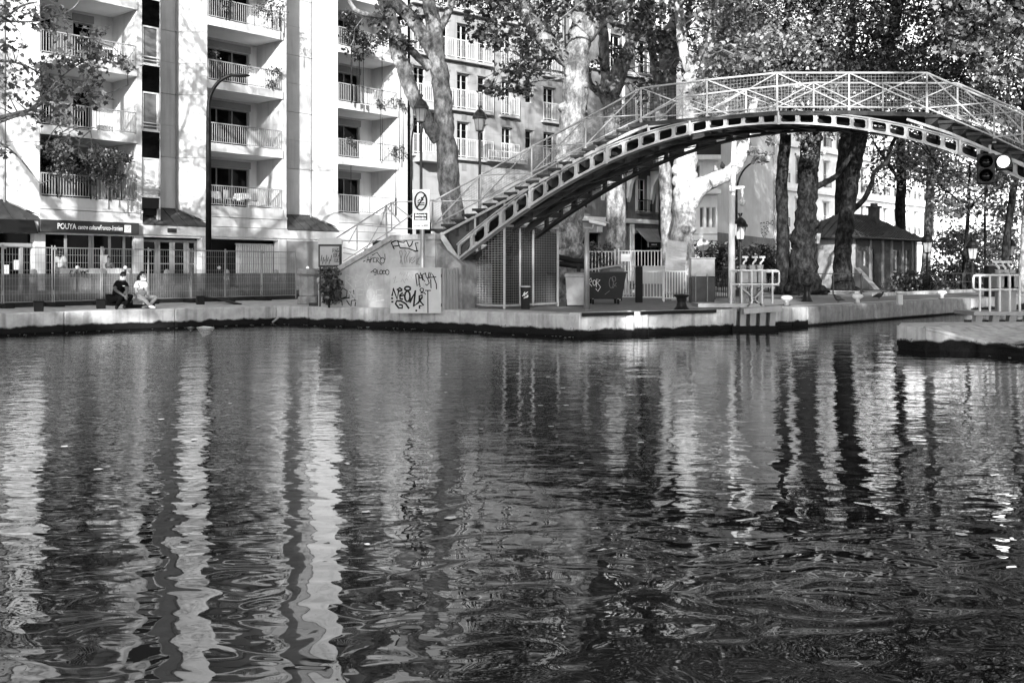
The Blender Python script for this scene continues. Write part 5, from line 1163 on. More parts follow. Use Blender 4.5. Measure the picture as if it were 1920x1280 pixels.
MB().tube([(0, 0, 0), (0, 0, cz + .3)], .035, 8).build('pole', 'galvanised', t); mb = MB(); mb.lathe([(.25, -.01), (.27, 0), (.25, .01)], (0, 0, 0), 20); Rx = Matrix.Rotation(math.pi / 2, 4, 'X'); mb.v = [Rx @ v + Vector((0, -.05, cz)) for v in mb.v]; mb.build('disc', 'plaster', t); MB().box(-.03, .03, -.08, -.062, cz - .24, cz + .24).build('stiffener', 'galvanised', t)
# white camera mast
ms = thing('camera_mast', 'tall white mast with a hanging dome camera and a cross arm by the lock gate', 'mast', G(1372, 571)); mz = ms.location.y
MB().tube([(0, 0, 0), (0, 0, 3), (0.08, 0, P(0, 262, mz).z - QZ)], [.12, .10, .075], 12).build('mast', 'paint_white', ms, smooth=True)
def Mp(x, y): return P(x, y, mz) - ms.location
MB().beam(Mp(1368, 353), Mp(1396, 351), .07, .09).build('cross_arm', 'paint_white', ms); MB().bbox(*[v for p in ((Mp(1366, 0).x, Mp(1373, 0).x), (-.16, -.08), (Mp(0, 361).z, Mp(0, 348).z)) for v in p], .02).build('junction_box', 'paint_white', ms)
MB().tube([Mp(1392, 352), Mp(1392, 374)], .03, 8).build('drop_pipe', 'paint_white', ms); MB().ball(Mp(1392, 380), .115, 12).build('dome', 'paint_white', ms, smooth=True); MB().lathe([(.06, 0), (.125, .02), (.125, .05), (.05, .1)], Mp(1392, 380), 12).build('dome_collar', 'paint_white', ms)
MB().bbox(.06, .16, -.06, .06, Mp(0, 442).z, Mp(0, 420).z, .02).build('floodlight', 'paint_white', ms)
# bollards on the lock side
def capstan(label, x, y, h, r, mt='black_paint'):
    t = thing('mooring_bollard', label, 'bollard', G(x, y), 0, 'mooring bollards by the lock')
    MB().lathe([(r * 1.35, 0), (r * 1.2, .03), (r * .75, h * .3), (r * .62, h * .55), (r * .75, h * .8), (r * 1.05, h * .9), (r * 1.08, h * .97), (r * .9, h)], (0, 0, 0), 16).build('body', mt, t, smooth=False); MB().lathe([(r * .35, h), (r * .3, h + .01)], (0, 0, 0), 10).build('cap_plate', 'rubber', t)
capstan('black hourglass mooring bollard on the lock head edge', 1278, 583, .46, .20)
capstan('tall dark mooring bollard in front of the burred trunk', 1513, 566, .66, .17)
mp_ = MB().lathe([(.08, 0), (.07, .14), (.17, .2), (.19, .25), (.15, .31), (.04, .33)], (0, 0, 0), 14).mesh('body', True); mp2 = MB().lathe([(.12, 0), (.12, .02)], (0, 0, 0), 12).mesh('foot_plate')
for (x, y), ds in zip(((1475, 573), (1608, 569), (1766, 560)), ('nearest the white lock gate', 'in the middle of the far quay', 'farthest along the quay')):
    t = thing('mushroom_bollard', 'low white-topped mushroom bollard ' + ds, 'bollard', G(x, y), 0, 'white mushroom bollards'); link('body', mp_, 'paint_white', t); link('foot_plate', mp2, 'rubber', t)
t = thing('depth_marker', 'white gauge post standing on the far quay edge', 'post', G(1687, 572)); MB().bbox(-.08, .08, -.08, .08, .0, .36, .02).build('post', 'paint_white', t); MB().bbox(-.12, .12, -.11, .11, .362, .45, .02).build('cap', 'paint_white', t)

# ------------------------------------------------------------------ lock gates with their winches
def gate(label, z, x0, x1, ytop, ymid, ydeck, cranks, mirror):
    """footbridge on a lock gate: deck, guard rail, three paddle winches and the timbered leaf below"""
    s = z / F; o = XZ((x0 + x1) / 2, z); t = thing('lock_gate', label, 'lock gate', (o.x, o.y, 0))
    def q(x, y, dy=0): return P(x, y, z + dy)
    rr = 5; e = x1 if not mirror else x0; sg = -1 if not mirror else 1
    rail = [q(x0 if not mirror else x1, ytop), q(e + sg * rr, ytop), q(e + sg * 1.4, ytop + 1.4), q(e, ytop + rr), q(e, ymid - rr), q(e + sg * 1.4, ymid - 1.4), q(e + sg * rr, ymid), q(x0 if not mirror else x1, ymid)]
    MB().tube(rail, .027, 8).build('guard_rail', 'paint_white', t, smooth=True, world=True)
    MB().tube([q(x0, ymid + 1, 1.0), q(x1, ymid + 1, 1.0)], .03, 8).build('guard_rail', 'paint_white', t, world=True)
    MB().tube([q(x0, ytop + 2, 1.0), q(x1, ytop + 2, 1.0)], .03, 8).build('guard_rail', 'paint_white', t, world=True)
    for i in range(5):
        f = i / 4 * .86 if not mirror else 1 - i / 4 * .86; x = x0 + (x1 - x0) * f; MB().beam(q(x, ytop), q(x, ydeck), .038, .038, (0, 1, 0)).build('rail_post', 'paint_white', t, world=True)
        MB().beam(q(x, ytop + 2, 1.0), q(x, ydeck, 1.0), .045, .045, (0, 1, 0)).build('rail_post', 'paint_white', t, world=True)
    xa, xb_ = (x0 - 62, x1 - 28) if not mirror else (x0 + 1, x1 + 60)
    MB().prism([q(xa, ydeck), q(xb_, ydeck), q(xb_, ydeck + 7), q(xa, ydeck + 7)], (0, 1.05, 0)).build('deck', 'galvanised', t, world=True)
    for i, x in enumerate(cranks):
        wy = .45
        c0_ = q(x, ytop - 24, wy); sc2 = -1 if not mirror else 1
        wn = MB().bbox(-.14, .14, -.16, .16, 0, .36, .02); wn.v = [v + q(x, ytop + 24, wy) for v in wn.v]; w_ = wn.build('winch_box', 'galvanised', t, world=True)
        MB().tube([q(x, ytop + 8, wy), q(x, ytop - 10, wy)], .085, 10).build('jack_screw', 'iron_light', w_, world=True)
        for k in range(4): MB().lathe([(.105, 0), (.105, .02)], q(x, ytop - 9 + k * 4, wy), 10).build('screw_ring', 'plaster', w_, world=True)
        MB().tube([q(x - sc2 * 1, ytop - 11, wy), q(x - sc2 * 1, ytop - 14, wy), q(x + sc2 * -6, ytop - 19, wy) if not mirror else q(x - 6, ytop - 19, wy), q(x - 6 if mirror else x + 6, ytop - 24, wy)], .028, 6).build('crank', 'paint_white', w_, world=True)
        hx = x - 6 if mirror else x + 4; MB().beam(q(hx - 5.5, ytop - 25, wy), q(hx + 5.5, ytop - 25, wy), .04, .055).build('crank_handle', 'paint_white', w_, world=True)
        MB().beam(q(x, ytop + 24, wy), q(x, ydeck, wy), .16, .14, (0, 1, 0)).build('pedestal', 'galvanised', t, world=True)
    ym = ymid + 4; xm = (cranks[0] + cranks[-1]) / 2
    if not mirror:
        for a_, c2 in (((cranks[0] - 6, ym), (cranks[2] + 2, ydeck + 4)), ((cranks[2] + 8, ym), (cranks[0] + 6, ydeck + 6))): MB().beam(q(*a_, .1), q(*c2, .1), .04, .2, (0, 1, 0)).build('brace_plate', 'galvanised', t, world=True)
        MB().beam(q(x0 + 12, ymid + 2, .1), q(x1 - 16, ymid + 2, .1), .06, .1).build('top_beam', 'galvanised', t, world=True)
        MB().beam(q(cranks[0], ydeck + 14, -.05), q(x1 + 3, ydeck + 9, -.05), .3, .16).build('fender_beam', 'plaster', t, world=True)
    for i in range(5):
        x = xa + 66 + (x1 - xa - 60) * i / 5 if not mirror else x0 + 8 + (x1 - x0 + 40) * i / 4
        MB().beam(Vector((q(x, 0).x, z + .25, -.3)), q(x, ydeck + 7, .25), .16, .2, (0, 1, 0)).build('gate_timber', 'plaster', t, world=True)
    lo = MB(); lo.box(q(x0 + 5, 0).x if not mirror else q(x0 + 4, 0).x, q(x1 - 2, 0).x if not mirror else q(x1 + 60, 0).x, z + .4, z + .6, -.6, q(0, ydeck + 8).z - .12); lo.build('gate_leaf', 'steel_dark', t, world=True)
    lo = MB(); lo.box(q(x0 + 0, 0).x if not mirror else q(x0 + 2, 0).x, q(x1 - 4, 0).x if not mirror else q(x1 + 60, 0).x, z - .15, z + .395, -.6, .13); lo.build('walking_beam', 'moss', t, world=True)
    return t
gate('white railed lock gate with three paddle winches on the left bank', 27.6, 1371, 1461, 507, 533, 569, (1393, 1411, 1425), False)
gate('white railed lock gate with three paddle winches at the picture edge', 23.9, 1825, 1912, 516, 543, 584, (1874, 1886, 1897), True)
t = thing('control_box', 'tall black control box behind the lock gate at the picture edge', 'cabinet', XZ(1862, 27.5)); t.location.z = QZ; MB().bbox(-.3, .3, 0, .4, 0, 1.32, .02).build('body', 'black_paint', t); MB().box(-.33, .33, -.03, .43, 1.322, 1.36).build('roof_plate', 'plaster', t); t.location = G(1866, 556)

# ------------------------------------------------------------------ small life and litter
def pigeon(label, p, rz, sc=1.0, mt='sign_grey'):
    t = thing('pigeon', label, 'bird', p, rz, 'pigeons'); mb = MB()
    prof = [(0, 0, .17, .01), (.03, 0, .165, .03), (.09, 0, .15, .062), (.16, 0, .135, .065), (.23, 0, .115, .04), (.31, 0, .095, .02), (.36, 0, .085, .012)]
    mb.tube([Vector((x - .12, y, z + .0)) * sc for x, y, z, r in prof], [r * sc * 1.25 for *_, r in prof], 10)
    mb.tube([Vector((-.07, 0, .165)) * sc, Vector((-.11, 0, .21)) * sc, Vector((-.125, 0, .245)) * sc, Vector((-.15, 0, .25)) * sc, Vector((-.175, 0, .243)) * sc], [.04 * sc, .032 * sc, .03 * sc, .022 * sc, .004 * sc], 8)
    for s2 in (-.025, .025): mb.tube([Vector((.02, s2, .1)) * sc, Vector((.01, s2, 0)) * sc], .008 * sc, 5)
    mb.build('body', mt, t, smooth=True)
for (x, y), ds, rz in zip(((1571, 568), (1649, 561), (1505, 563)), ('pecking near the white mushroom bollard on the far quay', 'standing towards the garden wedge on the far quay', 'at the foot of the tall dark bollard'), (.3, 2.4, 3.3)): pigeon('dark pigeon ' + ds, G(x, y), rz, 1.15)
lz = 36.5 * .995
for x, y, ds, mt in ((1355, 315, 'dark pigeon perched farthest out on the bright limb', 'sign_grey'), (1342, 322, 'grey pigeon perched midway on the bright limb', 'plaster')):
    pigeon(ds, P(x, y + 5, 37.0), 1.2, 1.2, mt)
t = thing('floating_litter', 'pale crumpled litter floating at the foot of the quay wall', 'litter', G(388, 614, .0)); t.scale = (.7, .7, .5); mb = MB(); mb.add([(-.45, -.05, 0), (-.2, -.12, .01), (.1, -.07, 0), (.33, -.03, .01), (.28, .06, .0), (.05, .1, .02), (-.25, .08, 0), (-.15, -.02, .09), (.12, .01, .06)], [(0, 1, 7), (1, 2, 8, 7), (2, 3, 8), (3, 4, 8), (4, 5, 8), (5, 6, 7, 8), (6, 0, 7)]); mb.build('sheet', 'curtain', t); MB().add([(-.85, -.03, .0), (-.62, -.06, .03), (-.5, .02, .0), (-.7, .05, .04)], [(0, 1, 2, 3)]).build('scrap', 'curtain', t)
t = thing('floating_branch', 'short pale stick leaning on the quay wall above the water', 'stick', G(516, 603, 0.0)); MB().tube([P(511, 604, 30.3), P(522, 595, 30.6)], .03, 6).build('stick', 'plaster', t, world=True)

# ------------------------------------------------------------------ people
def skin(name, J, E_, mt, parent, root, sub=2):
    ks = list(J); me = bpy.data.meshes.new(name); me.from_pydata([J[k][:3] for k in ks], [(ks.index(a_), ks.index(c2)) for a_, c2 in E_], []); me.update()
    o = link(name, me, mt, parent); md = o.modifiers.new('skin', 'SKIN'); md.use_smooth_shade = True; md.branch_smoothing = .4
    for i, k in enumerate(ks):
        r = J[k][3]; r = r if isinstance(r, tuple) else (r, r); me.skin_vertices[0].data[i].radius = r; me.skin_vertices[0].data[i].use_root = (k == root)
    s2 = o.modifiers.new('subdivision', 'SUBSURF'); s2.levels = sub; s2.render_levels = sub; return o
def hand_pts(J, E_, w, d, side, key, sc=1.0):
    """palm and five bent fingers growing from wrist key w in direction d"""
    w0 = Vector(J[w][:3]); d = Vector(d).normalized(); sd = Vector(side).normalized(); dn = d.cross(sd).normalized()
    J[key + 'p'] = (*(w0 + d * .07 * sc), .030 * sc); E_.append((w, key + 'p'))
    for i, (o_, l_) in enumerate(((-.03, .062), (-.01, .075), (.012, .07), (.032, .055))):
        b_ = w0 + d * .09 * sc + sd * o_ * sc; J[key + f'a{i}'] = (*b_, .0095); J[key + f'b{i}'] = (*(b_ + (d * .7 + dn * .4) * l_ * .55 * sc), .0088); J[key + f'c{i}'] = (*(b_ + (d * .45 + dn * .95) * l_ * .9 * sc), .0075)
        E_ += [(key + 'p', key + f'a{i}'), (key + f'a{i}', key + f'b{i}'), (key + f'b{i}', key + f'c{i}')]
    b_ = w0 + d * .03 * sc - sd * .035 * sc; J[key + 't0'] = (*b_, .011); J[key + 't1'] = (*(b_ + (d * .6 - sd * .6) * .05 * sc), .0095); E_ += [(w, key + 't0'), (key + 't0', key + 't1')]
def head(J, E_, neck, c, face):
    """skull, jaw and nose grown from the neck; face is the direction looked at"""
    c = Vector(c); f = Vector(face).normalized(); J['hd0'] = (*(c - f * .012 - Vector((0, 0, .05))), (.062, .068)); J['hd1'] = (*(c + Vector((0, 0, .02))), (.078, .092)); J['hd2'] = (*(c + Vector((0, 0, .085)) - f * .01), (.062, .075)); E_ += [(neck, 'hd0'), ('hd0', 'hd1'), ('hd1', 'hd2')]
def face_bits(parent, c, face, mt):
    c = Vector(c); f = Vector(face).normalized(); sd = Vector((-f.y, f.x, 0)); mb = MB(); mb.tube([c + f * .085 + Vector((0, 0, .03)), c + f * .112 - Vector((0, 0, .012)), c + f * .09 - Vector((0, 0, .022))], [.010, .017, .012], 6)
    for s2 in (-1, 1): mb.ball(c + sd * s2 * .082 + Vector((0, 0, .0)) - f * .005, .028, 8, (.5, .7, 1))
    mb.build('nose_and_ears', mt, parent)
    mb = MB()
    for s2 in (-1, 1): mb.ball(c + f * .082 + sd * s2 * .033 + Vector((0, 0, .028)), .013, 6, (1, .6, .6)); mb.tube([c + f * .088 + sd * s2 * .018 + Vector((0, 0, .05)), c + f * .08 + sd * s2 * .052 + Vector((0, 0, .05))], .006, 5)
    mb.build('eyes', 'hair_black', parent)
def cap_hair(parent, c, face, extra=(), r=.1):
    c = Vector(c); f = Vector(face).normalized(); mb = MB(); k = 14
    vs = []
    for i in range(7):
        th = math.radians(8 + 15.5 * i)
        for j in range(k):
            a_ = 2 * math.pi * j / k; d = Vector((math.sin(th) * math.cos(a_), math.sin(th) * math.sin(a_), math.cos(th))); fr = max(0, d.dot(f)); p = Vector((d.x * r, d.y * r, d.z * r * 1.22))
            if fr > .25 and d.z < .55: p = p * .80
            vs.append(c + Vector((0, 0, .03)) - f * .014 + p)
    mb.add(vs, [(i * k + j, (i + 1) * k + j, (i + 1) * k + (j + 1) % k, i * k + (j + 1) % k) for i in range(6) for j in range(k)] + [tuple(range(k))])
    for e in extra: mb.ball(c + Vector(e[:3]), e[3], 8, e[4] if len(e) > 4 else (1, 1, 1))
    mb.build('hair', 'hair_black', parent, smooth=True)
def mask(parent, c, face, low):
    c = Vector(c); f = Vector(face).normalized(); sd = Vector((-f.y, f.x, 0)); mb = MB(); vs = []; n_ = 8; z0, z1 = (-.105, .0) if not low else (-.125, -.055)
    for i in range(4):
        z = z0 + (z1 - z0) * i / 3; bul = (.100, .122, .126, .112)[i]
        for j in range(n_ + 1): a_ = math.radians(-72 + 144 * j / n_); vs.append(c + f * math.cos(a_) * bul + sd * math.sin(a_) * .088 + Vector((0, 0, z - .012 * abs(math.sin(a_)) * -1)))
    mb.add(vs, [(i * (n_ + 1) + j, i * (n_ + 1) + j + 1, (i + 1) * (n_ + 1) + j + 1, (i + 1) * (n_ + 1) + j) for i in range(3) for j in range(n_)])
    for s2 in (-1, 1): mb.tube([c + sd * s2 * .084 + f * .03 + Vector((0, 0, z1 - .02)), c + sd * s2 * .088 - f * .01 + Vector((0, 0, .01))], .006, 5)
    mb.build('face_mask', 'print_white', parent, smooth=True)

# crouching man in black
mp0 = G(227, 579); SK = 1.0
man = thing('person', 'crouching person in black clothes and white face mask, hands clasped over the knees', 'person', mp0, 0)
hc = (.10, -.10, .955); fc = (.25, -1, -.12)
J = {'pel': (-.20, .06, .30, .155), 'wai': (-.12, .03, .48, .15), 'che': (-.02, -.03, .67, .165), 'nek': (.07, -.07, .84, .055),
     'shl': (-.125, -.01, .755, .085), 'ell': (-.11, -.17, .56, .05), 'wrl': (.24, -.36, .385, .032), 'shr': (.165, -.08, .75, .085), 'elr': (.27, -.23, .55, .048), 'wrr': (.30, -.37, .40, .032),
     'hpl': (-.24, -.02, .28, .10), 'knl': (.16, -.34, .36, .07), 'anl': (-.06, -.16, .08, .045), 'tol': (-.0, -.36, .035, .038), 'hpr': (-.14, .08, .28, .10), 'knr': (.40, -.26, .39, .07), 'anr': (.12, -.05, .08, .045), 'tor': (.19, -.24, .035, .038)}
E_ = [('pel', 'wai'), ('wai', 'che'), ('che', 'nek'), ('che', 'shl'), ('shl', 'ell'), ('ell', 'wrl'), ('che', 'shr'), ('shr', 'elr'), ('elr', 'wrr'), ('pel', 'hpl'), ('hpl', 'knl'), ('knl', 'anl'), ('anl', 'tol'), ('pel', 'hpr'), ('hpr', 'knr'), ('knr', 'anr'), ('anr', 'tor')]
B1, BE = dict(J), list(E_); head(B1, BE, 'nek', hc, fc); hand_pts(B1, BE, 'wrl', (.8, -.3, -.3), (.2, .2, .9), 'L'); hand_pts(B1, BE, 'wrr', (.1, -.5, -.6), (-.9, 0, .2), 'R')
skin('body', B1, BE, 'skin_dark', man, 'pel')
T = {k: (*J[k][:3], J[k][3] + .018) for k in ('pel', 'wai', 'che', 'shl', 'shr')}; T['pel'] = (*J['pel'][:3], .14); T['nk'] = (.055, -.06, .80, .068); T['el2'] = (*(Vector(J['shl'][:3]).lerp(Vector(J['ell'][:3]), .72)), .075); T['er2'] = (*(Vector(J['shr'][:3]).lerp(Vector(J['elr'][:3]), .72)), .07)
skin('t_shirt', T, [('pel', 'wai'), ('wai', 'che'), ('che', 'nk'), ('che', 'shl'), ('shl', 'el2'), ('che', 'shr'), ('shr', 'er2')], 'cloth_black', man, 'pel')
T = {k: (*J[k][:3], J[k][3] + .02) for k in ('pel', 'hpl', 'knl', 'anl', 'hpr', 'knr', 'anr')}
skin('trousers', T, [('pel', 'hpl'), ('hpl', 'knl'), ('knl', 'anl'), ('pel', 'hpr'), ('hpr', 'knr'), ('knr', 'anr')], 'cloth_black', man, 'pel')
for a_, c2 in (('anl', 'tol'), ('anr', 'tor')):
    p, q2 = Vector(J[a_][:3]), Vector(J[c2][:3]); MB().tube([p - (q2 - p) * .3 - Vector((0, 0, .02)), p - Vector((0, 0, .01)), p.lerp(q2, .6), q2 + (q2 - p) * .12], [.04, .055, .05, .03], 8).build('shoe', 'rubber', man, smooth=True)
face_bits(man, hc, fc, 'skin_dark'); cap_hair(man, hc, fc, r=.088); mask(man, hc, fc, False)
MB().box(.13, .20, -.225, -.215, .665, .68).build('chest_logo', 'print_white', man)
# seated woman in a white blouse
wp0 = G(266, 578); wom = thing('person', 'seated person in white blouse with tied dark hair, mask under the chin', 'person', wp0, 0)
hc = (.045, -.06, .955); fc = (.9, -.42, -.12)
J = {'pel': (-.10, .05, .30, .14), 'wai': (-.09, .02, .46, .14), 'che': (-.04, -.01, .65, .15), 'nek': (.0, -.04, .83, .048), 'shl': (-.115, -.06, .745, .08), 'ell': (-.10, -.20, .52, .042), 'wrl': (.14, -.33, .33, .028), 'shr': (.08, .03, .745, .08), 'elr': (.16, -.06, .54, .042), 'wrr': (.20, -.24, .38, .028),
     'hpl': (-.07, -.06, .28, .105), 'knl': (.17, -.34, .31, .07), 'anl': (.36, -.30, .08, .042), 'tol': (.50, -.34, .035, .034), 'hpr': (.0, .06, .28, .105), 'knr': (.46, -.06, .34, .068), 'anr': (.26, -.16, .07, .042), 'tor': (.12, -.26, .03, .034)}
B1, BE = dict(J), list(E_); head(B1, BE, 'nek', hc, fc); hand_pts(B1, BE, 'wrl', (.7, -.4, -.5), (.1, .6, -.3), 'L', .9); hand_pts(B1, BE, 'wrr', (.6, -.4, -.5), (.2, .6, .2), 'R', .9)
skin('body', B1, BE, 'skin_mid', wom, 'pel')
T = {k: (*J[k][:3], J[k][3] + .022) for k in ('wai', 'che', 'shl', 'shr')}; T['pel'] = (*J['pel'][:3], .135); T['nk'] = (-.005, -.03, .79, .06); T['el2'] = (*(Vector(J['shl'][:3]).lerp(Vector(J['ell'][:3]), .75)), .085); T['er2'] = (*(Vector(J['shr'][:3]).lerp(Vector(J['elr'][:3]), .75)), .075)
skin('blouse', T, [('pel', 'wai'), ('wai', 'che'), ('che', 'nk'), ('che', 'shl'), ('shl', 'el2'), ('che', 'shr'), ('shr', 'er2')], 'cloth_white', wom, 'pel')
T = {k: (*J[k][:3], J[k][3] + .016) for k in ('pel', 'hpl', 'hpr')}; T['kl'] = (*(Vector(J['hpl'][:3]).lerp(Vector(J['knl'][:3]), .45)), .105); T['kr'] = (*(Vector(J['hpr'][:3]).lerp(Vector(J['knr'][:3]), .4)), .10)
skin('shorts', T, [('pel', 'hpl'), ('hpl', 'kl'), ('pel', 'hpr'), ('hpr', 'kr')], 'plaster', wom, 'pel')
for a_, c2 in (('anl', 'tol'), ('anr', 'tor')):
    p, q2 = Vector(J[a_][:3]), Vector(J[c2][:3]); MB().tube([p - (q2 - p) * .3 - Vector((0, 0, .02)), p - Vector((0, 0, .012)), p.lerp(q2, .6), q2 + (q2 - p) * .12], [.036, .05, .045, .03], 8).build('shoe', 'cloth_white' if a_ == 'anl' else 'cloth_mid', wom, smooth=True)
face_bits(wom, hc, fc, 'skin_mid'); cap_hair(wom, hc, fc, [(-.11, .05, .0, .06), (-.15, .06, -.06, .055, (.9, .9, 1.4))], r=.095); mask(wom, hc, fc, True)
bg = thing('shoulder_bag', 'small grey shoulder bag resting on the seated woman lap', 'bag', wp0 + Vector((.10, -.27, .47)), .3); mb = MB(); mb.bbox(-.11, .11, -.03, .03, -.085, .085, .02); Rm = Matrix.Rotation(.55, 4, 'Y'); mb.v = [Rm @ v for v in mb.v]; mb.build('pouch', 'plastic_grey', bg); MB().tube([(-.05, .0, .1), (-.12, .15, .28)], .012, 6).build('strap', 'plastic_grey', bg)
st = thing('kerb_block', 'low dark block the seated woman sits on', 'block', wp0 + Vector((-.08, .12, 0))); MB().bbox(-.45, .35, -.12, .22, 0, .17, .02).build('block', 'rubber', st)
# guests at the cultural centre
def standing(label, p, rz, top, hairlong, pants='cloth_mid', cut=None):
    t = thing('person', label, 'person', p, rz); J = {'pel': (0, 0, .93, .135), 'wai': (0, 0, 1.08, .115), 'che': (0, .0, 1.30, .13), 'nek': (0, 0, 1.47, .05), 'shl': (-.17, 0, 1.39, .06), 'ell': (-.24, .03, 1.10, .045), 'wrl': (-.22, -.10, .88, .03), 'shr': (.17, 0, 1.39, .06), 'elr': (.25, .03, 1.10, .045), 'wrr': (.22, -.10, .88, .03),
         'hpl': (-.09, 0, .88, .10), 'knl': (-.10, -.01, .48, .07), 'anl': (-.10, .02, .09, .045), 'tol': (-.11, -.13, .035, .04), 'hpr': (.09, 0, .88, .10), 'knr': (.10, .01, .48, .07), 'anr': (.10, .04, .09, .045), 'tor': (.11, -.11, .035, .04)}
    B1, BE = dict(J), list(E_); head(B1, BE, 'nek', (0, 0, 1.60), (0, -1, 0)); hand_pts(B1, BE, 'wrl', (0, -.2, -1), (0, 1, 0), 'L'); hand_pts(B1, BE, 'wrr', (0, -.2, -1), (0, 1, 0), 'R'); skin('body', B1, BE, 'skin_mid', t, 'pel')
    T = {k: (*J[k][:3], J[k][3] + .02) for k in ('wai', 'che', 'shl', 'shr')}; T['pel'] = (0, 0, .9, .155); T['el2'] = (*(Vector(J['shl'][:3]).lerp(Vector(J['ell'][:3]), .8)), .075); T['er2'] = (*(Vector(J['shr'][:3]).lerp(Vector(J['elr'][:3]), .8)), .075); T['nk'] = (0, 0, 1.43, .07)
    skin('shirt', T, [('pel', 'wai'), ('wai', 'che'), ('che', 'nk'), ('che', 'shl'), ('shl', 'el2'), ('che', 'shr'), ('shr', 'er2')], top, t, 'pel')
    T = {k: (*J[k][:3], J[k][3] + .015) for k in ('pel', 'hpl', 'knl', 'anl', 'hpr', 'knr', 'anr')}; skin('trousers', T, [('pel', 'hpl'), ('hpl', 'knl'), ('knl', 'anl'), ('pel', 'hpr'), ('hpr', 'knr'), ('knr', 'anr')], pants, t, 'pel')
    cap_hair(t, (0, 0, 1.60), (0, -1, 0), [(0, .05, -.12, .09, (1, .7, 1.5))] if hairlong else (), r=.098); face_bits(t, (0, 0, 1.60), (0, -1, 0), 'skin_mid'); return t
standing('person in white top with long dark hair standing, seen from behind, at the shop window', XZ(114, 41.6, .84), math.radians(170), 'cloth_white', True)
sp_ = standing('person in dark top facing out from the shop terrace behind the planter', XZ(203, 44.0, .84), math.radians(20), 'cloth_mid', True); sp_.scale = (.95, .95, .95); sp_.location.z = .66
# ------------------------------------------------------------------ trees
def catmull(pts, n_=5):
    out = []; m_ = len(pts)
    for i in range(m_ - 1):
        p0, p1, p2, p3 = [np.array(pts[max(0, min(m_ - 1, j))]) for j in (i - 1, i, i + 1, i + 2)]
        for k in range(n_):
            t = k / n_; out.append(.5 * ((2 * p1) + (-p0 + p2) * t + (2 * p0 - 5 * p1 + 4 * p2 - p3) * t * t + (-p0 + 3 * p1 - 3 * p2 + p3) * t ** 3))
    out.append(np.array(pts[-1])); return out
def tree(name, label, cat, z, limbs, crown, bk='bark_plane', lf='leaf_mid', size=.20, shape=LEAF, ground=QZ, group=None, knots=0, twig=True, shell=.35):
    x0, y0 = limbs[0][0][:2]; base = XZ(x0, z, ground); t = thing(name, label, cat, base, 0, group)
    mb = MB(); samples = []
    for li, lb in enumerate(limbs):
        pts = [(*P(p[0], p[1], z + (p[3] if len(p) > 3 else 0)), p[2] * z / F / 2) for p in lb]
        if li == 0: pts[0] = (base.x, base.y, ground - .05, pts[0][3])
        cr = catmull(pts, 6); ps = []; rs = []
        for i, c_ in enumerate(cr):
            j = c_[3] * .10; ps.append(Vector((c_[0] + random.uniform(-j, j), c_[1] + random.uniform(-j, j), c_[2]))); rs.append(max(.012, c_[3] * random.uniform(.95, 1.06)))
        if li == 0: rs[0] *= 1.35; rs[1] *= 1.12
        mb.tube(ps, rs, 12 if rs[0] > .12 else 7, True, .05); samples += [(p, r) for p, r in zip(ps, rs)]
    for k in range(knots):
        p, r = random.choice(samples[: len(limbs[0]) * 6 - 5]); a_ = random.uniform(math.pi, 2 * math.pi)
        mb.ball(p + Vector((math.cos(a_) * r * .8, math.sin(a_) * r * .8, 0)), r * random.uniform(.35, .6), 8, (1, 1, random.uniform(.7, 1.2)))
    mb.build('trunk', bk, t, smooth=True, world=True)
    if not crown: return t
    cl = []; br2 = MB(); o_ = np.array(base); lim = [s for s in samples if s[0].z > ground + 2.2] or samples
    for (xa, xb_, ya, yb, za, zb, nc, r, per) in crown:
        for _ in range(nc):
            zz = random.uniform(za, zb); c_ = P(random.uniform(xa, xb_), random.uniform(ya, yb), zz); q = r * random.uniform(.6, 1.3)
            cl.append((tuple(np.array(c_) - o_), (q * 1.25, q * 1.25, q * .7), max(3, int(per * (q / r) ** 2))))
            if twig:
                bd = min(lim, key=lambda s: (s[0] - c_).length); d = (c_ - bd[0]).length
                if d < 9:
                    md = bd[0].lerp(c_, .55) + Vector((random.uniform(-.1, .1) * d, random.uniform(-.1, .1) * d, .12 * d)); rr = min(.05, .011 * d + .01)
                    br2.tube([bd[0], md, c_], [rr, rr * .6, .006], 5, False)
                    for _2 in range(2):
                        e = c_ + Vector((random.uniform(-1, 1), random.uniform(-1, 1), random.uniform(-.7, .5))) * q; br2.tube([md.lerp(c_, .5), c_.lerp(e, .5) + Vector((0, 0, .05)), e], [.012, .008, .004], 4, False)
    if br2.v: br2.build('branch', bk if bk != 'bark_pale' else 'bark_plane', t, world=True, kind='stuff')
    link('crown', leaf_mesh('crown', cl, size, shape, shell=shell), lf, t); return t

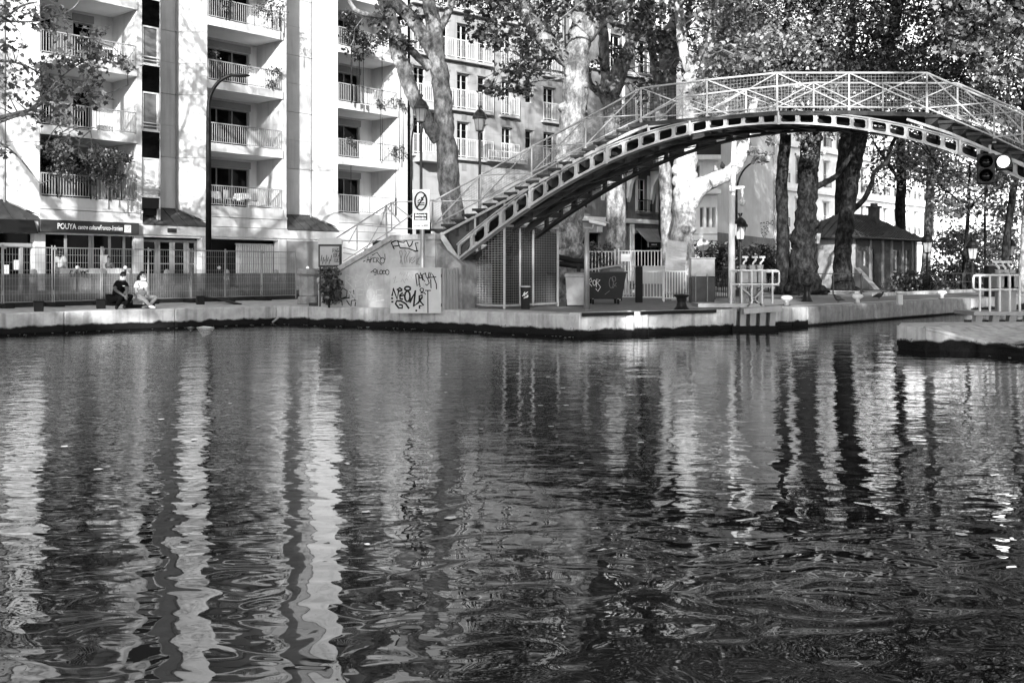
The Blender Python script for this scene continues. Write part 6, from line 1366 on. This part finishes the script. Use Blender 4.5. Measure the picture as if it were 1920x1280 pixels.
# the plane tree outside the picture whose branches hang in front of the first balconies
tree('plane_tree', 'plane tree whose thin leafy branches hang before the first balconies', 'tree', 27.0,
     [[(-190, 590, 60), (-188, 400, 52), (-180, 200, 46), (-165, 0, 40), (-150, -220, 30), (-120, -500, 18)], [(-182, 330, 24), (-90, 262, 15), (0, 221, 8), (60, 205, 6.5), (92, 180, 5), (120, 150, 3)], [(-90, 262, 9), (10, 225, 6), (60, 214, 4), (110, 235, 2.5), (170, 245, 2)], [(-165, 120, 18), (-60, 75, 9), (0, 40, 5), (40, 12, 4), (70, 4, 3)], [(-165, 150, 16), (-50, 120, 8), (30, 118, 4), (110, 155, 3), (180, 178, 2.5), (240, 160, 1.5)], [(-90, 262, 8), (-20, 260, 5), (30, 290, 3), (75, 345, 1.8)], [(0, 40, 4), (70, 40, 3), (130, 20, 2), (150, 0, 2)], [(60, 205, 4), (120, 140, 3), (170, 105, 2), (195, 60, 1.5)], [(-170, 60, 20), (-100, -60, 12), (-20, -200, 8)], [(-160, -100, 20), (-60, -260, 12), (60, -420, 6)]],
     [(-20, 250, 110, 185, 26.2, 27.8, 26, .34, 14), (60, 200, 150, 215, 26.5, 27.5, 16, .34, 17), (-10, 140, 10, 120, 26.2, 27.8, 17, .36, 11), (150, 200, 45, 120, 26.6, 27.4, 9, .30, 15), (-20, 150, 200, 300, 26.2, 27.8, 14, .32, 9), (0, 110, 0, 40, 26.5, 27.5, 6, .3, 9), (150, 185, 270, 310, 26.7, 27.3, 2, .25, 7), (100, 140, 320, 345, 26.8, 27.2, 1, .22, 6),
      (-420, 40, -760, -190, 22, 33, 70, 1.0, 60), (-300, -40, -190, 60, 24, 31, 20, .9, 60)], 'bark_plane', 'leaf_light', .17, shell=.1)
tree('plane_tree', 'tall plane tree added outside the picture to shade the piers', 'tree', 25.0,  # unseen tree added so its crown throws dappled shade on the piers
     [[(-620, 590, 70), (-615, 300, 58), (-600, 0, 50), (-590, -400, 36), (-580, -900, 14)], [(-605, 100, 30), (-480, -120, 20), (-330, -420, 8)], [(-600, -60, 28), (-760, -300, 18), (-900, -560, 8)], [(-590, -300, 24), (-450, -560, 14), (-380, -800, 6)]],
     [(-960, -260, -1150, -60, 21, 30, 95, 1.0, 55)], 'bark_plane', 'leaf_mid', .24, QUAD)
# plane tree with forked limbs in front of the third balconies
tree('plane_tree', 'forked plane tree with pale mottled limbs leaning over the third balconies', 'tree', 34.0,
     [[(862, 575, 52), (858, 470, 44), (848, 400, 41), (841, 330, 40), (834, 240, 36), (827, 155, 33), (818, 100, 31), (814, 50, 29), (804, 0, 25), (798, -90, 22), (810, -220, 16), (820, -400, 9)],
      [(822, 262, 26), (806, 236, 27, -.3), (792, 212, 26, -.4), (775, 180, 27, -.5), (757, 130, 27, -.5), (746, 100, 28, -.5), (738, 52, 24, -.5), (722, 10, 22, -.5), (705, -30, 20, -.5), (680, -130, 14, -.8), (650, -260, 8, -1)],
      [(818, 112, 24), (800, 80, 25), (772, 36, 25), (745, 8, 24), (715, -40, 20), (690, -120, 12), (690, -220, 8)], [(752, 82, 13, -.4), (775, 98, 15, -.2), (806, 130, 16)], [(822, 60, 15), (838, 30, 14), (848, 0, 13), (870, -80, 11), (900, -200, 7)],
      [(738, 50, 11, -.5), (715, 33, 9, -.9), (690, 28, 9, -1.2), (668, 20, 9, -1.4), (654, 0, 8, -1.5), (640, -40, 7, -1.6)]],
     [(655, 765, 15, 105, 33.0, 34.2, 10, .34, 15), (700, 830, -20, 40, 32.5, 35, 8, .4, 14), (720, 760, 55, 110, 33.0, 33.7, 5, .3, 24), (640, 980, -560, -60, 28, 40, 80, 1.0, 60)], 'bark_plane', 'leaf_mid', .19, shell=.1)
# the large burred plane tree behind the bridge foot
tree('plane_tree', 'large mottled plane tree with burred base behind the bridge stair', 'tree', 35.5,
     [[(1062, 570, 78), (1060, 500, 70), (1063, 440, 62), (1067, 380, 55), (1070, 300, 52), (1073, 230, 50), (1079, 150, 48), (1084, 90, 46), (1092, 40, 44), (1098, 0, 42), (1105, -90, 34), (1100, -220, 24), (1090, -420, 12)],
      [(1075, 125, 28), (1045, 98, 31, -.3), (1010, 60, 29, -.6), (985, 25, 28, -.8), (966, -5, 26, -.9), (940, -70, 20, -1.2), (900, -190, 12, -1.5)], [(1095, 70, 34), (1125, 35, 34, .2), (1160, 10, 32, .3), (1190, -15, 28, .4), (1260, -90, 20), (1340, -220, 12)],
      [(1062, 138, 5), (1030, 132, 3.5, -.3), (1001, 130, 3, -.6), (981, 110, 2, -.9)], [(1050, 72, 11, -.2), (1020, 40, 9, -.5), (990, 5, 8, -.8)], [(1062, 145, 4), (1035, 150, 3, -.4), (1010, 152, 2, -.7)]],
     [(880, 1050, 0, 70, 33.0, 36.0, 34, .5, 30), (925, 1040, 70, 135, 33.5, 36, 20, .45, 26), (905, 985, 130, 178, 34.0, 35.5, 9, .36, 24), (960, 1010, 120, 165, 34, 35.6, 4, .3, 16), (850, 1230, -620, -20, 29, 42, 230, 1.05, 90), (1050, 1240, -60, 50, 33, 38, 22, .5, 30)], 'bark_plane', 'leaf_mid', .20, knots=16, shell=.1)
tree('plane_tree', 'plane tree dividing into four limbs above the upper bridge stair', 'tree', 42.0,
     [[(1158, 560, 44), (1156, 470, 38), (1155, 400, 36), (1152, 300, 34), (1148, 220, 32), (1146, 175, 33)], [(1140, 185, 18), (1135, 135, 20), (1132, 80, 19), (1128, 20, 17), (1120, -60, 14), (1100, -200, 9)], [(1148, 180, 22), (1154, 140, 21), (1170, 105, 20), (1192, 65, 21), (1205, 30, 20), (1216, -10, 17), (1240, -120, 11)], [(1152, 185, 14), (1164, 155, 14), (1179, 105, 13), (1186, 60, 11), (1180, 0, 9)], [(1145, 215, 14), (1128, 180, 13), (1108, 160, 12), (1100, 135, 11), (1090, 100, 9)]],
     [(1090, 1260, 0, 60, 39, 44, 12, .5, 26), (1100, 1260, 50, 190, 39, 44.5, 24, .45, 24), (1080, 1320, -600, -40, 36, 48, 170, 1.2, 90)], 'bark_plane', 'leaf_mid', .21, shell=.1)
tree('plane_tree', 'slender plane tree forking in a V just left of the bright trunk', 'tree', 43.5,
     [[(1252, 560, 30), (1251, 470, 25), (1249, 380, 24), (1245, 300, 23), (1240, 220, 23), (1238, 158, 24)], [(1238, 162, 16), (1228, 130, 16), (1221, 80, 14), (1216, 30, 12), (1205, -60, 9)], [(1240, 165, 16), (1252, 138, 15), (1270, 105, 15), (1284, 60, 14), (1296, 10, 12), (1320, -90, 9)]],
     [(1190, 1340, 10, 140, 40, 47, 30, .5, 30), (1180, 1420, -560, -20, 38, 50, 120, 1.2, 80)], 'bark_plane', 'leaf_mid', .21, shell=.1)
tree('plane_tree', 'bright sunlit plane tree with a thick limb reaching right under the bridge', 'tree', 37.0,
     [[(1279, 575, 60), (1278, 520, 50), (1279, 460, 44), (1283, 400, 42), (1284, 340, 44), (1287, 280, 40), (1291, 220, 36), (1299, 160, 36), (1306, 130, 34)], [(1290, 385, 34), (1312, 352, 33, -.2), (1338, 338, 28, -.3), (1365, 326, 27, -.4), (1384, 305, 24, -.4), (1394, 275, 21, -.4), (1402, 240, 18, -.3), (1415, 190, 14, 0)], [(1306, 140, 24), (1320, 105, 22), (1333, 76, 21), (1345, 38, 19), (1353, 0, 17), (1370, -90, 12)], [(1302, 150, 22), (1288, 118, 20), (1279, 77, 19), (1274, 26, 18), (1268, -30, 15), (1260, -130, 10)]],
     [(1385, 1452, 240, 300, 36.2, 37.2, 9, .24, 22), (1310, 1420, 0, 130, 34, 41, 34, .6, 46), (1250, 1480, -620, -20, 31, 43, 170, 1.1, 90)], 'bark_pale', 'leaf_light', .20, knots=10, shell=.1)
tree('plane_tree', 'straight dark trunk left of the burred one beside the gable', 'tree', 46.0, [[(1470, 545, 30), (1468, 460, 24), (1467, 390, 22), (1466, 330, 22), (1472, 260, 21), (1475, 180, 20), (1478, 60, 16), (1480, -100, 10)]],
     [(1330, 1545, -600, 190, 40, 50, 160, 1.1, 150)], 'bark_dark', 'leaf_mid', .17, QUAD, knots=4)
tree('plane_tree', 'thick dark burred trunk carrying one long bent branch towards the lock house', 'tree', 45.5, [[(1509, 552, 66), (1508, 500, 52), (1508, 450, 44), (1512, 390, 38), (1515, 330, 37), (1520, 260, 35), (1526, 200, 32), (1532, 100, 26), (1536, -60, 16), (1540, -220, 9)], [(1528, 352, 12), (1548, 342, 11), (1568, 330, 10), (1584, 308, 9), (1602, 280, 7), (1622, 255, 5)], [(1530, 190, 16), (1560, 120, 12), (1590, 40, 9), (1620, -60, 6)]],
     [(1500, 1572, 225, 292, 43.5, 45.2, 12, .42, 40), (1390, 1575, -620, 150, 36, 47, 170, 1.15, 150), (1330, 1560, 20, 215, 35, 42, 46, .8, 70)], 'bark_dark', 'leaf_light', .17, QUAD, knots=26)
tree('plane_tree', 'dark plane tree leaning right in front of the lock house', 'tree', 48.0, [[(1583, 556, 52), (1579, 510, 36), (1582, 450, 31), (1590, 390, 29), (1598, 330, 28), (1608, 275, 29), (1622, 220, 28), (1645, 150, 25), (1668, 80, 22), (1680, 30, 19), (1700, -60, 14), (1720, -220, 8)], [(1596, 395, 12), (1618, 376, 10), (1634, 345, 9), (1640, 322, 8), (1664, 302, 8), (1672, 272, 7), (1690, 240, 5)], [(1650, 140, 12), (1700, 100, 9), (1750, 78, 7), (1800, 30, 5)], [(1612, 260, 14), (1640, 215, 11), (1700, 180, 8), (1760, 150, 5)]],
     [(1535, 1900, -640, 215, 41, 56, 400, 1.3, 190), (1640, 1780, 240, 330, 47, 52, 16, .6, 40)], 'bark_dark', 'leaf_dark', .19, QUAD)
tree('plane_tree', 'straight dark trunk directly behind the lock house roof', 'tree', 63.0, [[(1577, 545, 30), (1578, 420, 26), (1581, 320, 25), (1588, 240, 24), (1592, 150, 20), (1600, 0, 12)]], [(1520, 1700, -300, 180, 58, 68, 30, 1.6, 56)], 'bark_dark', 'leaf_dark', .30, QUAD)
tree('plane_tree', 'bushy tree hanging its crown behind the lock house chimney', 'tree', 68.0, [[(1690, 540, 22), (1688, 420, 19), (1690, 330, 18), (1688, 250, 16), (1692, 150, 12)], [(1688, 340, 7), (1660, 300, 6), (1640, 270, 4)]], [(1630, 1780, 225, 350, 62, 72, 34, 1.0, 60), (1600, 1900, -260, 220, 62, 76, 36, 1.9, 56)], 'bark_dark', 'leaf_light', .26, QUAD)
tree('plane_tree', 'tall grey trunk right of the lock house eave', 'tree', 60.0, [[(1734, 545, 20), (1738, 470, 16), (1743, 380, 16), (1746, 300, 15), (1750, 220, 14), (1756, 100, 10)]], [(1700, 1830, 240, 340, 56, 64, 22, .9, 55), (1690, 1900, -220, 230, 54, 66, 45, 1.5, 56)], 'bark_plane', 'leaf_light', .25, QUAD)
tree('young_tree', 'young spreading tree between the two right hand lantern posts', 'tree', 54.0, [[(1806, 545, 9), (1809, 480, 7), (1814, 420, 7), (1817, 370, 6), (1818, 310, 4)], [(1815, 400, 4), (1790, 370, 3), (1765, 352, 2)], [(1816, 395, 4), (1842, 365, 3), (1870, 345, 2)]], [(1750, 1890, 290, 400, 52, 57, 38, .75, 60)], 'bark_dark', 'leaf_light', .24, QUAD)
tree('young_tree', 'thin staked sapling right of the lone lantern post', 'tree', 55.0, [[(1848, 545, 5), (1847, 450, 4.5), (1847, 360, 4), (1848, 290, 3)]], [(1800, 1900, 250, 360, 53, 58, 20, .75, 55)], 'bark_dark', 'leaf_light', .24, QUAD)
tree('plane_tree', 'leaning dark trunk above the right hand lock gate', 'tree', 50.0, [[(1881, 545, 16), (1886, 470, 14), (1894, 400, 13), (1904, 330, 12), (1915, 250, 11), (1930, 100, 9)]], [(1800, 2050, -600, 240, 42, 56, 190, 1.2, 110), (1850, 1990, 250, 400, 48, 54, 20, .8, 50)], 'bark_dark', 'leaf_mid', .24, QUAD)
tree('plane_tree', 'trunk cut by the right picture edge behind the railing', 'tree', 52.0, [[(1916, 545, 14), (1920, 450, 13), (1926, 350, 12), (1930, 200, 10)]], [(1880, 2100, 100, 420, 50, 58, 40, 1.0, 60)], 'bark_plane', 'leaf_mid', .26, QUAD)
# foliage hanging in sunlight above the far end of the bridge
tree('plane_tree', 'tree leaning in from beyond the edge with sunlit leaves above the far stair', 'tree', 31.0, [[(2120, 600, 60), (2110, 450, 50), (2090, 200, 44), (2060, 0, 36), (2030, -200, 22)], [(2080, 120, 18), (1990, 60, 10), (1920, 20, 6), (1850, 10, 4)], [(2085, 160, 14), (1980, 130, 8), (1900, 80, 4), (1830, 60, 3)]], [(1770, 1935, -10, 95, 29.5, 32, 40, .45, 36), (1840, 1940, 95, 165, 30, 32, 12, .4, 28), (1760, 2300, -640, -20, 26, 38, 180, 1.1, 90)], 'bark_dark', 'leaf_light', .19, shell=.1)

# ------------------------------------------------------------------ shrubs and hedges
def bush(name, label, boxes, lf='leaf_dark', size=.16, cat='shrub', ground=QZ, shape=QUAD):
    xs = [b_ for b_ in boxes]; b0 = boxes[0]; base = XZ((b0[0] + b0[1]) / 2, (b0[4] + b0[5]) / 2, ground); t = thing(name, label, cat, base); cl = []; st = MB()
    for (xa, xb_, ya, yb, za, zb, nc, r, per) in boxes:
        for _ in range(nc):
            c_ = P(random.uniform(xa, xb_), random.uniform(ya, yb), random.uniform(za, zb)); q = r * random.uniform(.7, 1.25); cl.append((tuple(c_ - base), (q, q, q * .8), per))
            if random.random() < .3: st.tube([Vector((c_.x, c_.y, ground)), c_], [.03, .008], 5, False)
    link('foliage', leaf_mesh('foliage', cl, size, shape, shell=.3), lf, t)
    if st.v: st.build('stem', 'bark_dark', t, world=True, kind='stuff')
    return t
bush('hedge', 'dark clipped hedge behind the round sign below the gable', [(1305, 1362, 462, 520, 50, 53, 30, .6, 105), (1362, 1450, 470, 520, 52, 56, 40, .6, 105)], cat='hedge')
bush('shrub', 'dark low shrub in front of the lock house far corner', [(1672, 1765, 518, 545, 50, 52, 34, .5, 56)])
bush('shrub', 'broad mid grey shrub mass behind the lone lantern post', [(1755, 1905, 425, 525, 62, 70, 80, 1.2, 56)], 'leaf_mid', .26)
bush('shrub', 'dark undergrowth along the railing right of the lock house', [(1745, 1960, 500, 540, 56, 60, 60, .7, 70)], 'leaf_dark', .2)
bush('shrub', 'dark leaves at the foot of the straight dark trunk', [(1440, 1500, 478, 525, 50, 54, 24, .6, 56)])
bush('hedge', 'climbing leaves on the white picket fence by the burred trunk', [(1092, 1150, 462, 500, 41.2, 41.8, 22, .4, 60)], 'leaf_mid', .14, 'hedge')
bush('balcony_shrub', 'bushy creeper spilling over the lowest balcony railing above the shop sign', [(78, 250, 286, 322, 42.0, 44.5, 34, .42, 110), (78, 130, 265, 300, 42.0, 43.5, 14, .4, 80), (150, 235, 320, 355, 42.6, 44.2, 14, .3, 70)], 'leaf_mid', .12, 'plant', 4.75)
bush('balcony_plant', 'hanging dark plant over the railing behind the leaning plane limb', [(668, 700, 62, 112, 53.6, 54.6, 14, .42, 80), (640, 662, 20, 70, 53.4, 54.2, 10, .4, 60), (700, 757, 60, 80, 54.6, 56, 8, .35, 50)], 'leaf_dark', .14, 'plant', 10.77)
bush('balcony_plant', 'leafy pot plants on the sunlit second balcony', [(392, 408, 95, 140, 48.2, 48.8, 6, .3, 50), (505, 522, 128, 165, 50.2, 50.8, 6, .3, 50), (445, 470, 128, 150, 49.2, 50, 3, .3, 30)], 'leaf_mid', .12, 'plant', 10.77)
bush('balcony_plant', 'sparse potted greenery on the topmost middle balcony', [(470, 526, 2, 40, 49.5, 50.8, 10, .35, 50), (395, 430, -15, 20, 48.0, 48.8, 6, .3, 45)], 'leaf_mid', .12, 'plant', 13.79)
bush('balcony_plant', 'row of small plants behind the third bay railing', [(690, 757, 185, 205, 55.5, 57, 8, .3, 40)], 'leaf_mid', .12, 'plant', 7.76)
bush('balcony_plant', 'plants behind the lowest railing of the third bay', [(735, 757, 270, 300, 56.4, 57.2, 6, .28, 40), (640, 660, 262, 290, 53.9, 54.6, 4, .28, 40)], 'leaf_mid', .12, 'plant', 4.75)

# balcony furniture
def cafe_table(label, s, w, z, r=.45, cloth='cloth_white'):
    t = thing('balcony_table', label, 'table', fa(s, w, z), math.atan2(D_.y, D_.x)); mb = MB(); k = 16; vs = [(0, 0, .745)]
    for j in range(k): a_ = 2 * math.pi * j / k; vs.append((r * math.cos(a_), r * math.sin(a_), .74))
    for j in range(k): a_ = 2 * math.pi * j / k; q = r * (1.08 + .08 * (j % 2)); vs.append((q * math.cos(a_), q * math.sin(a_), .36 + .05 * (j % 3)))
    mb.add(vs, [(0, 1 + j, 1 + (j + 1) % k) for j in range(k)] + [(1 + j, 1 + k + j, 1 + k + (j + 1) % k, 1 + (j + 1) % k) for j in range(k)]); mb.build('cloth', cloth, t)
    MB().lathe([(.25, 0), (.05, .04), (.04, .7)], (0, 0, 0), 10).build('leg', 'rail_dark', t)
cafe_table('white clothed round table on the lowest middle balcony nearest its pier', 8.7, 1.0, 4.79); cafe_table('white clothed table in the middle of the lowest middle balcony', 10.6, .9, 4.79, .55)
def chair(label, s, w, z, rz=0, mt='paint_white'):
    t = thing('balcony_chair', label, 'chair', fa(s, w, z), math.atan2(D_.y, D_.x) + rz)
    MB().box(-.2, .2, -.2, .2, .42, .46).build('seat', mt, t); MB().box(-.2, .2, .18, .21, .5, .88).build('backrest', mt, t)
    for a_ in (-.18, .18):
        for c2 in (-.18, .18): MB().beam((a_, c2, 0), (a_, c2, .44), .03).build('leg', mt, t)
        MB().beam((a_, .19, .44), (a_, .19, .88), .03).build('back_post', mt, t)
chair('white chair between the two clothed balcony tables', 9.6, .8, 4.79, .4); chair('dark chair on the second balcony of the first bay', 3.0, .9, 10.81, .2, 'rail_dark'); chair('dark chair beside the barrel on the first bay balcony', 3.5, 1.0, 10.81, -.4, 'rail_dark')
chair('dark chair on the second balcony of the middle bay', 9.4, .9, 7.8, .5, 'rail_dark'); chair('dark chair left of the planter on the third bay balcony', 17.6, .9, 7.8, .2, 'rail_dark')
t = thing('balcony_planter', 'white planter box on the lower of two first bay balconies', 'planter', fa(3.1, .5, 7.8), math.atan2(D_.y, D_.x)); MB().bbox(-.35, .3, -.12, .12, 0, .3, .02).build('box', 'paint_white', t); MB().box(-.33, .28, -.1, .1, .3, .31).build('soil', 'soil', t)
t = thing('trellis', 'dark square trellis on the creeper covered lowest balcony', 'trellis', fa(3.6, 1.6, 4.79), math.atan2(D_.y, D_.x)); mb = MB()
for i in range(10): mb.box(-.5 + i * .11, -.47 + i * .11, 0, .02, 1.0, 2.25)
for i in range(11): mb.box(-.5, .55, -.012, -.002, 1.0 + i * .12, 1.03 + i * .12)
mb.build('lattice', 'rail_dark', t, kind='stuff'); MB().box(-.5, -.44, 0, .03, 0, 1.0).build('post', 'rail_dark', t)

# ------------------------------------------------------------------ plane trees on the near bank, behind the viewer; they shade the far quay
def bank_tree(x, y, sc, first=[None]):
    if first[0] is None:
        t = thing('bank_tree', 'tall leafy plane tree on the near bank behind the viewer', 'tree', (x, y, QZ), 0, 'plane trees on the near bank'); mb = MB(); mb.tube([(0, 0, 0), (.1, 0, 3), (0, .1, 7), (.2, 0, 12), (0, 0, 17)], [.5, .4, .33, .22, .06], 10); tips = []
        for i in range(16):
            z0 = random.uniform(5, 13); a_ = random.uniform(0, 6.28); l_ = random.uniform(2.5, 5); e = Vector((math.cos(a_) * l_, math.sin(a_) * l_, z0 + random.uniform(1, 4))); mb.tube([(0, 0, z0), e * .5 + Vector((0, 0, z0 * .5 + .5)), e], [.16, .1, .03], 6); tips.append(e)
        mb.build('trunk', 'bark_plane', t, smooth=True); cl = []
        for e in tips:
            for _ in range(5): cl.append((tuple(e + Vector((random.uniform(-1.4, 1.4), random.uniform(-1.4, 1.4), random.uniform(-.9, 1.2)))), (.95, .95, .6), 75))
        for _ in range(20): cl.append(((random.gauss(0, 1.6), random.gauss(0, 1.6), random.uniform(9, 18)), (1.1, 1.1, .8), 75))
        link('crown', leaf_mesh('crown', cl, .34, QUAD, shell=.2), 'leaf_mid', t); first[0] = t
    else:
        t = copy_tree(first[0])
    t.location = (x, y, QZ); t.rotation_euler = (0, 0, random.uniform(0, 6.28)); t.scale = (sc, sc, sc * random.uniform(.95, 1.08)); return t
for x, y, sc in BANK: bank_tree(x, y, sc)
